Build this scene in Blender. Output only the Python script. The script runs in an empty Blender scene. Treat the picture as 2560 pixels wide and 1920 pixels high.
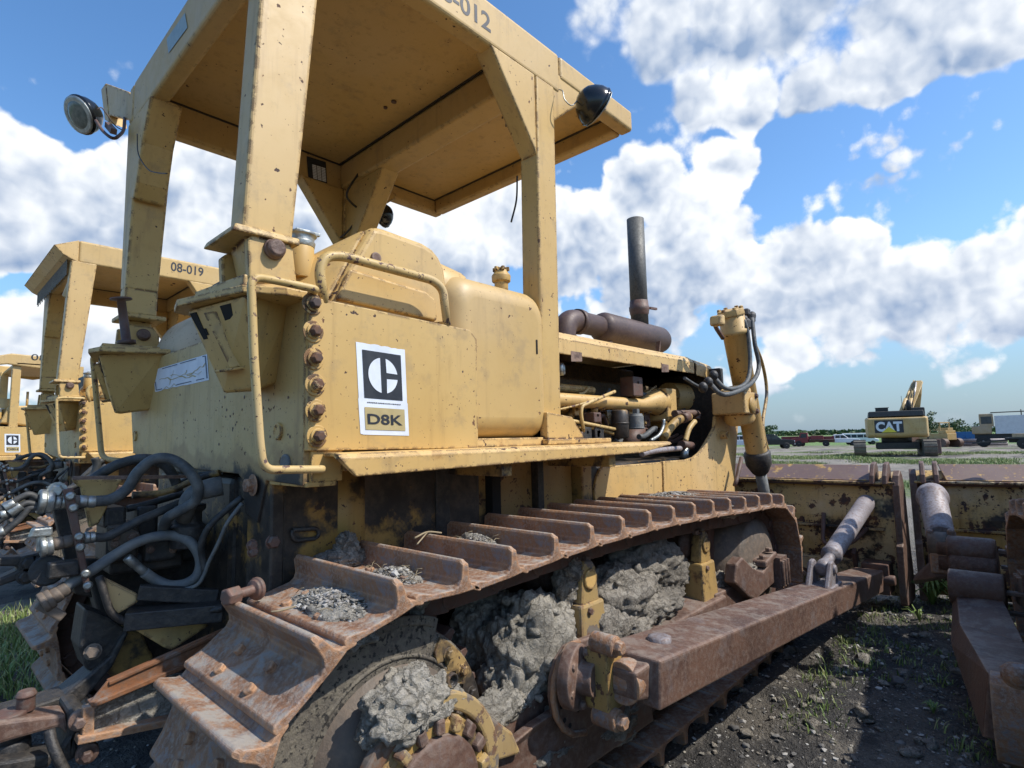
import bpy, bmesh, math, random
from mathutils import Vector, Matrix, noise
V = Vector
R = math.radians
random.seed(7)
S = bpy.context.scene
COL = S.collection

# ------------------------------------------------------------ camera
FPX = 1411.0
PITCH, YAW, ROLL = R(5.67), R(42.8), R(-1.26)
CAM = V((0, 0, 1.42))
_fw = V((math.cos(YAW)*math.cos(PITCH), math.sin(YAW)*math.cos(PITCH), math.sin(PITCH)))
_r = V((math.sin(YAW), -math.cos(YAW), 0))
_u = _r.cross(_fw)
_rt = _r*math.cos(ROLL) + _u*math.sin(ROLL)
_up = _u*math.cos(ROLL) - _r*math.sin(ROLL)
cd = bpy.data.cameras.new("camera")
cam = bpy.data.objects.new("camera", cd)
COL.objects.link(cam)
cam.matrix_world = Matrix(((_rt.x, _up.x, -_fw.x, CAM.x), (_rt.y, _up.y, -_fw.y, CAM.y), (_rt.z, _up.z, -_fw.z, CAM.z), (0, 0, 0, 1)))
cd.sensor_width = 36.0
cd.lens = FPX/2560*36
cd.clip_start = 0.03
cd.clip_end = 6000
S.camera = cam

# ------------------------------------------------------------ light
SUN_DIR = V((0.38, -0.72, 1.0)).normalized()      # from the scene towards the sun
SUN_EL = math.asin(SUN_DIR.z)
SUN_AZ = math.atan2(SUN_DIR.x, SUN_DIR.y)
S.view_settings.view_transform = 'Standard'
S.view_settings.look = 'None'
S.view_settings.exposure = 1.10
S.view_settings.gamma = 1.0
sl = bpy.data.lights.new("sun", 'SUN')
sl.energy = 2.35
sl.angle = R(0.55)
sl.color = (1.0, 0.95, 0.87)
so = bpy.data.objects.new("sun", sl)
COL.objects.link(so)
so.rotation_euler = SUN_DIR.to_track_quat('Z', 'Y').to_euler()
so.location = (0, 0, 30)

def pixdir(px, py):
    return (_fw + _rt*((px-1280)/FPX) - _up*((py-960)/FPX))

W = bpy.data.worlds.new("World")
S.world = W
W.use_nodes = True
class NT:
    """small helper for node trees"""
    def __init__(s, nt):
        s.nt = nt
        s.nt.nodes.clear()
    def n(s, t, **k):
        nd = s.nt.nodes.new(t)
        for a, b in k.items():
            if a == 'ins':
                for i, v in b.items():
                    if hasattr(v, 'outputs'):
                        s.nt.links.new(v.outputs[0], nd.inputs[i])
                    elif isinstance(v, bpy.types.NodeSocket):
                        s.nt.links.new(v, nd.inputs[i])
                    else:
                        nd.inputs[i].default_value = v
            else:
                setattr(nd, a, b)
        return nd
    def math(s, op, a, b=0.0, c=0.0, clamp=False):
        return s.n('ShaderNodeMath', operation=op, use_clamp=clamp, ins={0: a, 1: b, 2: c})
    def vmath(s, op, a, b=(0, 0, 0)):
        return s.n('ShaderNodeVectorMath', operation=op, ins={0: a, 1: b})
    def ramp(s, f, p0, p1, smooth=True):
        m = s.n('ShaderNodeMapRange', interpolation_type='SMOOTHSTEP' if smooth else 'LINEAR', ins={0: f, 1: p0, 2: p1})
        return m.outputs[0]
    def mix(s, f, a, b):
        m = s.n('ShaderNodeMix', data_type='RGBA')
        for sock, v in ((m.inputs[0], f), (m.inputs[6], a), (m.inputs[7], b)):
            if hasattr(v, 'outputs'):
                s.nt.links.new(v.outputs[0], sock)
            elif isinstance(v, bpy.types.NodeSocket):
                s.nt.links.new(v, sock)
            else:
                sock.default_value = tuple(v) + ((1,) if not isinstance(v, float) and len(v) == 3 else ()) if not isinstance(v, float) else v
        return m.outputs[2]
    def noise(s, vec, scale, detail=4, rough=0.55, dist=0.0):
        return s.n('ShaderNodeTexNoise', noise_dimensions='3D', ins={'Vector': vec, 'Scale': scale, 'Detail': detail, 'Roughness': rough, 'Distortion': dist})
    def link(s, a, b):
        s.nt.links.new(a, b)

w = NT(W.node_tree)
wout = w.n('ShaderNodeOutputWorld')
wbg = w.n('ShaderNodeBackground')
w.link(wbg.outputs[0], wout.inputs[0])
sky = w.n('ShaderNodeTexSky', sky_type='NISHITA', sun_disc=False)
sky.sun_elevation = SUN_EL
sky.sun_rotation = SUN_AZ
sky.altitude = 100
sky.air_density = 1.0
sky.dust_density = 0.6
sky.ozone_density = 2.2
tc = w.n('ShaderNodeTexCoord')
dirn = w.vmath('NORMALIZE', tc.outputs['Generated']).outputs[0]
# cloud banks: soft blobs placed on the sky sphere, broken up by noise
BLOBS = [  # bearing of each cloud as a pixel of the photograph, radius in degrees, weight
 (1600, 470, 5.5, 1), (1440, 600, 7, 1), (1830, 400, 4.5, 1), (1740, 600, 8, 1), (1950, 700, 8, 1), (2120, 680, 6, 1),
 (2290, 750, 6.5, 1), (2520, 690, 7, 1), (1620, 720, 8, .9), (2560, 760, 8, .8), (2120, 790, 7, .6), (2330, 800, 7, .55),
 (1740, 230, 4.5, .75), (1880, 220, 5, .95), (2060, 200, 5.5, 1), (2230, 170, 6, 1), (2430, 80, 7, 1), (2300, 20, 10, 1),
 (1500, 40, 4.5, .7), (1640, 80, 6, .9), (1840, 20, 8, 1), (2050, -60, 12, 1), (1280, 560, 6, .9), (1130, 620, 8, 1), (960, 620, 8, 1), (800, 600, 8, 1), (920, 480, 5, .7),
 (70, 420, 7.5, 1), (10, 560, 8, 1), (250, 520, 7.5, 1), (420, 500, 7.5, 1), (560, 480, 7, 1), (640, 620, 7, .9), (480, 640, 6, .7),
 (80, 860, 8, .8), (260, 860, 8, .75), (-160, 500, 12, 1), (1960, 850, 4, .7), (1900, 930, 3.5, .5), (2430, 900, 3.5, .5), (1480, 850, 5, .6),
 (2750, 600, 12, 1), (2800, 200, 10, .8), (-400, 700, 14, 1), (3300, 400, 16, 1)]
acc = None
acc2 = None
def warp(scale, amt, det):
    wn = w.noise(dirn, scale, det, 0.6)
    q = w.n('ShaderNodeVectorMath', operation='SUBTRACT', ins={0: wn.outputs['Color'], 1: (0.5, 0.5, 0.5)})
    return w.n('ShaderNodeVectorMath', operation='SCALE', ins={0: q.outputs[0], 3: amt}).outputs[0]
dw = w.vmath('NORMALIZE', w.vmath('ADD', w.vmath('ADD', dirn, warp(5.0, .10, 2)).outputs[0], warp(17.0, .035, 2)).outputs[0]).outputs[0]
for (px, py, rad, wt) in BLOBS:
    rad = rad/(1+((px-1280)**2+(py-960)**2)/FPX**2)**.85*1.03
    c = pixdir(px, py).normalized()
    d = w.n('ShaderNodeVectorMath', operation='DOT_PRODUCT', ins={0: dw, 1: tuple(c)})
    m = w.n('ShaderNodeMapRange', interpolation_type='LINEAR', ins={0: d.outputs['Value'], 1: math.cos(R(rad*1.0)), 2: 1.0, 3: 0.0, 4: wt})
    acc = m.outputs[0] if acc is None else w.math('SMOOTH_MAX', acc, m.outputs[0], .25).outputs[0]
    c = (c+(V((.10, -.25, 1.0))*math.sin(R(rad*.40)))).normalized()
    d = w.n('ShaderNodeVectorMath', operation='DOT_PRODUCT', ins={0: dw, 1: tuple(c)})
    m = w.n('ShaderNodeMapRange', interpolation_type='LINEAR', ins={0: d.outputs['Value'], 1: math.cos(R(rad*1.0)), 2: 1.0, 3: 0.0, 4: wt})
    acc2 = m.outputs[0] if acc2 is None else w.math('MAXIMUM', acc2, m.outputs[0]).outputs[0]
def fbm(vec, det=7):
    a = w.n('ShaderNodeTexNoise', noise_dimensions='3D', noise_type='FBM', ins={'Vector': vec, 'Scale': 7.0, 'Detail': det, 'Roughness': .60, 'Distortion': .0}).outputs[0]
    v = w.n('ShaderNodeTexNoise', noise_dimensions='3D', ins={'Vector': vec, 'Scale': 19.0, 'Detail': 2.0, 'Roughness': .5}).outputs[0]
    bl = w.math('ABSOLUTE', w.math('MULTIPLY_ADD', v, 2.0, -1.0).outputs[0]).outputs[0]        # billows
    return w.math('SUBTRACT', w.math('MULTIPLY', a, 1.35).outputs[0], w.math('MULTIPLY', bl, -.55)).outputs[0]
f1 = fbm(dirn)
dens = w.math('ADD', acc, w.math('MULTIPLY_ADD', f1, .90, -.70)).outputs[0]
hi_ = w.n('ShaderNodeSeparateXYZ', ins={0: dirn}).outputs[2]
wisp = w.ramp(hi_, .40, .60)
cov = w.ramp(dens, 0.24, w.math('MULTIPLY_ADD', wisp, .28, .42).outputs[0])
off = w.vmath('ADD', dirn, (.012, -.016, .034)).outputs[0]
f2 = fbm(off, 4)
relief = w.math('SUBTRACT', f1, f2).outputs[0]
thick = w.ramp(dens, 0.45, 1.1)
nlow = w.noise(dirn, 4.0, 3, 0.5).outputs[0]
zz = w.n('ShaderNodeSeparateXYZ', ins={0: dirn})
br = w.math('MULTIPLY_ADD', relief, 1.35, .84).outputs[0]
br = w.math('ADD', br, w.math('MULTIPLY', w.math('SUBTRACT', acc2, acc), .85)).outputs[0]
br = w.math('SUBTRACT', br, w.math('MULTIPLY', thick, .10)).outputs[0]
br = w.math('SUBTRACT', br, w.math('MULTIPLY', w.ramp(nlow, .42, .62), .22)).outputs[0]
br = w.ramp(br, 0.0, 1.0, False)
ccol = w.mix(br, (.95, 1.32, 1.98), (3.3, 3.4, 3.5))
cov = w.math('MULTIPLY', cov, w.ramp(zz.outputs[2], 0.0, 0.09)).outputs[0]
hor = w.ramp(zz.outputs[2], 0.30, -0.02)
skyc = w.mix(w.math('MULTIPLY', hor, 0.85).outputs[0], sky.outputs[0], (1.08, 1.6, 2.18))
hs = w.n('ShaderNodeHueSaturation', ins={'Saturation': 1.2, 'Value': .69, 'Color': skyc})
tot = w.mix(cov, hs.outputs[0], ccol)
w.link(tot, wbg.inputs[0])
wbg.inputs[1].default_value = 0.15
W.cycles.sampling_method = 'MANUAL'
W.cycles.sample_map_resolution = 256
S.cycles.max_bounces = 6
S.cycles.diffuse_bounces = 3
S.cycles.glossy_bounces = 3

# ------------------------------------------------------------ helpers
def crop(x0, y0, s):
    return lambda x, y: (x0+x*s, y0+y*s)
def P(p, ax, v):
    """point of the vertical/horizontal plane ax=v seen on the reference pixel p (used to measure the machine)"""
    d = pixdir(*p)
    i = 'xyz'.index(ax)
    t = (v-CAM[i])/d[i]
    return CAM + d*t
CK = crop(240, 740, .2653); CQ = crop(480, 560, .1808); C0 = crop(0, 1100, .4942); C4 = crop(500, 500, .4219)
CE = crop(1380, 880, .2411); C3 = crop(1300, 700, .3316); C5 = crop(1500, 1150, .4792); C8 = crop(380, 1300, .41591)
C7 = crop(1150, 1180, .40687); C2 = crop(700, 1200, .43394); CB = crop(1860, 900, .3316); CR = crop(2160, 1150, .464)
CL = crop(0, 850, .3013); CT = crop(200, 0, .21097); CU = crop(1150, 0, .21097); CS = crop(750, 350, .2351)

def smooth_path(pts, sub=6):
    pts = [V(p) for p in pts]
    if len(pts) < 3: return pts
    out = []
    q = [pts[0]*2-pts[1]] + pts + [pts[-1]*2-pts[-2]]
    for i in range(1, len(q)-2):
        a, b, c, d = q[i-1], q[i], q[i+1], q[i+2]
        for k in range(sub):
            t = k/sub
            out.append(0.5*((2*b)+(c-a)*t+(2*a-5*b+4*c-d)*t*t+(3*b-a-3*c+d)*t*t*t))
    out.append(pts[-1])
    return out
def fillet(pts, r, n=5):
    pts = [V(p) for p in pts]
    out = [pts[0]]
    for i in range(1, len(pts)-1):
        a, b, c = pts[i-1], pts[i], pts[i+1]
        u = (a-b); v = (c-b)
        rr = min(r, u.length*.48, v.length*.48)
        p0 = b+u.normalized()*rr; p1 = b+v.normalized()*rr
        for k in range(n+1):
            t = k/n
            out.append(p0.lerp(b, t).lerp(b.lerp(p1, t), t))
    out.append(pts[-1])
    return out

class MB:
    def __init__(s):
        s.v = []; s.f = []; s.sm = []
    def add(s, vs, fs, smooth=False):
        o = len(s.v)
        s.v += [V(v) for v in vs]
        s.f += [tuple(i+o for i in f) for f in fs]
        s.sm += [smooth]*len(fs)
        return s
    def box(s, x0, x1, y0, y1, z0, z1):
        vs = [(x, y, z) for z in (z0, z1) for y in (y0, y1) for x in (x0, x1)]
        return s.add(vs, [(0, 2, 3, 1), (4, 5, 7, 6), (0, 1, 5, 4), (2, 6, 7, 3), (0, 4, 6, 2), (1, 3, 7, 5)])
    def bar(s, a, b, wy, wz, up=(0, 0, 1)):
        a = V(a); b = V(b); d = (b-a).normalized(); up = V(up)
        sd = d.cross(up)
        if sd.length < 1e-4: sd = d.cross(V((0, 1, 0)))
        sd.normalize(); u = sd.cross(d)
        vs = []
        for p in (a, b):
            for (i, j) in ((-1, -1), (1, -1), (1, 1), (-1, 1)):
                vs.append(p+sd*wy*.5*i+u*wz*.5*j)
        return s.add(vs, [(3, 2, 1, 0), (4, 5, 6, 7), (0, 1, 5, 4), (1, 2, 6, 5), (2, 3, 7, 6), (3, 0, 4, 7)])
    def prism(s, pts, vec):
        pts = [V(p) for p in pts]; vec = V(vec); n = len(pts)
        nrm = V((0, 0, 0))
        for i in range(n): nrm += pts[i].cross(pts[(i+1) % n])
        if nrm.dot(vec) > 0: pts = pts[::-1]
        vs = pts + [p+vec for p in pts]
        fs = [tuple(range(n)), tuple(range(2*n-1, n-1, -1))] + [((i+1) % n, i, n+i, n+(i+1) % n) for i in range(n)]
        return s.add(vs, fs)
    def hull(s, pts):
        bm = bmesh.new()
        for p in pts: bm.verts.new(p)
        r = bmesh.ops.convex_hull(bm, input=bm.verts)
        bmesh.ops.delete(bm, geom=[e for e in r['geom_interior'] if isinstance(e, bmesh.types.BMVert)], context='VERTS')
        bmesh.ops.dissolve_limit(bm, angle_limit=R(2), verts=bm.verts, edges=bm.edges)
        bmesh.ops.recalc_face_normals(bm, faces=bm.faces)
        bm.verts.index_update()
        s.add([v.co.copy() for v in bm.verts], [tuple(v.index for v in f.verts) for f in bm.faces])
        bm.free(); return s
    def tube(s, pts, r, n=12, cap=True, smooth=True):
        pts = [V(p) for p in pts]
        rs = r if isinstance(r, (list, tuple)) else [r]*len(pts)
        vs = []; fs = []
        t0 = (pts[1]-pts[0]).normalized()
        ref = V((0, 0, 1)) if abs(t0.z) < .9 else V((1, 0, 0))
        u = t0.cross(ref).normalized()
        for i, p in enumerate(pts):
            t = (pts[min(i+1, len(pts)-1)]-pts[max(i-1, 0)])
            t = t.normalized() if t.length > 1e-7 else t0
            u = (u - t*u.dot(t))
            u = u.normalized() if u.length > 1e-6 else t.orthogonal().normalized()
            w_ = t.cross(u)
            for k in range(n):
                a = 2*math.pi*k/n
                vs.append(p+(u*math.cos(a)+w_*math.sin(a))*rs[i])
        for i in range(len(pts)-1):
            for k in range(n):
                fs.append((i*n+k, i*n+(k+1) % n, (i+1)*n+(k+1) % n, (i+1)*n+k))
        s.add(vs, fs, smooth)
        if cap:
            o = len(s.v)-len(vs)
            s.f.append(tuple(o+k for k in range(n-1, -1, -1))); s.sm.append(False)
            s.f.append(tuple(o+len(vs)-n+k for k in range(n))); s.sm.append(False)
        return s
    def cyl(s, a, b, r, r2=None, n=20, smooth=True):
        return s.tube([a, b], [r, r if r2 is None else r2], n, True, smooth)
    def lathe(s, a, d, prof, n=28, smooth=True):
        """profile [(t along d, radius)]"""
        a = V(a); d = V(d).normalized()
        u = d.orthogonal().normalized(); w_ = d.cross(u)
        vs = []; fs = []
        m = len(prof)
        for (t, r) in prof:
            for k in range(n):
                an = 2*math.pi*k/n
                vs.append(a+d*t+(u*math.cos(an)+w_*math.sin(an))*max(r, 1e-4))
        for i in range(m-1):
            for k in range(n):
                fs.append((i*n+k, i*n+(k+1) % n, (i+1)*n+(k+1) % n, (i+1)*n+k))
        s.add(vs, fs, smooth)
        o = len(s.v)-len(vs)
        s.f.append(tuple(o+k for k in range(n-1, -1, -1))); s.sm.append(False)
        s.f.append(tuple(o+(m-1)*n+k for k in range(n))); s.sm.append(False)
        return s
    def bolt(s, p, d, r=.018, h=.02, washer=1.35):
        p = V(p); d = V(d).normalized()
        if washer: s.cyl(p, p+d*.004, r*washer, n=14)
        s.tube([p+d*.003, p+d*h*.8, p+d*h], [r, r, r*.8], 6, True, False)
        return s
    def ball(s, c, r, n=10, sc=(1, 1, 1), jit=0.0, seed=0, freq=3.0):
        bm = bmesh.new()
        bmesh.ops.create_icosphere(bm, subdivisions=n, radius=1.0)
        c = V(c)
        vs = []
        for v in bm.verts:
            q = v.co.copy()
            k = 1.0
            if jit:
                k += jit*noise.fractal(q*freq+V((seed*3.7, seed, 0)), .9, 2.1, 5)
            vs.append(c+V((q.x*sc[0], q.y*sc[1], q.z*sc[2]))*r*k)
        bm.verts.index_update()
        s.add(vs, [tuple(v.index for v in f.verts) for f in bm.faces], True)
        bm.free(); return s
    def build(s, name, mat, parent=None, bevel=0.0, origin=None, seg=2, auto=None):
        me = bpy.data.meshes.new(name)
        o = V((0, 0, 0))
        if parent is not None:
            o = root_loc(parent)
            if s.local: o = V((0, 0, 0))
        elif origin is not None: o = V(origin)
        me.from_pydata([tuple(v-o) for v in s.v], [], s.f)
        me.polygons.foreach_set('use_smooth', s.sm)
        me.materials.append(mat)
        me.validate(); me.update()
        ob = bpy.data.objects.new(name, me)
        COL.objects.link(ob)
        if parent is not None: ob.parent = parent
        elif origin is not None: ob.location = origin
        if bevel > 0:
            b = ob.modifiers.new('bevel', 'BEVEL'); b.width = bevel; b.segments = seg; b.limit_method = 'ANGLE'; b.angle_limit = R(40)
            b.harden_normals = False
        return ob
    local = False
def root_loc(o):
    p = V((0, 0, 0))
    while o is not None:
        p += o.location; o = o.parent
    return p
def tag(o, label=None, cat=None, group=None, kind=None):
    if label: o['label'] = label
    if cat: o['category'] = cat
    if group: o['group'] = group
    if kind: o['kind'] = kind
    return o
def empty(name, loc, label, cat, group=None):
    o = bpy.data.objects.new(name, None)
    COL.objects.link(o); o.location = loc; o.empty_display_size = .3
    return tag(o, label, cat, group)
def copy_tree(o, parent=None, skip=()):
    c = o.copy(); COL.objects.link(c); c.parent = parent
    for ch in list(o.children):
        if ch.name.split('.')[0] in skip: continue
        copy_tree(ch, c, skip)
    return c

# ------------------------------------------------------------ materials
def newmat(name):
    m = bpy.data.materials.new(name); m.use_nodes = True
    t = NT(m.node_tree)
    out = t.n('ShaderNodeOutputMaterial'); b = t.n('ShaderNodeBsdfPrincipled')
    t.link(b.outputs[0], out.inputs[0])
    return m, t, b
def paint(name, base, base2, chip=(.05, .028, .022), amount=.5, edge=.6, rust=.25, rough=.48, grease=0.0, streak=.5, big=0.0, chipscale=1.0, bigscale=6.0, stain=None):
    m, t, b = newmat(name)
    co = t.n('ShaderNodeTexCoord').outputs['Object']
    nl = t.noise(co, 1.7, 4, .6)
    col = t.mix(t.ramp(nl.outputs[0], .35, .68), base, base2)
    nm = t.noise(co, 14, 6, .7)
    col = t.mix(t.math('MULTIPLY', t.ramp(nm.outputs[0], .5, .8), .35).outputs[0], col, tuple(c*.72 for c in base))
    nfd = t.noise(co, .9, 3, .5, .4)
    col = t.mix(t.math('MULTIPLY', t.ramp(nfd.outputs[0], .48, .66), .5).outputs[0], col, tuple(min(1, c*1.0+.05) for c in (base[0]*.98, base[1]*1.02, base[2]*1.25)))
    ndt = t.noise(co, 7.5, 7, .7)
    col = t.mix(t.math('MULTIPLY', t.ramp(ndt.outputs[0], .52, .70), .38).outputs[0], col, (.27, .20, .115))
    # rain streaks
    mp = t.n('ShaderNodeMapping', ins={'Vector': co, 'Scale': (22, 22, 1.6)})
    ns = t.noise(mp.outputs[0], 1.0, 5, .6)
    col = t.mix(t.math('MULTIPLY', t.ramp(ns.outputs[0], .52, .80), streak*.75).outputs[0], col, (.17, .085, .03))
    # rust bleed
    nr = t.noise(co, 5.2, 6, .65)
    rr = t.math('MULTIPLY', t.ramp(nr.outputs[0], .60, .74), rust).outputs[0]
    col = t.mix(rr, col, (.30, .14, .045))
    # paint chips: small sparse specks, plus wear along the edges
    nc = t.noise(co, 34*chipscale, 3, .5)
    ncl = t.noise(co, 3.1, 3, .5)
    th = t.math('SUBTRACT', .728, t.math('MULTIPLY', t.ramp(ncl.outputs[0], .36, .70), .07*min(amount, 2.0))).outputs[0]
    ch = t.ramp(t.math('SUBTRACT', nc.outputs[0], th).outputs[0], 0.0, .012)
    nf = t.noise(co, 95*chipscale, 2, .5)
    ch = t.math('MAXIMUM', ch, t.math('MULTIPLY', t.ramp(nf.outputs[0], .735-.03*min(amount, 2.0), .76-.03*min(amount, 2.0)), .8)).outputs[0]
    if big > 0:
        nb = t.noise(co, bigscale, 8, .68)
        ch = t.math('MAXIMUM', ch, t.ramp(nb.outputs[0], .68-.2*big, .70-.2*big)).outputs[0]
    if edge > 0:
        bv = t.n('ShaderNodeBevel', samples=4, ins={'Radius': .018})
        ge = t.n('ShaderNodeNewGeometry')
        dt = t.n('ShaderNodeVectorMath', operation='DOT_PRODUCT', ins={0: bv.outputs[0], 1: ge.outputs['Normal']})
        ed = t.ramp(dt.outputs['Value'], .995, .95)
        ne = t.noise(co, 22, 5, .65)
        ed = t.math('MULTIPLY', ed, t.ramp(ne.outputs[0], .58-.12*edge, .62-.12*edge)).outputs[0]
        ch = t.math('MAXIMUM', ch, ed).outputs[0]
    chc = t.mix(t.ramp(nm.outputs[0], .4, .65), chip, (.16, .075, .035))
    col = t.mix(ch, col, chc)
    if grease > 0:
        ng = t.noise(co, 2.6, 6, .68)
        gm = t.ramp(ng.outputs[0], .62-.3*grease, .72-.3*grease)
        col = t.mix(gm, col, t.mix(t.ramp(nm.outputs[0], .4, .7), (.026, .022, .019), (.075, .058, .042)))
    if stain:
        sz = t.n('ShaderNodeSeparateXYZ', ins={0: co})
        nst = t.noise(co, 5.5, 6, .65)
        sv = t.math('ADD', sz.outputs[2], t.math('MULTIPLY_ADD', nst.outputs[0], .34, -.17)).outputs[0]
        col = t.mix(t.math('MULTIPLY', t.ramp(sv, stain[0], stain[0]-.05), .55).outputs[0], col, (.26, .155, .065))
        col = t.mix(t.ramp(sv, stain[1], stain[1]-.05), col, (.03, .027, .024))
    t.link(col, b.inputs['Base Color'])
    rg = t.math('MULTIPLY_ADD', nm.outputs[0], .35, rough-.15).outputs[0]
    t.link(t.math('ADD', rg, t.math('MULTIPLY', ch, .25)).outputs[0], b.inputs['Roughness'])
    bm_ = t.n('ShaderNodeBump', ins={'Strength': .25, 'Distance': .004, 'Height': t.math('SUBTRACT', t.math('MULTIPLY', nm.outputs[0], .4), ch).outputs[0]})
    t.link(bm_.outputs[0], b.inputs['Normal'])
    return m
def metal(name, cols, rough=.7, scale=6, met=0.0, bump=.4, grey=None, greyamt=.5, speck=0.0, edgec=None, dust=0.0):
    m, t, b = newmat(name)
    co = t.n('ShaderNodeTexCoord').outputs['Object']
    a = t.noise(co, scale, 7, .68)
    c = t.noise(co, scale*7, 5, .7)
    e = t.noise(co, scale*.35, 3, .5)
    col = t.mix(t.ramp(a.outputs[0], .36, .60), cols[0], cols[1])
    col = t.mix(t.ramp(c.outputs[0], .42, .68), col, cols[2])
    if grey:
        col = t.mix(t.math('MULTIPLY', t.ramp(t.noise(co, scale*1.3, 8, .72).outputs[0], .52, .64), greyamt).outputs[0], col, grey)
    col = t.mix(t.math('MULTIPLY', t.ramp(e.outputs[0], .4, .7), .35).outputs[0], col, tuple(x*.5 for x in cols[0]))
    if speck:
        s_ = t.noise(co, 70, 3, .6)
        col = t.mix(t.math('MULTIPLY', t.ramp(s_.outputs[0], .54, .62), speck).outputs[0], col, (.02, .018, .016))
    ge = t.n('ShaderNodeNewGeometry')
    if edgec:
        bv = t.n('ShaderNodeBevel', samples=4, ins={'Radius': .016})
        dt = t.n('ShaderNodeVectorMath', operation='DOT_PRODUCT', ins={0: bv.outputs[0], 1: ge.outputs['Normal']})
        ed = t.math('MULTIPLY', t.ramp(dt.outputs['Value'], .995, .94), t.ramp(a.outputs[0], .36, .55)).outputs[0]
        col = t.mix(t.math('MULTIPLY', ed, .8).outputs[0], col, edgec)
    if dust:
        gs = t.n('ShaderNodeSeparateXYZ', ins={0: ge.outputs['True Normal']})
        dn = t.noise(co, 11, 7, .72)
        dm = t.math('MULTIPLY', t.ramp(gs.outputs[2], .6, .97), t.ramp(dn.outputs[0], .46, .60)).outputs[0]
        col = t.mix(t.math('MULTIPLY', dm, dust).outputs[0], col, (.34, .31, .265))
    t.link(col, b.inputs['Base Color'])
    t.link(t.math('MULTIPLY_ADD', c.outputs[0], .4, rough-.2).outputs[0], b.inputs['Roughness'])
    b.inputs['Metallic'].default_value = met
    hh = t.math('ADD', t.math('MULTIPLY', a.outputs[0], .6), c.outputs[0]).outputs[0]
    bm_ = t.n('ShaderNodeBump', ins={'Strength': bump, 'Distance': .006, 'Height': hh})
    t.link(bm_.outputs[0], b.inputs['Normal'])
    return m
def plain(name, c, rough=.5, met=0, c2=None, scale=20, bump=0.0):
    m, t, b = newmat(name)
    co = t.n('ShaderNodeTexCoord').outputs['Object']
    a = t.noise(co, scale, 5, .6)
    col = t.mix(t.ramp(a.outputs[0], .35, .7), c, c2 if c2 else tuple(x*.7 for x in c))
    t.link(col, b.inputs['Base Color'])
    b.inputs['Roughness'].default_value = rough
    b.inputs['Metallic'].default_value = met
    if bump:
        t.link(t.n('ShaderNodeBump', ins={'Strength': bump, 'Distance': .01, 'Height': a.outputs[0]}).outputs[0], b.inputs['Normal'])
    return m
def mudmat(name, cols, *a_):
    m, t, b = newmat(name)
    co = t.n('ShaderNodeTexCoord').outputs['Object']
    a = t.noise(co, 9, 7, .7); c = t.noise(co, 42, 6, .75); e = t.noise(co, 2.5, 3, .5)
    col = t.mix(t.ramp(a.outputs[0], .38, .62), cols[0], cols[1])
    col = t.mix(t.ramp(c.outputs[0], .44, .66), col, cols[2])
    col = t.mix(t.math('MULTIPLY', t.ramp(e.outputs[0], .5, .7), .5).outputs[0], col, tuple(x*.62 for x in cols[0]))
    v = t.n('ShaderNodeTexVoronoi', feature='DISTANCE_TO_EDGE', ins={'Vector': t.vmath('ADD', co, t.n('ShaderNodeVectorMath', operation='SCALE', ins={0: a.outputs['Color'], 3: .12}).outputs[0]).outputs[0], 'Scale': 16})
    cr_ = t.ramp(v.outputs['Distance'], .05, 0.0)
    t.link(t.mix(t.math('MULTIPLY', cr_, .35).outputs[0], col, tuple(x*.5 for x in cols[0])), b.inputs['Base Color'])
    b.inputs['Roughness'].default_value = .95
    hh = t.math('ADD', t.math('MULTIPLY', a.outputs[0], 1.2).outputs[0], t.math('SUBTRACT', t.math('MULTIPLY', c.outputs[0], 1.1), t.math('MULTIPLY', cr_, .35)).outputs[0]).outputs[0]
    t.link(t.n('ShaderNodeBump', ins={'Strength': 1.0, 'Distance': .022, 'Height': hh}).outputs[0], b.inputs['Normal'])
    return m
M = {}
M['yellow'] = paint('yellow_paint', (.53, .34, .112), (.57, .38, .14), amount=.9, edge=.75, rust=.35)
M['panel'] = paint('stained_panel_paint', (.50, .345, .135), (.53, .385, .17), amount=1.2, edge=.75, rust=.35, stain=(1.43, 1.35))
M['yellow2'] = paint('yellow_paint_clean', (.51, .335, .12), (.54, .365, .14), amount=.35, edge=.35, rust=.12, streak=.3)
M['yellow_worn'] = paint('yellow_paint_worn', (.58, .37, .13), (.60, .41, .17), amount=1.6, edge=1.0, rust=.8, chipscale=.8)
M['rail'] = paint('chipped_rail_paint', (.56, .40, .17), (.50, .34, .12), chip=(.11, .07, .07), amount=3.2, edge=0, rust=.4, chipscale=1.3, big=.5, bigscale=26)
M['yellow_grease'] = paint('greasy_yellow_paint', (.36, .20, .045), (.42, .25, .07), amount=2.0, edge=.6, rust=.8, grease=.85, big=.25)
M['yellow_dirty'] = paint('dirty_yellow_paint', (.40, .25, .07), (.30, .19, .07), amount=2.0, edge=.6, rust=.9, grease=.35, big=.3)
M['blade'] = paint('blade_paint', (.54, .35, .11), (.64, .54, .36), chip=(.055, .035, .035), amount=2.5, edge=.9, rust=1.0, big=.72, grease=.3, streak=1.0)
M['blade_top'] = paint('worn_blade_top', (.16, .105, .09), (.20, .14, .115), chip=(.50, .33, .12), amount=2.5, edge=.6, rust=.5, big=.55, streak=.3)
M['peel'] = paint('peeling_yellow', (.40, .27, .10), (.30, .22, .12), chip=(.17, .145, .12), amount=3, edge=.8, rust=1.0, big=1.0)
M['rust'] = metal('rusty_track_steel', [(.19, .095, .052), (.34, .175, .088), (.32, .245, .19)], .72, 9, 0, .8, grey=(.22, .235, .26), greyamt=.75, edgec=(.50, .28, .15), dust=.85)
M['rust_dark'] = metal('dark_rusty_steel', [(.10, .052, .04), (.155, .085, .062), (.12, .09, .075)], .58, 5, 0, .5)
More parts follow.
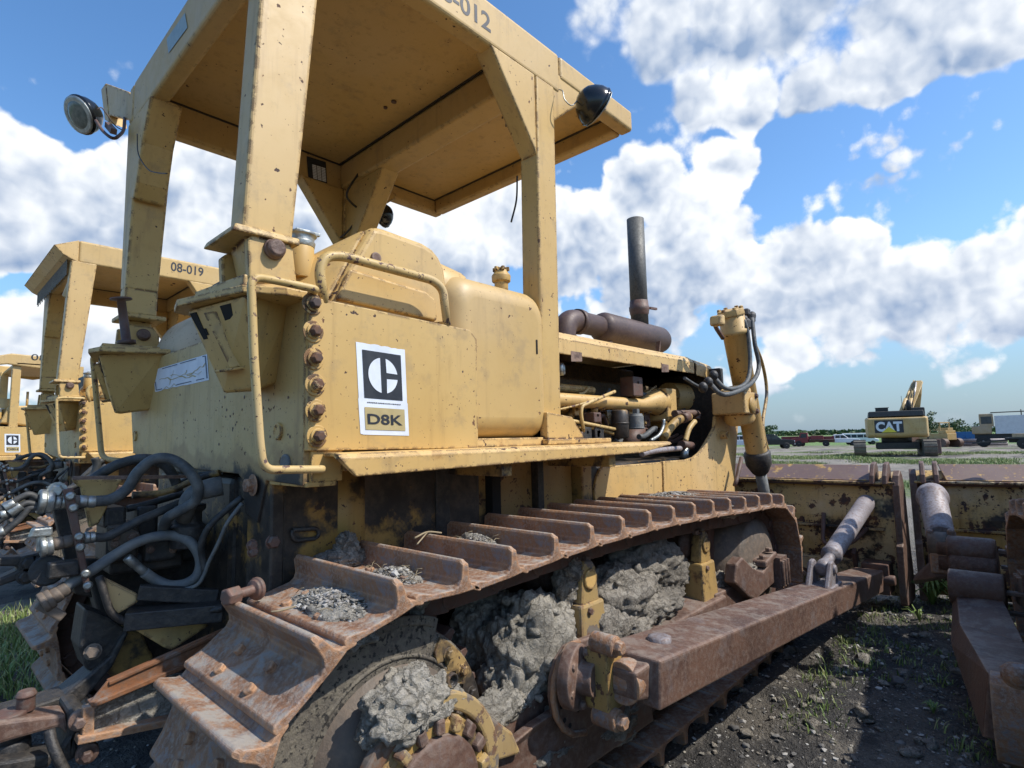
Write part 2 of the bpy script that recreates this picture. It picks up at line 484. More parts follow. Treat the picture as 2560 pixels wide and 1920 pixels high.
M['rust_brown'] = metal('brown_rusty_steel', [(.085, .046, .034), (.135, .072, .048), (.17, .115, .088)], .60, 6, 0, .6, grey=(.16, .135, .13), greyamt=.5, edgec=(.27, .18, .13), dust=.28)
M['cast'] = metal('pitted_cast_iron', [(.10, .085, .068), (.155, .135, .105), (.20, .175, .13)], .75, 6, 0, 1.0, speck=.95)
M['cast_smooth'] = metal('dull_grey_iron', [(.10, .082, .066), (.16, .125, .095), (.20, .15, .11)], .6, 5, 0, .5)
M['engine'] = metal('oily_engine_iron', [(.045, .038, .03), (.10, .075, .045), (.20, .14, .065)], .6, 9, 0, .6)
M['black'] = metal('greasy_black_steel', [(.018, .017, .017), (.035, .032, .029), (.065, .055, .045)], .55, 6, 0, .6)
M['black_gap'] = plain('dark_interior', (.008, .008, .008), .9, 0, (.014, .012, .01), 8)
M['hose'] = plain('rubber_hose', (.06, .066, .068), .62, 0, (.13, .13, .12), 22, .5)
M['hose_dark'] = plain('dark_rubber_hose', (.028, .03, .031), .6, 0, (.075, .072, .066), 22, .5)
M['hose_light'] = plain('grey_rubber_hose', (.11, .12, .125), .65, 0, (.19, .19, .175), 18, .5)
M['zinc'] = plain('zinc_fitting', (.42, .44, .42), .42, .75, (.25, .26, .25), 30, .4)
M['chrome'] = metal('bare_steel_cylinder', [(.26, .24, .25), (.33, .31, .32), (.20, .14, .12)], .60, 8, .2, .3)
M['exhaust'] = metal('grey_exhaust_pipe', [(.10, .10, .095), (.13, .13, .12), (.07, .07, .065)], .6, 8, .2, .2)
M['muffler'] = metal('rusty_muffler', [(.055, .035, .035), (.085, .055, .052), (.11, .075, .06)], .55, 6, .1, .2)
M['lampblack'] = plain('black_gloss_paint', (.008, .010, .013), .18, 0, (.012, .014, .016), 5)
M['glass'] = plain('lamp_glass', (.10, .12, .105), .12, 0, (.17, .19, .165), 40)
M['white'] = plain('white_decal', (.72, .76, .82), .5, 0, (.62, .66, .72), 12)
M['ink'] = plain('dark_decal_ink', (.018, .022, .03), .5, 0, (.03, .034, .042), 30)
M['tanbox'] = plain('tan_decal_field', (.46, .37, .18), .5, 0, (.40, .32, .15), 20)
M['mud'] = mudmat('dried_grey_mud', [(.31, .285, .235), (.43, .395, .33), (.52, .48, .41)], .92, 14, 0, 1.0)
M['mud_dark'] = mudmat('damp_grey_mud', [(.23, .205, .17), (.33, .295, .245), (.42, .385, .325)], .9, 12, 0, 1.0)
M['stone'] = plain('pale_stones', (.42, .41, .38), .85, 0, (.24, .22, .20), 8)
M['stone_dark'] = plain('dark_stones', (.07, .068, .066), .85, 0, (.20, .19, .175), 8)
M['twig'] = plain('dry_twig', (.30, .24, .15), .8)

def text(s_, origin, xd, yd, height, mat, parent, name='lettering', width=None, bold=0.0, depth=.0012, stroke=0):
    """real lettering lying in the plane (xd, yd) at origin (lower left of the word)"""
    cu = bpy.data.curves.new(name, 'FONT'); cu.body = s_; cu.size = 1.0; cu.offset = bold; cu.resolution_u = 4
    tmp = bpy.data.objects.new('tmp_text', cu); COL.objects.link(tmp)
    bpy.context.view_layer.update()
    dg = bpy.context.evaluated_depsgraph_get()
    me = bpy.data.meshes.new_from_object(tmp.evaluated_get(dg))
    xs = [v.co.x for v in me.vertices]; ys = [v.co.y for v in me.vertices]
    x0, x1, y0, y1 = min(xs), max(xs), min(ys), max(ys)
    xd = V(xd).normalized(); yd = V(yd).normalized(); nn = xd.cross(yd)
    sy = height/(y1-y0); sx = sy if width is None else width/(x1-x0)
    o = root_loc(parent) if parent is not None else V((0, 0, 0))
    for v in me.vertices:
        v.co = V(origin)+xd*(v.co.x-x0)*sx+yd*(v.co.y-y0)*sy+nn*depth-o
    me.name = name
    me.materials.clear(); me.materials.append(mat)
    bpy.data.objects.remove(tmp)
    ob = bpy.data.objects.new(name, me); COL.objects.link(ob); ob.parent = parent
    return ob

# ============================================================ main bulldozer
bolts_later = []
dz = empty('bulldozer', (2.4, 2.74, 0), 'tan yellow bulldozer filling the foreground, open canopy numbered 08-012', 'bulldozer', 'bulldozers parked side by side')
YC = 2.74
def mir(p):  # mirror about the machine's centre plane
    return V((p[0], 2*YC-p[1], p[2]))

M['bolthead'] = paint('bolt_paint', (.50, .36, .18), (.46, .33, .17), chip=(.06, .04, .035), amount=2, edge=.6, rust=.5, big=1.05, chipscale=2)
# ---- rear housing: rear panel, body, top deck
m = MB()
pl = [(590, 762), (751, 717), C0(1565, 55), C0(1585, 208), C0(1345, 205), C0(1318, 330), C0(1300, 418), C0(1240, 370), C0(1225, 200), C0(1205, 172), C0(1100, 160), C0(1010, 150), C0(700, 75), C0(665, 65), CK(320, 1270)]
pts = [P(p, 'x', .87) for p in pl]
pts = [V((.87, 2.42, 1.93))]+[V((.87, 1.715, 1.935)), V((.87, 1.715, 1.29))]+[P(p, 'x', .87) for p in pl[4:14]]+[V((.87, 3.66, 1.40)), V((.87, 3.765, 1.72)), V((.87, 3.765, 1.885)), V((.87, 2.6, 1.88)), V((.87, 2.55, 1.93))]
m.prism(pts, (.035, 0, 0))
rear = m.build('rear_panel', M['panel'], dz, .006)
m = MB()
m.box(.905, 1.60, 1.735, 2.30, 1.42, 1.86)
m.box(.905, 1.60, 3.2, 3.745, 1.42, 1.86)
m.box(.905, 1.50, 2.30, 3.2, 1.50, 1.84)
m.build('rear_housing', M['yellow'], dz, .012)
m = MB()
m.hull([(.89, 1.70, 1.30), (.89, 1.78, 1.30), (1.0, 1.70, 1.30), (1.0, 1.78, 1.30), (.89, 1.70, 1.40), (1.0, 1.70, 1.40), (.89, 1.78, 1.40), (1.0, 1.78, 1.40)])
m.box(.875, .98, 1.70, 1.97, 1.285, 1.30)
m.build('lower_flange', M['yellow'], dz, .003)

# ---- side plate with decal and bolts
y0 = 1.69
m = MB()
m.prism([P((753, 737), 'y', y0)+V((.045, 0, 0)), P((1175, 825), 'y', y0), P((1192, 848), 'y', y0), P((1196, 1120), 'y', y0), V((.872, y0, 1.40)), V((.872, y0, 1.893))], (0, .026, 0))
side = m.build('side_plate', M['yellow'], dz, .003)
for b in [(663, 617), (668, 780), (672, 940), (680, 1095), (682, 1247), (690, 1400)]:
    m = MB(); p = P(C4(*b), 'y', y0)
    m.cyl(p+V((0, -.0, 0)), p+V((0, -.006, 0)), .036, n=22)
    m.cyl(p, p+V((0, -.014, 0)), .025, n=18)
    wsh = m.build('washer', M['yellow'], side, .002)
    m = MB(); m.tube([p, p+V((0, -.028, 0)), p+V((0, -.036, 0))], [.020, .020, .014], 6, True, False)
    m.build('bolt', M['bolthead'], wsh, .002)
# decal: plates lie 1.5 mm apart
def quad(c, u, v):
    return c[0].lerp(c[1], u).lerp(c[3].lerp(c[2], u), v)
def poly(mb, c, uv, lift):
    pts = [quad(c, *q)+V((0, -lift, 0)) for q in uv]
    n = V((0, 0, 0))
    for i in range(len(pts)): n += pts[i].cross(pts[(i+1) % len(pts)])
    if n.y > 0: pts = pts[::-1]
    mb.add(pts, [tuple(range(len(pts)))])
def logo(parent, c, lift=.0015, word='D8K'):
    """white decal with the dark square, the split disc and the model plate; c = corners TL TR BR BL"""
    m = MB()
    rnd = random.Random(3)
    edge = [(u/14, 0 + rnd.uniform(-.006, .008)*(u % 14 > 0)) for u in range(15)]+[(1, .62), (1.012, .63), (1.012, 1)]+[(.06, 1), (0.0, .99)]+[(-.01, .62), (0, .6)]
    poly(m, c, edge, lift)
    d = m.build('decal', M['white'], parent)
    m = MB()
    sq = [(.11, .075), (.90, .075), (.90, .60), (.11, .60)]
    poly(m, c, sq, lift*2)
    m.build('dark_square', M['ink'], d)
    m = MB()
    cu, cv, ru, rv = .505, .337, .30, .198
    def arc(a0, a1, n=18): return [(cu+ru*math.cos(R(a0+(a1-a0)*i/n)), cv-rv*math.sin(R(a0+(a1-a0)*i/n))) for i in range(n+1)]
    poly(m, c, arc(100, 260, 30), lift*3)                       # left half of the disc
    g = .055
    up_ = [q for q in arc(9, 78)]
    poly(m, c, up_+[(cu+.07, cv-.035)], lift*3)
    dn_ = [q for q in arc(-78, -9)]
    poly(m, c, [(cu+.07, cv+.035)]+dn_, lift*3)
    m.build('emblem', M['white'], d)
    m = MB()
    poly(m, c, [(.10, .70), (.93, .70), (.93, .945), (.10, .945)], lift*2)
    m.build('model_field', M['tanbox'], d)
    a = quad(c, .145, .885)+V((0, -lift*3, 0)); b_ = quad(c, .87, .885)+V((0, -lift*3, 0)); t_ = quad(c, .145, .77)+V((0, -lift*3, 0))
    text(word, a, b_-a, t_-a, (t_-a).length, M['ink'], d, 'model_lettering', (b_-a).length, .02, 0)
    a = quad(c, .16, .655)+V((0, -lift*3, 0)); b_ = quad(c, .84, .655)+V((0, -lift*3, 0))
    mm = MB(); rr = random.Random(5); u = .16
    while u < .84:
        du = rr.uniform(.008, .03)
        poly(mm, c, [(u, .642), (u+du, .642), (u+du, .652), (u, .652)], lift*2); u += du+.008
    mm.build('small_print', M['ink'], d)
    return d
cc = [P(C4(922, 840), 'y', y0), P(C4(1212, 887), 'y', y0), P(C4(1234, 1397), 'y', y0), P(C4(950, 1390), 'y', y0)]
logo(side, cc)

# ---- fender over the track
m = MB()
fx = lambda p, y=1.60: P(p, 'y', y)
xa, xb = .93, 3.12
prof = [(1.60, 1.315), (1.60, 1.375), (1.612, 1.388), (1.63, 1.392), (2.15, 1.392), (2.15, 1.380), (1.64, 1.380), (1.62, 1.372), (1.615, 1.315)]
top = [V((xa if p[1] > 1.37 else xa+.06, p[0], p[1])) for p in prof]
bot = [V((xb if p[1] > 1.37 else xb-.35, p[0], p[1]+(.02 if p[1] < 1.37 else 0))) for p in prof]
n = len(prof)
m.add(top+bot, [tuple(range(n-1, -1, -1)), tuple(range(n, 2*n))]+[(i, (i+1) % n, n+(i+1) % n, n+i) for i in range(n)])
m.build('fender', M['yellow_worn'], dz, .004)
m = MB()
m.add([mir(v) for v in (top+bot)], [tuple(range(n)), tuple(range(2*n-1, n-1, -1))]+[((i+1) % n, i, n+i, n+(i+1) % n) for i in range(n)])
m.build('fender', M['yellow_worn'], dz, .004)
m = MB(); m.box(1.0, 2.9, 1.68, 1.74, 1.33, 1.379); m.box(1.7, 1.76, 1.64, 2.15, 1.27, 1.379); m.box(2.5, 2.56, 1.64, 2.15, 1.27, 1.379)
m.build('fender_bracket', M['yellow_dirty'], dz, .004)

# ---- upright shell behind the seat, with handle
def ay(pt, y): return V((pt.x, y, pt.z))
yS = 1.80
prof = [P(C4(*q), 'y', yS) for q in [(780, 600), (920, 320), (1020, 150), (1060, 155), (1100, 165), (1330, 250), (1385, 285), (1425, 335), (1455, 400), (1470, 480), (1488, 640), (1490, 780)]]
prof = prof + [V((prof[-1].x, yS, 1.80)), V((1.0, yS, 1.80))]
m = MB(); m.prism(prof, (0, .36, 0))
# slanting rear sheet of the shell, reaching back over the housing
a = P(C4(1020, 150), 'y', yS); b_ = P(C4(780, 600), 'y', yS)
m.hull([a+V((0, .005, 0)), b_+V((0, .005, 0)), a+V((0, .36, 0)), b_+V((0, .36, 0)), V((.90, 1.98, 2.04)), V((.90, 1.93, 1.88)), V((.92, 2.16, 2.06)), V((.90, 2.16, 1.88))])
shell = m.build('seat_shell', M['yellow'], dz, .03, seg=4)
m = MB()
rp = [P(C4(*q), 'y', yS-.003) for q in [(880, 410), (1330, 545), (1385, 590), (1400, 650), (1395, 720), (800, 590)]]
m.prism([p+V((0, -.012, 0)) for p in rp], (0, .02, 0))
m.build('pressed_panel', M['yellow'], shell, .010, seg=3)
m = MB()
hy = 1.70
hp = [P(C4(*q), 'y', hy) for q in [(735, 590), (705, 420), (740, 335), (840, 330), (1380, 475), (1440, 530), (1462, 730)]]
m.tube([hp[0]+V((0, .08, 0))]+fillet(hp, .06, 6)+[hp[-1]+V((0, .08, 0))], .0175, 14)
m.build('grab_handle', M['rail'], shell)
m = MB(); p = P(C4(1040, 345), 'y', yS); m.cyl(p+V((0, .01, 0)), p+V((0, -.010, 0)), .022, n=18); m.build('boss', M['rust_brown'], shell, .004)
# fuel filler with zinc cap
m = MB(); p = V((.93, 1.98, 1.95)); p = P(CQ(1500, 330), 'y', 1.95)
m.cyl(p+V((0, 0, -.12)), p+V((0, 0, .02)), .052, .048, n=20)
fil = m.build('filler_neck', M['yellow'], dz, .003)
m = MB(); m.lathe(p+V((0, 0, .0)), (0, 0, 1), [(0, .050), (.018, .053), (.022, .048), (.04, .05), (.044, .058), (.052, .058), (.058, .04)], 24)
m.bar(p+V((-.02, 0, .066)), p+V((.075, 0, .066)), .018, .010); m.build('filler_cap', M['zinc'], fil, .001)

# ---- front hydraulic tank: rounded box beside the plate
m = MB()
x0, x1, z0, z1, yt = 1.50, 2.16, 1.425, 2.145, 1.732
pf = []
def rc(cx, cz, r, a0, a1, n=7): return [(cx+r*math.cos(R(a0+(a1-a0)*i/n)), cz+r*math.sin(R(a0+(a1-a0)*i/n))) for i in range(n+1)]
pf = rc(x1-.12, z1-.12, .12, 0, 90)+rc(x0+.12, z1-.10, .10, 90, 180)+rc(x0+.06, z0+.06, .06, 180, 270)+rc(x1-.08, z0+.08, .08, 270, 360)
def slab(mb, ring, ys, ins):
    vs = []; fs = []; n = len(ring)
    cx = sum(p[0] for p in ring)/n; cz = sum(p[1] for p in ring)/n
    for y, k in zip(ys, ins):
        for (x, z) in ring:
            d = V((x-cx, 0, z-cz)); L = d.length
            q = d*(1-k/L*1.0)
            vs.append((cx+q.x, y, cz+q.z))
    m_ = len(ys)
    for j in range(m_-1):
        for i in range(n):
            fs.append((j*n+i, j*n+(i+1) % n, (j+1)*n+(i+1) % n, (j+1)*n+i))
    mb.add(vs, fs, True)
    o = len(mb.v)-len(vs)
    mb.f.append(tuple(o+i for i in range(n-1, -1, -1))); mb.sm.append(False)
    mb.f.append(tuple(o+(m_-1)*n+i for i in range(n))); mb.sm.append(False)
ang = [0, 15, 30, 45, 60, 75, 90]
rr_ = .12
ys = [yt+rr_*(1-math.sin(R(a))) for a in ang][::-1]+[2.25]
ins = [rr_*(1-math.cos(R(90-a))) for a in ang][::-1]+[0]
ys = []; ins = []
for a in ang: ys.append(yt+rr_*(1-math.cos(R(a)))); ins.append(rr_*(1-math.sin(R(a))))
slab(m, pf, ys+[2.28], ins+[0])
tank = m.build('hydraulic_tank', M['yellow2'], dz)
m = MB()
p = V((1.46, 1.90, 2.10))
m.lathe(V((1.66, 1.93, 2.06)), (-1, 0, .25), [(0, .14), (.12, .13), (.15, .12), (.16, .05)], 20)
for k in range(5):
    a = R(60+k*40); m.bolt(V((1.50, 1.93, 2.10))+V((0, math.cos(a)*.10, math.sin(a)*.10)), (-1, 0, .25), .014, .014)
m.build('tank_cover', M['yellow'], tank, .004)
m = MB(); p = P(C4(1785, 480), 'y', 1.9)
m.lathe(p+V((0, 0, -.05)), (0, 0, 1), [(0, .034), (.04, .034), (.045, .046), (.075, .048), (.09, .036), (.105, .030)], 20)
for k in range(3):
    a = R(k*60); m.bar(p+V((math.cos(a)*.042, math.sin(a)*.042, .058)), p-V((math.cos(a)*.042, math.sin(a)*.042, -.058)), .016, .02)
m.build('breather_cap', M['yellow'], tank, .003)
m = MB(); p = P(C4(1996, 870), 'y', yt-.001); m.bar(p+V((0, 0, .035)), p+V((0, 0, -.035)), .004, .012, up=(1, 0, 0)); m.build('slot', M['black_gap'], tank, .002)
m = MB(); m.box(1.5, 2.15, 1.74, 2.2, 1.392, 1.43); m.box(2.1, 2.16, 1.76, 2.1, 1.392, 1.60)
m.hull([(2.10, 1.72, 1.40), (2.42, 1.72, 1.40), (2.10, 1.72, 1.55), (2.30, 1.72, 1.53), (2.10, 1.90, 1.40), (2.42, 1.90, 1.40), (2.10, 1.90, 1.55), (2.30, 1.90, 1.53)])
m.box(2.08, 2.62, 1.70, 1.98, 1.394, 1.42)
m.build('tank_foot', M['yellow_worn'], dz, .004)
for xx in (2.20, 2.31, 2.42):
    m = MB(); m.tube([V((xx, 1.78, 1.42)), V((xx, 1.78, 1.455))], .034, 6, True, False); m.build('bolt', M['rust_brown'], dz, .003)
# left twin of tank and shell so the machine is whole from the side
m = MB(); m.box(1.45, 2.1, 3.25, 3.78, 1.42, 2.08); m.build('battery_box', M['yellow2'], dz, .05, seg=3)
m = MB(); m.box(1.02, 1.6, 3.32, 3.66, 1.80, 2.1); m.build('seat_shell', M['yellow'], dz, .05, seg=3)
m = MB(); m.box(1.15, 1.62, 2.4, 3.05, 1.60, 1.78); m.box(1.0, 1.16, 2.42, 3.03, 1.78, 2.24); m.build('seat', M['black'], dz, .05, seg=3)
# big faded dome of the far tank seen over the panel
m = MB(); m.lathe(V((1.135, 3.66, 1.925)), (0, -1, 0), [(0, .05), (.03, .15), (.10, .205), (.20, .222), (.42, .222), (.52, .205), (.60, .15), (.64, .05)], 40)
m.build('round_tank', paint('faded_paint', (.56, .43, .28), (.50, .36, .22), amount=1.2, edge=.5, rust=.5), dz)
m = MB()
cp = [P(CK(930, 270), 'y', 2.68), P(CK(905, 345), 'y', 2.68), P(CK(925, 340), 'y', 2.68), P(CK(962, 300), 'y', 2.68)]

# ---- sticker strip on the rear panel
def polyx(mb, ring, x):
    pts = [V((x, q.y, q.z)) for q in ring]
    n = V((0, 0, 0))
    for i in range(len(pts)): n += pts[i].cross(pts[(i+1) % len(pts)])
    if n.x > 0: pts = pts[::-1]
    mb.add(pts, [tuple(range(len(pts)))])
q4 = [P(CK(*q), 'x', .87) for q in [(540, 700), (1050, 548), (1068, 792), (562, 905)]]
def q4p(u, v): return q4[0].lerp(q4[1], u).lerp(q4[3].lerp(q4[2], u), v)
m = MB()
rnd = random.Random(9)
ring = [q4p(u/12, 0) for u in range(13)]+[q4p(1, v/4) for v in range(1, 5)]+[q4p(1-u/16, 1-(rnd.uniform(0, .05) if 6 < u < 14 else 0)) for u in range(1, 17)]
polyx(m, ring, .8685)
stk = m.build('sticker', M['white'], rear)
m = MB()
def seg(u0, v0, u1, v1, wd=.018):
    a = V((u0, v0)); b = V((u1, v1)); d = (b-a).normalized(); nn = V((-d.y*.45, d.x))*wd
    polyx(m, [q4p(*(a+nn)), q4p(*(b+nn)), q4p(*(b-nn)), q4p(*(a-nn))], .8672)
for s_ in [(.2, .06, .5, .06), (.55, .06, .83, .06), (.93, .05, .97, .05), (.975, .05, .975, .92), (.45, .90, .72, .90), (.80, .90, .93, .90), (.03, .93, .16, .93), (.03, .55, .03, .93)]: seg(*s_)
m.build('sticker_border', plain('faded_blue_ink', (.05, .09, .16), .6, 0, (.10, .14, .2), 30), stk)
m = MB()
rn = random.Random(4)
def crack(u, v, u1, v1, n, w0):
    pu = V((u, v))
    for i in range(n):
        t = (i+1)/n
        q = V((u+(u1-u)*t, v+(v1-v)*t+rn.uniform(-.07, .07)))
        seg(pu.x, pu.y, q.x, q.y, w0*rn.uniform(.4, 1.4)); pu = q
crack(.12, .50, .80, .72, 12, .02); crack(.42, .25, .30, .85, 6, .009); crack(.65, .62, .97, .38, 7, .016); crack(.35, .45, .9, .66, 9, .012); crack(.66, .4, .62, .6, 3, .012); crack(.2, .95, .45, .88, 5, .01)
m.build('sticker_crack', M['tanbox'], stk)
# rear panel details: bosses, plug and oval slots
for q, r_, mt in [((1725, 1275), .030, 'yellow'), ((375, 1320), .028, 'yellow'), ((1795, 1575), .030, 'hose_light')]:
    m = MB(); p = P(CK(*q), 'x', .87); m.lathe(p+V((.004, 0, 0)), (-1, 0, 0), [(0, r_*1.0), (.012, r_), (.014, r_*.8), (.010, r_*.5)], 20)
    m.build('boss', M[mt], rear, .002)
m = MB(); p = P(C0(1280, 228), 'x', .86); m.bolt(p, (-1, 0, 0), .026, .03, 1.5); m.build('bolt', M['rust'], rear, .002)

rc_ = random.Random(6)
for q in [(1230, 1072), (1265, 1133), (1222, 1138), (1293, 1108), (1376, 1070), (1313, 1212), (1325, 1188), (1188, 1046), (1165, 988), (1212, 952), (1398, 950), (1130, 1080), (1133, 1272), (1400, 1250), (1812, 956), (1627, 980), (1828, 1325), (1640, 1328), (1582, 680), (825, 1195), (792, 930), (1158, 1398)]:
    m = MB(); p = P(CK(*q), 'x', .8692); r_ = rc_.uniform(.003, .007)
    m.hull([p+V((-.0006*(k % 2), r_*rc_.uniform(.7, 1.2)*math.cos(R(k*45)), r_*rc_.uniform(.7, 1.3)*math.sin(R(k*45)))) for k in range(8)]+[p+V((.002, 0, 0))]); m.build('paint_chip', M['rust_dark'], rear)
for q in [((675, 600), .016), ((625, 635), .012)]:
    m = MB(); p = P((700+q[0][0]*.4219, q[0][1]*.4219), 'z', 3.484); m.cyl(p, p-V((0, 0, .008)), q[1], n=14); m.build('roof_bolt', M['rust_dark'], roof) if False else bolts_later.append((p, q[1]))
# ---- brackets that carry the canopy posts at the rear
def bracket(mirror, parent):
    f = mir if mirror else (lambda p: V(p))
    fl = -1 if mirror else 1
    m = MB()
    top_r = V((.70, 1.77, 1.885)); top_l = V((.64, 2.10, 1.885))
    b_r = V((.785, 1.87, 1.605)); b_l = V((.735, 2.02, 1.60))
    m.hull([f(top_r), f(top_l), f(b_r), f(b_l), f((.885, 1.94, 1.915)), f((.885, 1.93, 1.64)), f((.885, 2.28, 1.915)), f((.885, 2.10, 1.62)), f((.885, 1.85, 1.915))])
    br = m.build('post_bracket', M['yellow'], parent, .008)
    m = MB()
    m.hull([f(q) for q in [(.685, 1.755, 1.89), (.60, 2.08, 1.89), (.625, 2.19, 1.89), (.90, 2.30, 1.89), (.90, 1.70, 1.89), (.80, 1.70, 1.89)]]+[f(q) for q in [(.685, 1.755, 1.915), (.60, 2.08, 1.915), (.625, 2.19, 1.915), (.90, 2.30, 1.915), (.90, 1.70, 1.915), (.80, 1.70, 1.915)]])
    m.hull([f(q) for q in [(.690, 1.76, 1.914), (.655, 2.08, 1.914), (.90, 2.12, 1.914), (.90, 1.74, 1.914), (.690, 1.76, 1.95), (.655, 2.08, 1.95), (.90, 2.12, 1.95), (.90, 1.74, 1.95)]])
    m.build('pad', M['yellow'], br, .004)
    # slots and ribs on the slanting face
    fa = lambda u, v, o=0: f(top_l.lerp(top_r, u).lerp(b_l.lerp(b_r, u), v)+V((-.97, -.12, -.3)).normalized()*o)
    for (u0, u1) in ((.03, .15), (.58, .76)):
        m = MB(); m.hull([fa(u0, .04, .003), fa(u1, .04, .003), fa(u1+.03, .36, .003), fa(u0+.06, .36, .003), fa(u0, .04, -.02), fa(u1, .04, -.02), fa(u1+.03, .36, -.02), fa(u0+.06, .36, -.02)])
        m.build('slot', M['black_gap'], br)
    for (u, v) in ((.20, .28), (.38, .22), (.36, .66), (.5, .60)):
        m = MB(); m.hull([fa(u-.02, v-.04, .004), fa(u+.02, v-.04, .004), fa(u+.03, v+.04, .004), fa(u-.01, v+.04, .004), fa(u, v, -.02)])
        m.build('slot', M['black_gap'], br)
    m = MB()
    m.hull([fa(.35, .08, 0), fa(.50, .08, 0), fa(.42, .08, .03), fa(.72, .72, 0), fa(.58, .72, 0), fa(.64, .72, .03)])
    m.hull([fa(.30, .73, 0), fa(.80, .73, 0), fa(.36, .72, .045), fa(.76, .72, .045), fa(.36, .745, .045), fa(.76, .745, .045), fa(.30, .76, 0), fa(.80, .76, 0)])
    m.build('step_rib', M['yellow'], br, .002)
    return br
br1 = bracket(False, dz); br2 = bracket(True, dz)

# ---- guard rail round the bracket
m = MB()
hp = [P(CQ(1740, 905), 'y', 1.66), P(CQ(1100, 770), 'y', 1.66), P(CQ(830, 730), 'y', 1.655)]
xr = hp[-1].x
vert = [P(CQ(810, 760), 'y', 1.64), P(CK(1490, 600), 'y', 1.64), P(CK(1545, 1400), 'y', 1.64), P(CK(1575, 1590), 'y', 1.64)]
low = [P(C0(1345, 160), 'y', 1.64), P(C0(1640, 148), 'y', 1.66)]
m.tube(fillet([hp[0]+V((0, .05, 0)), hp[0], hp[1], P(CQ(815, 725), 'y', 1.645)]+vert[1:3]+[P(CK(1580, 1640), 'y', 1.64)]+[low[1], low[1]+V((0, .04, 0))], .035, 6), .0125, 12)
m.build('guard_rail', M['rail'], dz)
m = MB()
g = [(.60, 3.86, 1.87), (.60, 3.90, 1.82), (.72, 3.92, 1.3), (.9, 3.92, 1.27)]
m.tube(fillet([P(CK(-10, 570), 'y', 3.72), P(CL(770, 150), 'y', 3.78), P(CL(845, 985), 'y', 3.78), P(CL(1000, 1000), 'y', 3.70)], .05, 6), .014, 12)
m.build('guard_rail', M['rail'], dz)

# ---- rear canopy posts
def rear_post(pts_b, pts_t, name='post'):
    m = MB(); n = 4
    m.hull(list(pts_b)+list(pts_t)); return m.build('canopy_post', M['yellow'], roof, .012, seg=3)
zt = 3.31
# canopy (roof) frame
m = MB()
X0, X1, Y0, Y1 = .79, 3.09, 1.75, 3.73
ZT, ZB = 3.515, 3.285
# side beams (hollow look: inner faces too)
tk = .05
m.hull([(X0, Y0, ZB), (X0, Y0, ZT), (X1, Y0+.0, ZT), (2.36, Y0, ZB), (X0, Y0+tk, ZB), (X0, Y0+tk, ZT), (X1, Y0+tk, ZT), (2.36, Y0+tk, ZB), (2.36, Y0, ZT), (2.36, Y0+tk, ZT)]) if False else None
def beam(x0, x1, y0_, y1_, zb, zt_): m.box(x0, x1, y0_, y1_, zb, zt_)
beam(X0, 2.33, Y0, Y0+.09, ZB, ZT)
beam(2.33, X1, Y0, Y0+.09, 3.375, ZT)
beam(X0, 2.33, Y1-.09, Y1, ZB, ZT)
beam(2.33, X1, Y1-.09, Y1, 3.375, ZT)
beam(X0, X0+.09, Y0+.09, Y1-.09, ZB-.02, ZT)
beam(X1-.09, X1, Y0+.09, Y1-.09, 3.375, ZT)
beam(2.10, 2.27, Y0+.09, Y1-.09, 3.30, ZT-.03)
m.hull([(2.27, Y0+.09, 3.31), (2.27, Y1-.09, 3.31), (2.27, Y0+.09, 3.48), (2.27, Y1-.09, 3.48), (2.42, Y0+.09, 3.48), (2.42, Y1-.09, 3.48)])
roof = m.build('canopy_roof', M['yellow2'], dz, .022, seg=4)
m = MB(); m.box(X0+.05, X1-.05, Y0+.05, Y1-.05, 3.485, 3.50)
m.build('roof_sheet', paint('roof_underside', (.54, .355, .125), (.57, .385, .15), amount=.3, edge=.2, rust=.2), roof)
for p, r_ in bolts_later:
    m = MB(); m.cyl(p, p-V((0, 0, .008)), r_, n=14); m.build('roof_bolt', M['rust_dark'], roof)
# strips of black seal along the sheet edges
m = MB()
for (a, b) in [((.885, 1.845, 3.482), (2.10, 1.845, 3.482)), ((2.095, 1.85, 3.482), (2.095, 3.64, 3.482)), ((.885, 1.85, 3.482), (.885, 3.64, 3.482)), ((.885, 3.635, 3.482), (2.10, 3.635, 3.482)), ((2.30, 3.635, 3.482), (3.0, 3.635, 3.482)), ((2.995, 1.85, 3.482), (2.995, 3.64, 3.482)), ((2.3, 1.845, 3.482), (3.0, 1.845, 3.482))]:
    m.bar(a, b, .014, .010)
m.build('roof_seal', M['black'], roof)
# front lip side returns seen in the photograph as a shallow beam
# number on the right side of the canopy
a = V((1.60, Y0, 3.345)); 
tx = text('08-012', V((1.425, Y0, 3.346)), (1, 0, 0), (0, 0, 1), .092, M['ink'], roof, 'unit_number', .37, .018)
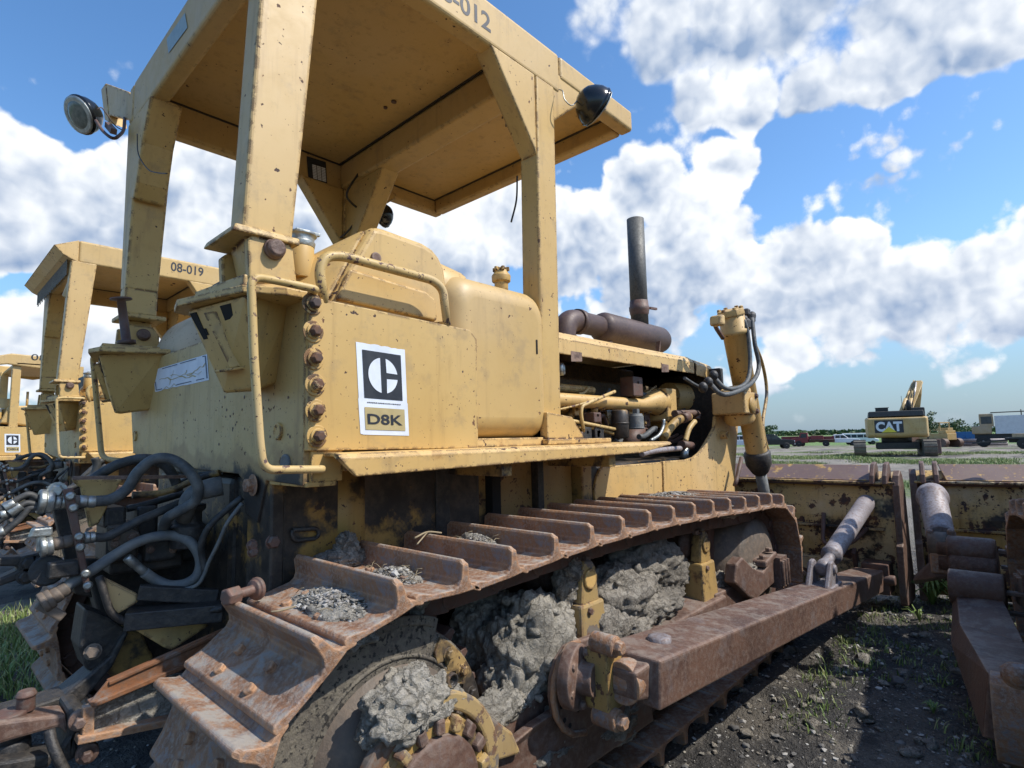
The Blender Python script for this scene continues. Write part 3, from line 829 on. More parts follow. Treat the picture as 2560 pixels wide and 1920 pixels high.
# posts
rp = [(.68, 1.75), (.84, 1.75), (.84, 1.86), (.68, 1.86)]
tp = [(.735, 1.75), (.945, 1.75), (.945, 1.86), (.735, 1.86)]
m = MB(); m.hull([(x, y, 2.09) for x, y in rp]+[(x, y, 3.30) for x, y in tp])
m.hull([(.79, 1.75, 2.95), (.90, 1.75, 3.30), (1.3, 1.75, 3.30), (.79, 1.80, 2.95), (.90, 1.80, 3.30), (1.3, 1.80, 3.30)]) if False else None
pRR = m.build('canopy_post', M['yellow'], roof, .012, seg=3)
m = MB(); m.hull([(.69, 1.86, 2.95), (.80, 1.86, 2.95), (.735, 1.80, 2.9), (.80, 2.16, 3.29), (.80, 1.86, 3.29), (.86, 2.16, 3.29), (.86, 1.86, 3.29), (.80, 1.86, 2.9)])
m.build('gusset', M['yellow'], roof, .01)
m = MB(); m.hull([(.79, 3.62, 2.30), (.95, 3.62, 2.30), (.79, 3.73, 2.30), (.95, 3.73, 2.30), (.79, 3.50, 3.29), (.97, 3.50, 3.29), (.79, 3.73, 3.29), (.97, 3.73, 3.29)])
m.hull([(.79, 3.63, 2.16), (.95, 3.63, 2.16), (.79, 3.73, 2.16), (.95, 3.73, 2.16), (.79, 3.62, 2.31), (.95, 3.62, 2.31), (.79, 3.73, 2.31), (.95, 3.73, 2.31)])
m.build('canopy_post', M['yellow'], roof, .012, seg=3)
m = MB()
g1 = [P(CT(*q), 'x', .775) for q in [(835, 1140), (690, 1360), (690, 1650)]]
gy = [(3.12, 3.29), (3.52, 3.29), (3.50, 2.66), (3.36, 2.66), (3.34, 2.72), (3.22, 3.06)]
gy = [(3.27, 3.27), (3.55, 3.27), (3.60, 2.80), (3.52, 2.78), (3.47, 2.86), (3.40, 3.06)]
m.prism([V((.785, a_, b_2)) for a_, b_2 in gy], (.155, 0, 0))
m.build('gusset', M['yellow'], roof, .012)
# front posts with gussets
for mi in (False, True):
    f = mir if mi else (lambda p: V(p))
    m = MB(); m.hull([f(q) for q in [(2.10, 1.75, 1.42), (2.25, 1.75, 1.42), (2.10, 1.87, 1.42), (2.25, 1.87, 1.42), (2.125, 1.75, 3.30), (2.275, 1.75, 3.30), (2.125, 1.87, 3.30), (2.275, 1.87, 3.30)]])
    m.build('canopy_post', M['yellow'], roof, .012, seg=3)
    m = MB(); m.hull([f(q) for q in [(2.12, 1.752, 2.86), (1.79, 1.752, 3.30), (2.12, 1.752, 3.30), (2.12, 1.86, 2.86), (1.79, 1.86, 3.30), (2.12, 1.86, 3.30)]])
    m.build('gusset', M['yellow'], roof, .012, seg=3)
    m = MB(); m.hull([f(q) for q in [(2.26, 1.757, 3.10), (2.26, 1.757, 3.40), (2.60, 1.757, 3.38), (2.60, 1.757, 3.42), (2.26, 1.85, 3.10), (2.26, 1.85, 3.40), (2.60, 1.85, 3.38), (2.60, 1.85, 3.42)]])
    m.build('gusset', M['yellow'], roof, .012, seg=3)
    m = MB(); m.hull([f(q) for q in [(2.13, 1.87, 2.72), (2.27, 1.87, 2.72), (2.13, 2.35, 3.31), (2.27, 2.35, 3.31), (2.13, 1.87, 3.31), (2.27, 1.87, 3.31)]])
    if mi: m.build('gusset', M['yellow'], roof, .012, seg=3)
# wear plate on the rear beam
m = MB()
q = [P(CT(*q), 'x', X0) for q in [(1250, 155), (1280, 330), (1055, 635), (1035, 465)]]
q = [V((v.x, v.y, v.z)) for v in q]
polyx(m, q, X0-.003)
m.build('glass_plate', plain('grey_green_plate', (.30, .34, .28), .3, 0, (.22, .26, .22), 30), roof)
# data plate inside
m = MB(); ip = [P(CS(*q), 'y', Y1-.092-.003) for q in [(70, 170), (275, 235), (290, 465), (90, 410)]]
poly(m, ip, [(0, 0), (1, 0), (1, 1), (0, 1)], 0)
dp = m.build('chart_plate', M['ink'], roof)
m = MB()
for i in range(3):
    for j in range(9):
        poly(m, ip, [(.25+i*.24, .30+j*.072), (.25+i*.24+.21, .30+j*.072), (.25+i*.24+.21, .30+j*.072+.058), (.25+i*.24, .30+j*.072+.058)], .0015)
m.build('chart_rows', M['white'], dp)

# ---- pin ears under the rear posts
def ears(mirror):
    f = mir if mirror else (lambda p: V(p))
    m = MB()
    if not mirror:
        prof = [P(CQ(*q), 'y', 1.75) for q in [(770, 200), (850, 140), (1250, 225), (1350, 280), (1400, 350), (1462, 790), (800, 715)]]
        prof[-1].z -= .02; prof[-2].z -= .02
        m.prism(prof, (0, .035, 0))
        m.prism([p+V((-.0, .21, -.01)) for p in prof], (0, .035, 0))
        m.hull([(.70, 1.785, 2.09), (.83, 1.785, 2.09), (.72, 1.96, 2.09), (.83, 1.96, 2.09), (.74, 1.80, 1.97), (.82, 1.80, 1.97), (.74, 1.94, 1.97), (.82, 1.94, 1.97)])
        m.box(.60, .87, 1.715, 2.02, 2.075, 2.09+.012) if False else m.hull([(.645, 1.735, 2.075), (.86, 1.735, 2.075), (.645, 1.99, 2.075), (.86, 1.99, 2.075), (.655, 1.74, 2.10), (.86, 1.74, 2.10), (.655, 1.98, 2.10), (.86, 1.98, 2.10)])
        c = P(CQ(1130, 355), 'y', 1.75)
        zz_ = 2.09
    else:
        e = [(.80, 3.62, 2.10), (.93, 3.62, 2.10), (.965, 3.62, 2.05), (.965, 3.62, 1.94), (.79, 3.62, 1.94)]
        m.prism(e, (0, .03, 0)); m.prism([V(p)+V((0, .17, 0)) for p in e], (0, .03, 0))
        m.hull([(.77, 3.56, 2.13), (.98, 3.56, 2.13), (.77, 3.80, 2.13), (.98, 3.80, 2.13), (.77, 3.56, 2.155), (.98, 3.56, 2.155), (.77, 3.80, 2.155), (.98, 3.80, 2.155)])
        m.box(.82, .93, 3.65, 3.77, 2.0, 2.13)
        c = V((.885, 3.62, 2.05))
    e = m.build('pin_ear', M['yellow'], roof, .006)
    m = MB()
    m.lathe(c+V((0, .01, 0)), (0, -1, 0), [(0, .034), (.02, .034), (.022, .030), (.035, .030), (.042, .022)], 22)
    m.build('pin', M['rust_brown'], e, .002)
ears(False); ears(True)
# rusty pin standing on the left bracket
m = MB()
c = V((.68, 3.42, 1.93)); c = P(CK(290, 455), 'y', 3.45)
t_ = P(CK(235, 20), 'y', 3.45)
m.lathe(c, (t_-c), [(0, .042), (.02, .042), (.022, .022), ((t_-c).length-.01, .020), ((t_-c).length-.008, .050), ((t_-c).length, .048)], 18)
m.build('locking_pin', M['rust_dark'], br2)

# ---- work lamps on the canopy
def lamp(c, d, r, parent):
    m = MB()
    c = V(c); d = V(d).normalized()
    prof = [(-r*.95, .01), (-r*.92, r*.25), (-r*.80, r*.5), (-r*.55, r*.76), (-r*.25, r*.94), (0, r), (r*.06, r*1.0), (r*.09, r*1.05), (r*.16, r*1.05), (r*.19, r*.98), (r*.26, r*.98), (r*.28, r*.92), (r*.22, r*.88)]
    m.lathe(c, d, prof, 32)
    o = m.build('work_lamp', M['lampblack'], parent)
    m = MB(); m.lathe(c+d*r*.2, d, [(0, r*.90), (.012, r*.86), (.02, r*.5), (.024, .003)], 28); m.build('lens', M['glass'], o)
    m = MB(); m.lathe(c+d*r*.27, d, [(0, r*.985), (.004, r*.99), (.008, r*.90)], 32); m.build('rim', M['zinc'], o)
    return o
# right front lamp (seen from behind)
lc = P((1485, 263), 'y', 1.62)
l1 = lamp(lc, (.78, -.28, -.42), .108, roof)
m = MB(); hg = P((1452, 244), 'y', 1.70)
m.tube(fillet([V((2.60, 1.75, 3.395)), V((2.62, 1.70, 3.37)), lc+V((-.06, .06, .02))], .02), .012, 8)
m.bar(V((2.56, 1.752, 3.36)), V((2.70, 1.71, 3.36)), .03, .05)
m.build('lamp_bracket', M['rust_brown'], l1)
m = MB(); m.tube(smooth_path([P(CU(1170, 1060), 'y', 1.735), P(CU(1215, 1080), 'y', 1.70), P(CU(1240, 1180), 'y', 1.68), P(CU(1320, 1250), 'y', 1.67), P(CU(1390, 1190), 'y', 1.67), P(CU(1440, 1120), 'y', 1.66)]), .0035, 6)
m.build('lamp_wire', M['zinc'], l1)
# left rear lamp (seen from in front)
lc = P((208, 287), 'x', .62)
l2 = lamp(lc, (-.80, -.30, -.52), .105, roof)
m = MB()
lb = [P(CT(300, 985), 'x', .74), P(CT(545, 1075), 'x', .79), P(CT(480, 1400), 'x', .79), P(CT(340, 1370), 'x', .74)]
m.prism([P(CT(*q), 'x', .80) for q in [(300, 985), (560, 1080), (640, 1150), (690, 1440), (340, 1365)]], (.05, 0, 0))
m.prism([P(CT(*q), 'x', .795) for q in [(300, 985), (248, 1060), (290, 1420), (345, 1460)]], (.10, 0, 0))
m.build('lamp_shelf', M['yellow'], roof, .006)
m = MB(); m.tube(fillet([P(CT(190, 1430), 'x', .66), P(CT(270, 1560), 'x', .68), P(CT(400, 1660), 'x', .72), P(CT(520, 1560), 'x', .78), P(CT(530, 1400), 'x', .80)], .05), .009, 8)
m.tube(fillet([P(CT(200, 1300), 'x', .66), P(CT(250, 1260), 'x', .68), P(CT(420, 1500), 'x', .76), P(CT(520, 1550), 'x', .80)], .03), .003, 6)
m.bar(P(CT(330, 1480), 'x', .72), P(CT(400, 1560), 'x', .70), .03, .03)
m.build('lamp_bracket', M['rust_dark'], l2)
m = MB(); m.tube(smooth_path([P(C4(0, 0), 'x', .78)]*0+[P((343, 335), 'x', .768), P((346, 385), 'x', .765), P((370, 423), 'x', .765), P((395, 432), 'x', .765), P((418, 434), 'x', .765)]), .003, 6); m.build('lamp_wire', M['black'], l2)
# lamp hanging under the front left corner and its cable
lc = P(CS(870, 800), 'y', 3.75)
l3 = lamp(lc, (-.3, .8, -.4), .10, roof)
m = MB(); m.tube(smooth_path([P(CS(640, 330), 'y', 3.4), P(CS(500, 560), 'y', 3.4), P(CS(560, 680), 'y', 3.45), P(CS(700, 770), 'y', 3.5), P(CS(790, 800), 'y', 3.7)]), .008, 8)
m.tube(smooth_path([P(CS(590, 870), 'y', 3.5), P(CS(500, 980), 'y', 3.55), P(CS(430, 1040), 'y', 3.6)]), .007, 8)
m.build('lamp_wire', M['black'], l3)
# black rubber shards of seal hanging from the roof
m = MB(); m.prism([V((1.69, 1.83, 3.47)), V((1.98, 1.84, 3.36)), V((1.99, 1.84, 3.33)), V((1.80, 1.83, 3.42))], (0, .006, 0)); m.build('loose_seal', M['black'], roof)
m = MB(); m.tube(smooth_path([P(C4(1, 1), 'y', 1.9)]*0+[P((1293, 440), 'y', 1.95), P((1291, 500), 'y', 1.95), P((1278, 555), 'y', 1.95)]), .005, 6)
m.tube(smooth_path([P(CU(500, 1400), 'y', 1.9), P(CU(560, 1300), 'y', 1.9), P(CU(545, 1500), 'y', 1.9)]), .004, 6)
m.build('loose_wire', M['black'], roof)

# ============================================================ tracks
def dense(pts, step=.01):
    out = []
    for i in range(len(pts)-1):
        a = V(pts[i]); b = V(pts[i+1]); n_ = max(1, int((b-a).length/step))
        out += [a.lerp(b, k/n_) for k in range(n_)]
    return out
lips = [(1.043, .966), (1.286, .957), (1.505, .971), (1.733, .983), (1.956, .992), (2.182, .993), (2.409, .995), (2.641, .990), (2.86, .983), (3.086, .977), (3.312, .965), (3.536, .952), (3.762, .944), (3.97, .938)]
def arcp(cx, cz, r, a0, a1, n_=24): return [(cx+r*math.cos(R(a0+(a1-a0)*i/n_)), cz+r*math.sin(R(a0+(a1-a0)*i/n_))) for i in range(n_+1)]
pathp = lips + [(4.14, .925), (4.27, .895), (4.38, .85)] + arcp(4.03, .53, .465, 38, -80) + arcp(1.02, .52, .465, -98, -205) + [(.66, .80), (.815, .91), (.93, .955), (1.043, .966)]
pathp = [V((a, 0, b)) for a, b in pathp]
dp_ = dense(pathp)
L = sum((dp_[(i+1) % len(dp_)]-dp_[i]).length for i in range(len(dp_)))
NS = round(L/.2262)
stepL = L/NS
def walk():
    res = [dp_[0]]; acc_ = 0; tgt = stepL; n_ = len(dp_)
    for i in range(n_):
        a = dp_[i]; b = dp_[(i+1) % n_]; d = (b-a).length
        while acc_+d >= tgt and len(res) < NS:
            res.append(a.lerp(b, (tgt-acc_)/d)); tgt += stepL
        acc_ += d
    return res
node = walk()
SH = .30   # half width of a shoe
YT = 1.63  # track centre plane
prof = [(-.128, -.016), (-.128, -.002), (-.118, .006), (-.104, .004), (-.06, -.004), (.018, -.004), (.036, .004), (.046, .020), (.050, .070), (.056, .079), (.066, .079), (.074, .072), (.080, .020), (.088, .006), (.104, 0.0), (.122, -.010), (.132, -.022), (.124, -.026), (.10, -.016), (.05, -.020), (-.11, -.020)]
m = MB(); m.local = True
n = len(prof)
# end chamfer of the grouser: top corners cut in
def shoe_pt(u, w_, y, k): return V((u, y, w_))
ys_ = [(-SH, 1), (-SH+.018, 0), (SH-.018, 0), (SH, 1)]
vs = []
for (y, c_) in ys_:
    for (u, w_) in prof:
        ww = min(w_, .066) if c_ and w_ > .066 else w_
        vs.append(V((u, y, ww)))
fs = [tuple(range(n)), tuple(range(4*n-1, 3*n-1, -1))]
for j in range(3):
    for i in range(n): fs.append((j*n+(i+1) % n, j*n+i, (j+1)*n+i, (j+1)*n+(i+1) % n))
m.add(vs, fs)
for (u, y) in ((-.02, -.10), (-.02, .10), (-.085, -.10), (-.085, .10)):
    m.tube([V((u, y, -.006)), V((u, y, .014))], .017, 6, True, False)
shoe_mb = m
# dark scalloped openings in the front lip over the links
def make_track(yc, parent, with_shoes=True):
    m = MB()
    k_ = len(node)
    for i in range(k_):
        a = node[i]; b = node[(i+1) % k_]
        d = (b-a).normalized(); nn = V((-d.z, 0, d.x))
        if nn.dot(a-V((2.5, 0, .55))) < 0: nn = -nn
        off_ = -nn*.062
        for yy in (-.105, .105):
            p = a+off_+V((0, yc+yy, 0)); q = b+off_+V((0, yc+yy, 0))
            m.bar(p-d*.008, q+d*.008+V((0, .018 if yy > 0 else -.018, 0)), .042, .085, up=nn)
        m.cyl(a+off_+V((0, yc-.15, 0)), a+off_+V((0, yc+.15, 0)), .032, n=10)
    ch = m.build('track_chain', M['rust_dark'], parent, .004)
    o0 = root_loc(ch)
    for i in range(k_):
        a = node[i]; b = node[(i-1) % k_]     # lip at node i, rear edge near node i-1
        d = (a-b).normalized(); nn = V((-d.z, 0, d.x))
        if nn.dot(a-V((2.5, 0, .55))) < 0: nn = -nn
        c = a - d*.128 + nn*.016
        X = d; Z = nn; Yv = Z.cross(X)
        mt = Matrix(((X.x, Yv.x, Z.x, c.x-o0.x), (X.y, Yv.y, Z.y, c.y+yc-o0.y), (X.z, Yv.z, Z.z, c.z-o0.z), (0, 0, 0, 1)))
        if make_track.proto is None:
            make_track.proto = [shoe_mb.build('track_shoe', M['rust'], ch, .0035)]
            s_ = make_track.proto[0]
        else:
            s_ = make_track.proto[0].copy(); COL.objects.link(s_); s_.parent = ch
        s_.matrix_local = mt
    return ch
make_track.proto = None
tr_r = make_track(YT, dz)
tr_l = make_track(2*YC-YT, dz)

# ---- undercarriage of one side, f mirrors for the far side
def under(mirror):
    f = mir if mirror else (lambda p: V(p))
    s_ = -1 if mirror else 1
    yd = V((0, -s_, 0))
    m = MB()
    # frame beam
    m.hull([f(q) for q in [(1.05, 1.40, .20), (3.3, 1.40, .20), (1.15, 1.40, .44), (1.5, 1.40, .50), (3.3, 1.40, .50), (1.05, 1.82, .20), (3.3, 1.82, .20), (1.15, 1.82, .50), (3.3, 1.82, .56)]])
    m.hull([f(q) for q in [(3.2, 1.42, .22), (4.0, 1.42, .34), (3.2, 1.42, .52), (4.0, 1.42, .50), (3.2, 1.82, .22), (4.0, 1.82, .34), (3.2, 1.82, .56), (4.0, 1.82, .50)]])
    fr = m.build('track_frame', M['rust_brown'], dz, .012)
    for k in range(7):
        m = MB(); x = 1.35+k*.385
        m.lathe(f((x, 1.46, .20)), -yd, [(0, .09), (.05, .10), (.06, .12), (.09, .12), (.10, .10), (.24, .10), (.25, .12), (.28, .12), (.29, .1), (.34, .09)], 18)
        m.build('track_roller', M['rust_dark'], fr)
    # sprocket
    c = (1.02, 1.45, .50)
    m = MB()
    m.lathe(f((1.02, 1.50, .50)), yd, [(0, .36), (.035, .362), (.045, .352), (.047, .30), (.035, .29), (.035, .235), (.055, .225), (.085, .205), (.115, .17), (.13, .12), (.13, .05)], 64)
    m.lathe(f((1.02, 1.80, .50)), yd, [(0, .30), (.10, .32), (.28, .33), (.30, .355)], 40)
    m.prism([f((1.02+rr_*math.cos(R(a)), 1.462, .50+rr_*math.sin(R(a)))) for a, rr_ in [(a, .40 if (62 <= a <= 352) else .292) for a in range(0, 360, 4)]], yd*.012)
    sp = m.build('sprocket', M['cast'], fr, .0)
    m = MB(); m.prism([f((1.02+rr_*math.cos(R(a)), 1.452, .50+rr_*math.sin(R(a)))) for rr_, rg in ((.402, range(66, 350, 6)), (.372, range(348, 64, -6))) for a in rg], yd*.010); m.build('rim_band', M['cast'], sp, .004)
    m = MB(); m.tube([f((1.02+.285*math.cos(R(a)), 1.452, .50+.285*math.sin(R(a)))) for a in range(0, 361, 8)], .007, 8); m.build('casting_ridge', M['cast'], sp)
    m = MB()
    nt_ = 25
    ring = []
    for i in range(nt_):
        for (da, rr) in ((-.5, .372), (-.22, .375), (-.10, .412), (.10, .412), (.22, .375)):
            a = 2*math.pi*(i+da)/nt_; ring.append(f((1.02+rr*math.cos(a), 1.52, .50+rr*math.sin(a))))
    inner = []
    m.prism(ring, -yd*.10)
    m.build('tooth_ring', M['rust_dark'], sp, .003)
    for sg in range(1):
        m = MB(); a0 = 2*math.pi*(sg/5)+R(25); 
        outer = []; inn = []
        for k in range(13):
            a = a0+R(-34+68*k/12)
            outer.append(f((1.02+.352*math.cos(a), 1.456, .50+.352*math.sin(a))))
            inn.append(f((1.02+(.292+.012*math.cos(k*math.pi*1.0))*math.cos(a), 1.456, .50+(.292+.012*math.cos(k*math.pi))*math.sin(a))))
        m.prism(outer+inn[::-1], yd*.012)
        for k in (-24, -8, 8, 24):
            a = a0+R(k); m.bolt(f((1.02+.322*math.cos(a), 1.444, .50+.322*math.sin(a))), yd, .016, .018, 1.3)
        m.build('tooth_segment', M['yellow_dirty'], sp, .004)
    for k in range(5):
        a = R(36+72*k+58); m = MB(); m.cyl(f((1.02+.262*math.cos(a), 1.47, .50+.262*math.sin(a))), f((1.02+.262*math.cos(a), 1.462, .50+.262*math.sin(a))), .021, n=16); m.build('hole', M['black_gap'], sp)
    # final drive hub and bearing cap
    m = MB()
    hc = f((1.13, 1.36, .385))
    m.lathe(f((1.02, 1.46, .50)), yd, [(0, .268), (.012, .262), (.035, .235), (.075, .20), (.10, .15), (.14, .14)], 56)
    m.build('final_drive', M['cast_smooth'], fr, .006)
    m = MB()
    hcx, hcz = 1.045, .455
    m.lathe(f((hcx, 1.36, hcz)), yd, [(0, .205), (.05, .205), (.055, .19), (.07, .185)], 48)
    hb = m.build('bearing_cap', M['yellow_dirty'], fr, .004)
    for k in range(18):
        a = 2*math.pi*k/18+.1; m = MB(); ca, sa = math.cos(a), math.sin(a)
        q = lambda r_, w_, y_: f((hcx+r_*ca-w_*sa, y_, hcz+r_*sa+w_*ca))
        m.hull([q(.160, -.016, 1.30), q(.160, .016, 1.30), q(.205, -.018, 1.30), q(.205, .018, 1.30), q(.162, -.014, 1.268), q(.162, .014, 1.268), q(.200, -.013, 1.272), q(.200, .013, 1.272)])
        m.build('cap_lug', M['peel'] if k % 3 == 0 else M['rust_brown'], hb, .006)
    m = MB()
    m.prism([f((hcx+.262*math.cos(R(a)), 1.33, hcz+.262*math.sin(R(a)))) for a in range(-20, 201, 10)]+[f((hcx+.212*math.cos(R(a)), 1.33, hcz+.212*math.sin(R(a)))) for a in range(200, -21, -10)], yd*.035)
    m.hull([f(q) for q in [(hcx+.20, 1.33, hcz-.02), (hcx+.40, 1.33, hcz-.06), (hcx+.22, 1.33, hcz+.14), (hcx+.36, 1.33, hcz+.02), (hcx+.20, 1.40, hcz-.02), (hcx+.40, 1.40, hcz-.06), (hcx+.22, 1.40, hcz+.14), (hcx+.36, 1.40, hcz+.02)]])
    m.build('saddle', M['peel'], hb, .008)
    m = MB(); m.lathe(f((hcx, 1.30, hcz)), yd, [(0, .158), (.022, .155), (.03, .145), (.034, .02)], 40); m.build('end_cover', M['rust_brown'], hb)
    m = MB()
    for (ax_, az_) in ((-.06, .285), (.13, .27)):
        m = MB()
        m.lathe(f((hcx+ax_-.04, 1.36, hcz+az_)), yd, [(0, .022), (.05, .022), (.052, .015), (.04, .012)], 14)
        m.build('saddle_lug', M['yellow_dirty'], hb, .004)
    # long guard plate in front of the hub
    m = MB()
    m.prism([f(q) for q in [(1.24, 1.36, .19), (2.30, 1.33, .19), (2.25, 1.33, .40), (1.95, 1.33, .47), (1.52, 1.33, .455), (1.30, 1.36, .40)]], -yd*.04)
    m.build('guard_plate', M['rust_brown'], fr, .006)
    # flange ring plate with trunnion
    m = MB()
    def FP(x, y, v=1.315): return P(C2(x, y), 'y', v)
    ring = [FP(*q) for q in [(1720, 930), (1660, 960), (1610, 1040), (1580, 1150), (1575, 1260), (1590, 1360), (1630, 1430), (1690, 1465), (1760, 1455), (1850, 1380), (1900, 1300), (1900, 900), (1850, 885)]]
    m.prism([f(q) for q in ring], yd*-.03)
    fl = m.build('flange', M['rust_brown'], fr, .006)
    m = MB(); m.tube([f(q+V((0, .0, 0))) for q in ring[:9]], .012, 8); m.build('flange_rim', M['rust'], fl)
    for q in [(1680, 1100), (1640, 1205), (1622, 1305), (1640, 1385), (1672, 1415), (1860, 940)]:
        m = MB(); p = FP(*q, 1.3135); m.cyl(f(p+V((0, .001, 0))), f(p), .009, n=12); m.build('hole', M['black_gap'], fl)
    for ql in ([(1710, 1120), (1770, 1080), (1780, 1110), (1730, 1160)], [(1690, 1330), (1700, 1310), (1740, 1300), (1720, 1340)]):
        m = MB(); m.prism([f(FP(*q, 1.3125)) for q in ql], yd*-.002); m.build('slot', M['black_gap'], fl)
    # carrier roller brackets with yellow caps
    for (bx, top_) in ((2.02, .90), (3.16, .875)):
        m = MB()
        yb = 1.45
        m.hull([f(q) for q in [(bx-.06, yb, top_-.18), (bx+.075, yb, top_-.18), (bx-.045, yb, top_-.03), (bx-.02, yb, top_), (bx+.03, yb, top_), (bx+.055, yb, top_-.03), (bx-.06, yb+.07, top_-.18), (bx+.075, yb+.07, top_-.18), (bx-.02, yb+.07, top_), (bx+.03, yb+.07, top_)]])
        m.hull([f(q) for q in [(bx-.09, yb-.02, .48), (bx+.11, yb-.02, .48), (bx-.075, yb-.01, top_-.17), (bx+.095, yb-.01, top_-.17), (bx-.09, yb+.12, .48), (bx+.11, yb+.12, .48), (bx-.075, yb+.1, top_-.17), (bx+.095, yb+.1, top_-.17)]])
        bk = m.build('carrier_bracket', M['peel'] if bx < 2.5 else M['yellow_dirty'], fr, .012)
        m = MB(); m.lathe(f((bx+.005, yb, top_-.075)), yd, [(0, .043), (.008, .043), (.012, .036), (.010, .034)], 24); m.build('cap', M['yellow_worn'] if bx < 2.5 else M['yellow_dirty'], bk)
        m = MB(); m.bolt(f((bx-.03, yb+.035, top_-.01)), (-.3, 0, 1), .018, .02, 1.3); m.bolt(f((bx+.035, yb+.035, top_-.01)), (.3, 0, 1), .018, .02, 1.3)
        m.bolt(f((bx-.02, yb-.004, top_-.20)), yd, .016, .02, 1.3); m.build('bolt', M['rust_brown'], bk, .002)
        m = MB(); m.lathe(f((bx, yb+.08, top_-.085)), -yd, [(0, .05), (.02, .085), (.04, .095), (.05, .075), (.09, .08), (.16, .08), (.20, .095), (.23, .05)], 26); m.build('carrier_roller', M['rust_brown'], bk)
    # idler
    m = MB()
    ic = (4.03, 1.50, .53)
    m.lathe(f(ic), yd, [(-.26, .33), (-.22, .39), (-.20, .395), (-.06, .395), (-.04, .33), (0, .32), (.02, .31), (.035, .26), (.045, .22), (.05, .21), (.055, .10), (.05, .01)], 56)
    idl = m.build('idler_wheel', M['cast_smooth'], fr)
    m = MB()
    m.prism([f(q) for q in [(3.36, 1.44, .56), (3.40, 1.44, .66), (3.50, 1.44, .685), (3.64, 1.44, .60), (3.82, 1.44, .54), (4.02, 1.44, .60), (4.05, 1.44, .56), (4.05, 1.44, .44), (3.66, 1.44, .40), (3.56, 1.44, .44)]], yd*.07)
    m.hull([f(q) for q in [(3.85, 1.36, .56), (4.08, 1.36, .60), (3.85, 1.46, .56), (4.08, 1.46, .60), (3.86, 1.36, .60), (4.06, 1.36, .635), (3.86, 1.46, .60), (4.06, 1.46, .635)]])
    m.build('idler_yoke', M['rust_brown'], fr, .010)
    m = MB()
    for (x_, z_) in ((3.90, .60), (4.02, .63)): m.bolt(f((x_, 1.40, z_)), (0, 0, 1), .022, .03, 1.5)
    m.hull([f(q) for q in [(4.02, 1.33, .40), (4.16, 1.33, .40), (4.02, 1.33, .60), (4.16, 1.33, .60), (4.02, 1.42, .40), (4.16, 1.42, .40), (4.02, 1.42, .60), (4.16, 1.42, .60)]])
    for k in range(3):
        m.cyl(f((4.04+.05*k, 1.325, .58)), f((4.04+.05*k, 1.325, .42)), .016, n=10)
    m.build('idler_guide', M['rust_brown'], fr, .006)
    # curved guard strip inside the chain by the idler
    m = MB(); m.prism([f(q) for q in [(3.52, 1.62, .60), (3.62, 1.62, .87), (3.70, 1.62, .90), (3.66, 1.62, .60)]], -yd*.2)
    m.build('idler_guard', M['rust_dark'], fr, .01)
    return fr
fr_r = under(False); fr_l = under(True)

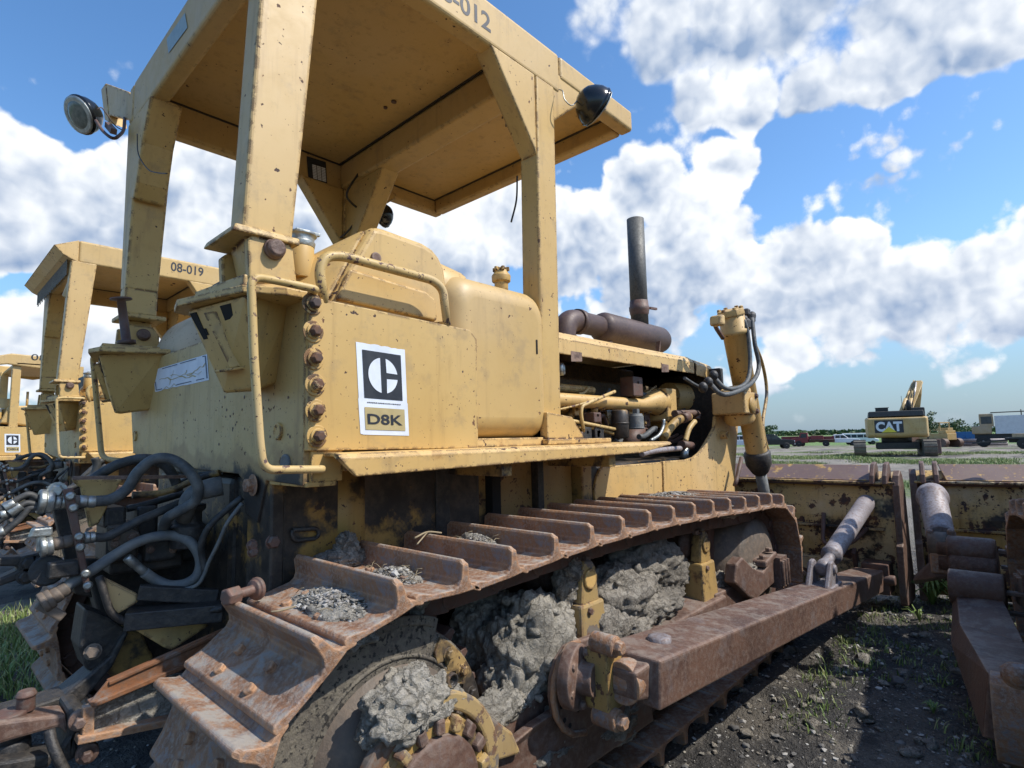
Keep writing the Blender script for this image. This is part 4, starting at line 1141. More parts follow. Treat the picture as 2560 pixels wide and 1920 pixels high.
# ---- push arm, trunnion, tilt brace
def arm(mirror, ball=False):
    f = mir if mirror else (lambda p: V(p))
    yo = 1.0
    A = P((1651, 1651), 'y', yo); B = P((2209, 1426), 'y', yo); Cc = P((2209, 1481), 'y', yo); D = P((1651, 1781), 'y', yo)
    wdt = .20
    m = MB()
    pr = [A, B, Cc, D]
    # width of the box grows towards the blade, inner face tapers at the rear end
    i_ = [V((A.x-.03, yo+.235, A.z+.01)), V((B.x, yo+.20, B.z+.0)), V((Cc.x, yo+.20, Cc.z)), V((D.x+.0, yo+.235, D.z+.02))]
    m.hull([f(p) for p in pr+i_])
    m.hull([f(p) for p in [V((A.x-.08, 1.05, A.z-.03)), V((A.x-.08, 1.16, A.z-.03)), V((A.x-.08, 1.05, D.z+.04)), V((A.x-.08, 1.16, D.z+.04)), V((A.x+.02, 1.03, A.z-.01)), V((A.x+.02, 1.19, A.z-.01)), V((A.x+.02, 1.03, D.z+.02)), V((A.x+.02, 1.19, D.z+.02))]])
    am = m.build('push_arm', M['rust_brown'], dz, .012, seg=3)
    # trunnion ball socket on the frame
    m = MB()
    tc = V((1.74, 1.12, .56))
    tc = V((A.x-.055, 1.12, (A.z+D.z)/2))
    m.hull([f(tc+V(q)) for q in [(-.05, .02, -.1), (.05, .02, -.1), (-.05, .06, .1), (.05, .06, .1), (0, .06, .12)]])
    m.hull([f(tc+V(q)) for q in [(-.055, .02, -.10), (.055, .02, -.10), (-.055, .02, .10), (.055, .02, .10), (-.055, .12, -.10), (.055, .12, -.10), (-.055, .12, .10), (.055, .12, .10)]])
    tn = m.build('trunnion', M['yellow_dirty'], am, .008)
    m = MB(); m.lathe(f(tc+V((-.075, .17, .0))), f(V((.25, 0, 0)))-f(V((0, 1, 0))), [(0, .108), (.04, .108), (.045, .10), (.05, .055), (.10, .055)], 30)
    for k in range(6):
        a = R(k*60+20); m.bolt(f(tc+V((-.065+.086*math.cos(a)*.97, .118, .086*math.sin(a)))), f(V((.25, 0, 0)))-f(V((0, 1, 0))), .014, .016, 1.2)
    m.build('trunnion_disc', M['rust_brown'], tn, .004)
    m = MB()
    m.lathe(f(tc+V((.0, -.01, 0))), (1, 0, 0), [(-.02, .07), (.07, .07), (.10, .055), (.14, .05)], 24)
    m.lathe(f(tc+V((.03, .02, 0))), f(V((0, 0, 0)))-f(V((0, 1, 0))), [(0, .06), (.05, .058), (.065, .05), (.068, .02)], 26)
    m.build('ball_socket', M['rust'], tn, .004)
    for (q, r_) in (((-.03, 0, .12), .032), ((-.03, 0, -.12), .034)):
        m = MB(); p = tc+V(q)
        m.lathe(f(p+V((0, .09, 0))), f(V((0, 0, 0)))-f(V((0, 1, 0))), [(0, .036), (.09, .036), (.092, .034)], 16)
        m.bolt(f(p), f(V((0, 0, 0)))-f(V((0, 1, 0))), r_*.75, .03, 1.3)
        m.build('clamp_bolt', M['rust'], tn, .003)
    # lug on the arm top and brace up to the blade
    m = MB()
    k0 = P(C5(1180, 640), 'y', 1.10)
    base = V((4.10, 1.10, 0)); 
    tt = (base.x-A.x)/(B.x-A.x); base.z = A.z+(B.z-A.z)*tt
    for yy in (1.035, 1.145):
        m.prism([f(q) for q in [(base.x-.14, yy, base.z-.004), (base.x+.12, yy, base.z-.03), (base.x+.07, yy, base.z+.13), (base.x+.03, yy, base.z+.155), (base.x-.02, yy, base.z+.15), (base.x-.05, yy, base.z+.11)]], (0, (-.03 if mirror else .03), 0))
    m.box(base.x-.17, base.x+.14, *sorted((f((0, 1.02, 0)).y, f((0, 1.19, 0)).y)), base.z-.03, base.z+.012)
    m.cyl(f((base.x+.02, 1.02, base.z+.105)), f((base.x+.02, 1.19, base.z+.105)), .028, n=16)
    m.build('brace_lug', M['chrome'], am, .008)
    bl = V((base.x+.02, 1.10, base.z+.105))
    tp_ = P(C5(1400, 205), 'x', 5.62)
    d = tp_-bl
    m = MB()
    m.lathe(f(bl), f(bl+d)-f(bl), [(-.035, .02), (-.03, .045), (.05, .045), (.06, .036), (.20, .034), (.205, .062), (.24, .066), (.26, .060), (d.length*.93, .068), (d.length*.95, .062), (d.length*.99, .04)], 28)
    m.build('tilt_brace', M['chrome'], am)
    m = MB()
    cp_ = tp_+V((.05, 0, .02))
    m.hull([f(cp_+V(q)) for q in [(0, -.11, -.12), (0, .11, -.12), (0, .11, .12), (0, -.11, .12), (.08, -.12, -.13), (.08, .12, -.13), (.08, .12, .13), (.08, -.12, .13)]])
    for (a, b) in ((-.08, .08), (.08, .08), (.08, -.08), (-.08, -.08)): m.bolt(f(cp_+V((0, a, b))), (-1, 0, 0), .026, .03, 1.3)
    m.build('brace_socket', M['yellow_dirty'], am, .006)
    m = MB(); p = P(C5(365, 955), 'y', 1.12); p.z = A.z-.0
    m.lathe(f(V((2.0, 1.12, A.z-.008-.03*0))), (0, 0, 1), [(-.03, .05), (.006, .045), (.010, .03)], 8); m.build('weld_patch', M['chrome'], am)
    return am
arm_r = arm(False); arm_l = arm(True)

# ---- blade
m = MB()
YB0, YB1 = .90, 2*YC-.90
bp = [(5.78, 1.08), (5.66, 1.0), (5.62, .90), (5.60, .70), (5.62, .50), (5.68, .28), (5.78, .04)]
fp = [(x_+.05, z_) for x_, z_ in bp]
ny = 24
vs = []; fs = []
for j in range(ny+1):
    y = YB0+(YB1-YB0)*j/ny
    for (x_, z_) in bp: vs.append(V((x_, y, z_)))
    for (x_, z_) in reversed(fp): vs.append(V((x_, y, z_)))
k_ = len(bp)*2
for j in range(ny):
    for i in range(k_): fs.append((j*k_+i, j*k_+(i+1) % k_, (j+1)*k_+(i+1) % k_, (j+1)*k_+i))
fs += [tuple(range(k_-1, -1, -1)), tuple(ny*k_+i for i in range(k_))]
m.add(vs, fs)
# top flange, ribs and bottom box on the back of the blade
m.box(5.56, 5.80, YB0, YB1, .985, 1.005)
m.build('blade_tmp', M['blade'], dz) if False else None
bt_m = MB()
bt_m.prism([V((5.60, YB0+.18, 1.012)), V((5.80, YB0+.22, 1.135)), V((5.83, YB0+.22, 1.13)), V((5.65, YB0+.18, 1.0))], (0, YB1-YB0-.4, 0))
m.box(5.57, 5.66, YB0+.1, YB1-.1, .60, .62)
m.box(5.52, 5.70, YB0+.1, YB1-.1, .20, .34)
blade = m.build('blade', M['blade'], dz, .006)
bt_m.build('spill_guard', M['blade_top'], blade, .004)
m = MB(); m.cyl(V((5.60, YB0+.1, .985)), V((5.60, YB1-.1, .985)), .022, n=12); m.build('top_pipe', M['rust_dark'], blade)
for yy, nm in ((YB0, 0), (YB1, 1)):
    m = MB()
    e = [(5.50, 0.04), (5.48, .12), (5.50, .50), (5.54, .52), (5.56, .98), (5.60, 1.06), (5.68, 1.10), (5.74, 1.06), (5.82, .9), (5.84, .5), (5.90, .10), (5.86, 0.02)]
    m.prism([V((a, yy-(.03 if nm == 0 else -.03), b)) for a, b in e], (0, .05 if nm == 0 else -.05, 0))
    m.build('end_bit', M['rust_brown'], blade, .008)
for yy in (.945, 1.035):
    m = MB()
    m.prism([V((a, yy, b)) for a, b in [(5.50, .99), (5.52, 1.06), (5.60, 1.15), (5.68, 1.17), (5.72, 1.12), (5.74, 1.0)]], (0, .035, 0))
    m.build('lifting_lug', M['rust_dark'], blade, .008)
    m = MB(); m.prism([mir((a, yy, b)) for a, b in [(5.50, .99), (5.52, 1.06), (5.60, 1.15), (5.68, 1.17), (5.72, 1.12), (5.74, 1.0)]], (0, -.035, 0)); m.build('lifting_lug', M['rust_dark'], blade, .008)
m = MB(); m.tube(fillet([V((5.58, 1.45, .72)), V((5.50, 1.45, .50)), V((5.45, 1.42, .47)), V((5.45, 1.22, .50)), V((5.56, 1.12, .62))], .05), .018, 10); m.build('hook', M['rust_dark'], blade)
m = MB(); m.hull([V(q) for q in [(5.42, .97, .12), (5.42, 1.16, .12), (5.42, .97, .36), (5.42, 1.16, .36), (5.62, .97, .12), (5.62, 1.16, .12), (5.62, .97, .36), (5.62, 1.16, .36)]]); m.cyl((5.44, .93, .24), (5.44, 1.2, .24), .04, n=16)
m.build('arm_socket', M['rust_dark'], blade, .01)
m = MB(); m.prism([V((5.55, 1.20, .10)), V((5.45, 1.20, .42)), V((5.50, 1.20, .46)), V((5.62, 1.20, .30))], (0, .03, 0)); m.build('stiffener', M['rust_dark'], blade, .005)
# white scraped spots of bare metal are in the paint; small plates
# ---- nose: radiator guard, hood, engine
NY0, NY1 = 2.0, 2*YC-2.0
gp = [CE(1890, 1445), CE(1900, 1250), CE(1935, 700), CE(1940, 640), CE(1880, 630), CE(1700, 660), CE(1690, 780), CE(1640, 880), CE(1580, 980), CE(1530, 1050), CE(1480, 1090), CE(1400, 1115), CE(1150, 1135), CE(1150, 1480), CE(1600, 1600)]
for mi in (False, True):
    f = mir if mi else (lambda p: V(p))
    m = MB()
    pts = [P(q, 'y', NY0) for q in gp]
    pts[-1] = V((4.75, NY0, .78)); pts[0] = V((5.0, NY0, .78)); pts[-2] = V((3.74, NY0, .80))
    m.prism([f(p) for p in pts], (0, -.03 if mi else .03, 0))
    m.build('radiator_guard', M['yellow_worn'], dz, .006)
    m = MB()
    pts = [P(q, 'y', NY0+.005) for q in [CE(540, 1190), CE(1140, 1142), CE(1140, 1480), CE(470, 1540), CE(440, 1420), CE(470, 1290), CE(500, 1220)]]
    pts[2].z = .80; pts[3].z = .82
    m.prism([f(p) for p in pts], (0, -.03 if mi else .03, 0))
    m.build('bottom_guard', M['yellow_worn'], dz, .006)
m = MB(); m.box(4.92, 4.99, NY0+.03, NY1-.03, .80, 2.02); m.build('radiator_core', M['black'], dz, .01)
m = MB(); a = P(CE(1755, 860), 'y', NY0); m.lathe(a+V((0, .01, 0)), (0, -1, 0), [(0, .034), (.07, .034), (.072, .024), (.03, .022)], 18); m.build('guard_boss', M['yellow_worn'], dz, .003)
# hood: side edge, rounded shoulder, flat top
HY = 2.13
z_a, z_b = 1.93, 1.94
sec = [(HY+.0, 1.925), (HY, 2.02), (HY+.02, 2.05), (HY+.06, 2.075), (HY+.14, 2.09), (2*YC-HY-.14, 2.09), (2*YC-HY-.06, 2.075), (2*YC-HY, 2.02), (2*YC-HY, 1.925), (2*YC-HY-.012, 1.925), (2*YC-HY-.012, 2.02), (2*YC-HY-.07, 2.065), (HY+.07, 2.065), (HY+.012, 2.02), (HY+.012, 1.925)]
def sect(x, dz_, k=1.0): return [V((x, y, z+dz_)) for y, z in sec]
m = MB(); n = len(sec)
A_ = sect(2.2, .02); B_ = sect(4.62, .03)
m.add(A_+B_, [tuple(range(n-1, -1, -1)), tuple(range(n, 2*n))]+[(i, (i+1) % n, n+(i+1) % n, n+i) for i in range(n)])
hood = m.build('engine_hood', M['yellow_worn'], dz, .004)
m = MB()
A_ = [V((4.66, y, z+.02)) for y, z in sec]; B_ = [V((5.0, y, z+.0)) for y, z in sec]
m.add(A_+B_, [tuple(range(n-1, -1, -1)), tuple(range(n, 2*n))]+[(i, (i+1) % n, n+(i+1) % n, n+i) for i in range(n)])
m.box(4.93, 5.0, HY+.02, 2*YC-HY-.02, 1.90, 2.05)
nose = m.build('nose_cowl', M['yellow_worn'], dz, .006)
m = MB(); p = P(CE(1680, 70), 'y', 2.35); m.lathe(V((4.98, 2.4, 2.06)), (0, 0, 1), [(0, .05), (.03, .05), (.032, .062), (.05, .062), (.06, .05), (.07, .02)], 20); m.build('radiator_cap', M['rust_brown'], nose)
for q in [(265, 45), (1180, 165)]:
    m = MB(); p = P(CE(*q), 'y', HY-.002)
    m.hull([p+V((-.07, 0, .03)), p+V((.05, 0, .03)), p+V((.05, 0, -.03)), p+V((-.07, 0, -.04)), p+V((0, .006, 0))]); hl = m.build('latch', M['rust_brown'], hood, .002)
# ---- exhaust
m = MB()
yE = 2.60
ax0 = P(C3(640, 330), 'y', yE); ax1 = P(C3(1085, 400), 'y', yE)
ax0 = V((3.80, yE, 2.345)); ax1 = V((4.92, yE, 2.345))
ax0 = P(C3(590, 350), 'y', yE); ax1 = P(C3(1075, 415), 'y', yE); ax1.z = ax0.z
Lm = (ax1-ax0).length
m.lathe(ax0, ax1-ax0, [(0, .08), (.04, .118), (.07, .128), (Lm-.09, .128), (Lm-.04, .112), (Lm-.01, .07), (Lm, .02)], 32)
muf = m.build('muffler', M['muffler'], dz)
m = MB()
eb = [P(C3(600, 340), 'y', yE), P(C3(440, 310), 'y', yE), P(C3(370, 300), 'y', yE), P(C3(300, 330), 'y', yE), P(C3(285, 440), 'y', yE)]
eb[0].z = eb[1].z = eb[2].z = ax0.z
m.tube(fillet([eb[0], V((eb[2].x-.06, yE, ax0.z)), V((eb[2].x-.08, yE, ax0.z-.35))], .14, 8), .088, 22)
m.lathe(V((eb[1].x, yE, ax0.z)), (1, 0, 0), [(-.03, .10), (.0, .102), (.03, .10)], 22)
m.build('exhaust_elbow', M['muffler'], muf)
m = MB()
sx = P(C3(900, 250), 'y', yE).x
st = V((sx, yE, ax0.z+.08))
top_ = P((1602, 556), 'y', yE)
m.tube([st, V((sx, yE, top_.z))], .079, 26)
m.build('exhaust_stack', M['exhaust'], muf)
m = MB(); zc = P(C3(900, 240), 'y', yE).z
m.lathe(V((sx, yE, zc)), (0, 0, 1), [(-.06, .07), (-.02, .085), (0, .088), (.015, .092), (.045, .092), (.05, .086), (.10, .083)], 24); m.bar(V((sx+.05, yE-.08, zc+.03)), V((sx+.14, yE-.10, zc+.03)), .02, .02); m.build('stack_clamp', M['rust_dark'], muf)
m = MB(); m.bar(V((ax0.x+.75, yE-.14, ax0.z-.06)), V((ax0.x+.70, yE-.14, 2.06)), .04, .012); m.bar(V((ax0.x+.1, yE-.05, ax0.z-.12)), V((ax0.x+.1, yE-.05, 2.06)), .04, .012); m.build('muffler_strap', M['rust_brown'], muf)
m = MB(); m.lathe(V((3.75, 2.45, 2.08)), (0, 0, 1), [(0, .14), (.035, .14), (.045, .12), (.05, .02)], 24)
for k in range(6): m.bolt(V((3.95+k*.055, 2.30, 2.09)), (0, 0, 1), .012, .03, 1.3)
m.build('hood_flange', M['rust_brown'], hood, .003)

# ---- engine side seen through the open bay
def E(x, y, yy): return P(CE(x, y), 'y', yy)
m = MB(); m.box(2.3, 4.9, 2.55, 2.95, 1.0, 1.88); m.box(2.3, 4.9, 2.75, 2.80, 1.85, 2.05); eng = m.build('engine_block', M['engine'], dz, .02)
m = MB(); m.box(2.25, 3.0, 2.36, 2.6, 1.70, 1.80); a = E(45, 300, 2.36); b = E(475, 440, 2.36)
m.box(a.x-.1, b.x, 2.36, 2.6, b.z, a.z-.01); m.build('rocker_cover', M['yellow_worn'], eng, .03, seg=3)
m = MB(); a = E(60, 480, 2.30); b = E(1050, 520, 2.30)
za = E(300, 510, 2.30).z
m.tube([V((a.x-.1, 2.30, za)), V((b.x-.2, 2.30, za)), V((b.x-.05, 2.30, za+.02)), V((b.x+.10, 2.30, za+.03))], [.048, .048, .08, .12], 18)
m.box(b.x+.05, b.x+.22, 2.20, 2.42, za-.13, za+.14)
for q in [(110, 560), (520, 560), (440, 590), (780, 560), (1000, 600)]:
    p = E(*q, 2.30); m.cyl(p+V((0, .0, .06)), p+V((0, 0, -.03)), .025, n=12)
m.build('water_manifold', M['yellow_worn'], eng, .012)
m = MB(); a = E(700, 600, 2.22); b = E(700, 900, 2.22)
m.lathe(V((a.x, 2.22, b.z)), (0, 0, 1), [(0, .045), (.015, .062), (a.z-b.z-.01, .062), (a.z-b.z, .05)], 22); m.lathe(V((a.x, 2.22, (a.z+b.z)/2)), (0, 0, 1), [(0, .065), (.012, .065)], 22)
m.build('fuel_filter', M['yellow_grease'], eng)
m = MB(); a = E(870, 640, 2.17); b = E(870, 800, 2.17); h_ = a.z-b.z
m.lathe(V((a.x, 2.17, b.z)), (0, 0, 1), [(0, .056), (.01, .060), (.014, .056), (h_*.85, .054), (h_*.9, .048), (h_, .045)], 24); m.box(a.x-.018, a.x+.018, 2.15, 2.19, a.z, a.z+.035)
m.build('water_filter', M['hose_light'], eng, .002)
m = MB(); a = E(960, 410, 2.28); b = E(1250, 640, 2.28)
m.hull([V((E(1040, 400, 2.28).x, 2.28, a.z-.01)), V((b.x-.04, 2.28, a.z)), V((b.x, 2.28, a.z-.06)), V((b.x, 2.28, b.z+.04)), V((b.x-.05, 2.28, b.z)), V((E(970, 620, 2.28).x, 2.28, b.z+.01)), V((a.x, 2.28, b.z+.1))]+[V((E(1040, 400, 2.28).x, 2.5, a.z-.01)), V((b.x, 2.5, a.z)), V((b.x, 2.5, b.z)), V((a.x, 2.5, b.z))])
m.build('timing_cover', M['yellow_worn'], eng, .03, seg=3)
m = MB(); m.tube([E(1200, 470, 2.45), E(1750, 480, 2.30)], .135, 22); m.build('air_duct', M['yellow_worn'], eng)
def pipe(pts, r, mt, nm, par=None, y=None, sm=True, n_=12):
    m = MB(); m.tube(smooth_path(pts) if sm else fillet(pts, .04), r, n_); return m.build(nm, M[mt], par or eng)
pipe([E(60, 600, 2.2), E(330, 530, 2.2), E(650, 405, 2.2)], .006, 'rail', 'fuel_line')
pipe([E(330, 830, 2.2), E(300, 640, 2.2), E(310, 560, 2.2), E(420, 510, 2.2), E(650, 410, 2.2)], .012, 'rail', 'fuel_line', sm=False)
pipe([E(50, 685, 2.22), E(300, 730, 2.22), E(650, 800, 2.22)], .012, 'rail', 'fuel_line', sm=False)
pipe([E(250, 780, 2.24), E(450, 790, 2.24), E(640, 850, 2.24)], .014, 'yellow_dirty', 'fuel_line')
pipe([E(1150, 900, 2.12), E(1230, 780, 2.12), E(1320, 700, 2.12), E(1420, 670, 2.12)], .035, 'yellow_dirty', 'coolant_pipe')
pipe([E(1380, 930, 2.12), E(1420, 800, 2.12), E(1480, 720, 2.12)], .022, 'rail', 'coolant_pipe')
pipe([E(1270, 640, 2.15), E(1400, 640, 2.15), E(1500, 640, 2.15), E(1500, 700, 2.15)], .03, 'rust_brown', 'coolant_pipe')
pipe([E(1350, 690, 2.11), E(1400, 665, 2.11)], .042, 'rust_dark', 'hose_clamp', sm=False)
pipe([E(1340, 960, 2.10), E(1445, 975, 2.10)], .035, 'rust_dark', 'coupling', sm=False)
pipe([E(1380, 1000, 2.10), E(1370, 1110, 2.10)], .032, 'zinc', 'drain_tap', sm=False)
pipe([E(900, 880, 2.14), E(960, 870, 2.14), E(1050, 800, 2.14), E(1090, 800, 2.12)], .020, 'hose', 'engine_hose')
pipe([E(1020, 920, 2.12), E(1110, 860, 2.12), E(1150, 780, 2.12), E(1160, 700, 2.12)], .013, 'zinc', 'engine_hose')
pipe([E(780, 980, 2.3), E(900, 800, 2.3)], .06, 'rust_dark', 'oil_pipe', sm=False)
pipe([E(930, 1060, 2.05), E(1050, 1030, 2.05), E(1200, 1010, 2.05), E(1330, 1000, 2.05)], .020, 'chrome', 'drain_pipe')
for k in range(4): pipe([E(570+k*14, 600, 2.3), E(590+k*14, 700, 2.3), E(620+k*10, 770, 2.3)], .004, 'zinc', 'injector_line')
for q, w_, h_, mt in [((335, 870), .10, .12, 'black'), ((460, 870), .11, .14, 'black'), ((445, 850), .045, .06, 'yellow_dirty'), ((860, 360), .14, .15, 'rust_dark'), ((440, 680), .09, .07, 'rust_dark')]:
    m = MB(); p = E(*q, 2.25); m.box(p.x-w_/2, p.x+w_/2, 2.22, 2.34, p.z-h_/2, p.z+h_/2); m.cyl(p+V((0, -.03, h_*.2)), p+V((0, .05, h_*.2)), .02, n=10); m.build('engine_fitting', M[mt], eng, .008)
m = MB(); m.lathe(E(95, 180, 2.2)+V((0, 0, -.04)), (0, 0, 1), [(0, .012), (.01, .026), (.06, .026), (.08, .015)], 14); m.build('sight_bowl', M['zinc'], eng)
rq = random.Random(12)
for k in range(16):      # lines, brackets and bolts crowding the engine side
    x_, y_ = rq.uniform(60, 1250), rq.choice([430, 620, 660, 760, 840, 900])+rq.uniform(-30, 30)
    dx, dy = rq.uniform(60, 260), rq.uniform(-90, 120)
    pipe([E(x_, y_, 2.34), E(x_+dx*.5, y_+rq.uniform(-30, 40), 2.33), E(x_+dx, y_+dy, 2.35)], rq.choice([.006, .009, .014, .02]), rq.choice(['rail', 'yellow_dirty', 'hose', 'rust_dark', 'rust_brown']), 'engine_line')
for k in range(14):
    p = E(rq.uniform(60, 1240), rq.uniform(560, 900), 2.36); w_ = rq.uniform(.02, .06); h_ = rq.uniform(.02, .06)
    m = MB(); m.box(p.x-w_, p.x+w_, 2.33, 2.45, p.z-h_, p.z+h_); m.bolt(p+V((0, -.03, 0)), (0, -1, 0), .014, .016, 1.3); m.build('engine_bracket', M[rq.choice(['yellow_dirty', 'rust_dark', 'engine', 'yellow_worn'])], eng, .006)
for k in range(6):
    p = E(90+k*190, 590, 2.3); m = MB(); m.lathe(V((p.x, 2.40, p.z-.12)), (0, -.3, 1), [(0, .03), (.10, .03), (.11, .018), (.16, .018)], 14); m.build('injector_pump', M['yellow_dirty' if k % 2 else 'engine'], eng)
# belly guard details, under hood dark plate, fan shroud
m = MB(); m.box(2.0, 2.06, 2.0, 3.5, 1.0, 2.0); m.build('dash_wall', M['black_gap'], dz)

# ---- lift cylinder with yoke and hoses
m = MB()
yc = 1.86
T = P(C3(1590, 260), 'y', yc); Bt = P(C3(1790, 1330), 'y', yc-.0)
d = (Bt-T); Lc = d.length; d.normalize()
m.lathe(T, d, [(-.02, .06), (0, .105), (.13, .108), (.14, .122), (.17, .122), (.18, .098), (Lc-.02, .090), (Lc, .085)], 30)
lc_ = m.build('lift_cylinder', M['yellow_worn'], dz)
m = MB()
m.lathe(T-d*.0, d, [(-.045, .05), (-.04, .115), (0, .12), (.012, .12), (.014, .105)], 8)
for k in range(6):
    a = R(60*k); u_ = d.orthogonal().normalized(); w2 = d.cross(u_); m.bolt(T-d*.04+(u_*math.cos(a)+w2*math.sin(a))*.09, -d, .018, .02, 1.2)
m.build('cylinder_head', M['yellow_worn'], lc_, .006)
m = MB(); m.lathe(Bt-d*.05, d, [(0, .10), (.02, .115), (.12, .11), (.20, .07), (.22, .05)], 20); m.build('gland', M['black'], lc_)
m = MB(); m.tube([Bt+d*.1, Bt+d*.62], .048, 18); m.build('piston_rod', M['hose_light'], lc_)
m = MB()
ty = P(C3(1640, 950), 'y', yc)
m.lathe(ty-d*.16, d, [(0, .11), (.03, .125), (.28, .125), (.31, .11)], 26)
m.box(ty.x-.18, ty.x+.10, yc-.13, yc+.15, ty.z-.075, ty.z+.11)
yk = m.build('trunnion_yoke', M['yellow_worn'], lc_, .015, seg=3)
m = MB(); m.lathe(V((ty.x-.03, yc-.13, ty.z)), (0, -1, 0), [(0, .07), (.012, .068), (.014, .01)], 26); m.build('yoke_cap', M['yellow_dirty'], yk)
m = MB(); m.bolt((ty.x+.07, yc-.13, ty.z+.08), (0, -1, 0), .02, .02); m.bolt((ty.x+.07, yc-.13, ty.z-.05), (0, -1, 0), .02, .02); m.build('bolt', M['rust_dark'], yk)
def D3(x, y, yy): return P(C3(x, y), 'y', yy)
pipe([D3(1690, 300, 1.76), D3(1720, 420, 1.74), D3(1735, 640, 1.72), D3(1700, 780, 1.70), D3(1560, 820, 1.74), D3(1450, 720, 1.86)], .017, 'hose', 'hydraulic_hose', lc_)
pipe([D3(1750, 290, 1.76), D3(1770, 480, 1.72), D3(1800, 660, 1.70), D3(1730, 790, 1.68), D3(1540, 865, 1.70), D3(1430, 780, 1.86)], .018, 'hose', 'hydraulic_hose', lc_)
pipe([D3(1770, 480, 1.95), D3(1830, 640, 1.95), D3(1860, 850, 1.95), D3(1830, 1100, 1.9), D3(1880, 1330, 1.86)], .016, 'yellow_dirty', 'steel_line', lc_)
pipe([D3(1480, 280, 1.9), D3(1470, 340, 1.9), D3(1530, 440, 1.9)], .018, 'rust_dark', 'steel_line', lc_)
pipe([D3(1240, 740, 2.0), D3(1340, 800, 2.0), D3(1400, 800, 1.95)], .013, 'hose', 'hydraulic_hose', lc_)
for (x_, y_) in ((1690, 300), (1750, 270), (1420, 770), (1460, 720), (1380, 810)):
    m = MB(); p = D3(x_, y_, 1.80); m.ball(p, .035, 2, (1, 1, 1.2)); m.build('hose_fitting', M['black'], lc_)
pipe([D3(1670, 1340, 1.9), D3(1640, 1480, 1.9), D3(1620, 1550, 1.9)], .018, 'rust_dark', 'link_bar', lc_, sm=False)
m = MB(); p = D3(1488, 300, 1.84); m.hull([p+V(q) for q in [(-.03, -.04, -.05), (.07, -.04, -.045), (-.02, -.04, .035), (.07, -.04, .05), (-.03, .06, -.05), (.07, .06, -.045), (-.02, .06, .035), (.07, .06, .05)]]); m.build('cylinder_port', M['yellow_worn'], lc_, .02, seg=3)
for (x_, y_, r_) in ((1690, 335, .055), (1735, 285, .045), (1705, 245, .035)):
    m = MB(); p = D3(x_, y_, 1.80); m.lathe(p+V((0, 0, -r_)), (.2, 0, 1), [(0, r_*.7), (r_*.4, r_), (r_*1.5, r_), (r_*2, r_*.6)], 8, False); m.build('hose_elbow', M['black'], lc_, .006)
# same cylinder on the far side
def copy_mirror(o, parent):
    for ob in [o]+list(o.children):
        me = ob.data.copy()
        off_ = root_loc(ob)
        for v in me.vertices: v.co = mir(v.co+off_)-off_
        me.flip_normals()
        c = ob.copy(); c.data = me; COL.objects.link(c); c.parent = parent if ob is o else cm
        if ob is o: cm = c
    return cm
copy_mirror(lc_, dz)

# ---- tractor body under the fender (transmission and steering case)
m = MB()
m.hull([V(q) for q in [(.92, 1.98, .62), (.92, 1.98, 1.30), (1.9, 1.98, .62), (1.9, 1.98, 1.33), (.92, 2.6, .62), (.92, 2.6, 1.30), (1.9, 2.6, 1.33), (1.9, 2.6, .62)]])
m.box(1.0, 4.8, 2.12, 3.36, .55, 1.25)
m.box(.95, 1.9, 2.6, 3.5, .62, 1.33)
case = m.build('main_case', M['yellow_grease'], dz, .02)
m = MB(); m.box(1.92, 2.72, 2.05, 2.12, .90, 1.36); m.box(2.74, 2.84, 1.99, 2.12, .9, 1.30); m.build('side_guard', M['yellow_dirty'], case, .01)
m = MB(); m.hull([V(q) for q in [(2.84, 2.02, .9), (3.12, 2.02, .9), (3.06, 2.02, 1.16), (2.98, 2.02, 1.22), (2.84, 2.02, 1.30), (2.84, 2.10, .9), (3.12, 2.10, .9), (3.06, 2.10, 1.16), (2.84, 2.10, 1.30)]]); m.build('side_guard', M['yellow_grease'], case, .01)
# case flange seen right behind the hoses, with lifting slot and bolt
m = MB()
x_ = .86
def Bx(x, y, v=.86): return P(C0(x, y), 'x', v)
m.prism([V((.88, 1.96, .62)), V((.88, 1.96, 1.29)), V((.88, 2.16, 1.29)), V((.88, 2.16, .62))], (.05, 0, 0))
m.build('case_flange', M['yellow_grease'], case, .008)
def By(x, y, v=1.97): return P(C8(x, y), 'y', v)
m = MB(); a = By(880, 85); b = By(970, 85)
m.tube(fillet([By(845, 60), By(990, 50), By(1005, 85), By(985, 110), By(860, 125), By(840, 90), By(845, 60)], .015), .008, 8); m.build('slot_rim', M['black'], case)
m = MB(); p = By(725, 130); m.bolt(p, (0, -1, 0), .022, .02, 1.2); p = By(600, 150); m.bolt(p, (0, -1, 0), .016, .016, 1.2); p = By(605, 190); m.bolt(p, (0, -1, 0), .016, .016, 1.2); m.build('bolt', M['rust_dark'], case, .002)
m = MB(); a = P(C8(1190, 60), 'y', 1.99)
m.lathe(V((a.x, 2.06, a.z-.06)), (0, 0, 1), [(0, .08), (.02, .10), (.30, .10)], 28); m.build('final_drive_neck', M['yellow_dirty'], case)
m = MB(); m.box(1.62, 1.70, 1.97, 2.0, .8, 1.36); m.build('web_plate', M['black'], case, .004); m = MB(); m.box(2.35, 2.40, 2.0, 2.05, .8, 1.36); m.build('web_plate', M['black'], case, .004)
# big bolt beside the sprocket
m = MB(); a = P(C8(640, 410), 'y', 1.86); b = P(C8(490, 425), 'y', 1.80)
b = a+V((-.10, -.03, -.0))
m.lathe(a, b-a, [(0, .036), (.012, .036), (.014, .030), (.022, .030), (.024, .015), (.09, .015)], 18); m.lathe(a, b-a, [(.075, .028), (.115, .028), (.12, .022)], 6, False)
m.build('stub_bolt', M['rust_dark'], case, .003)

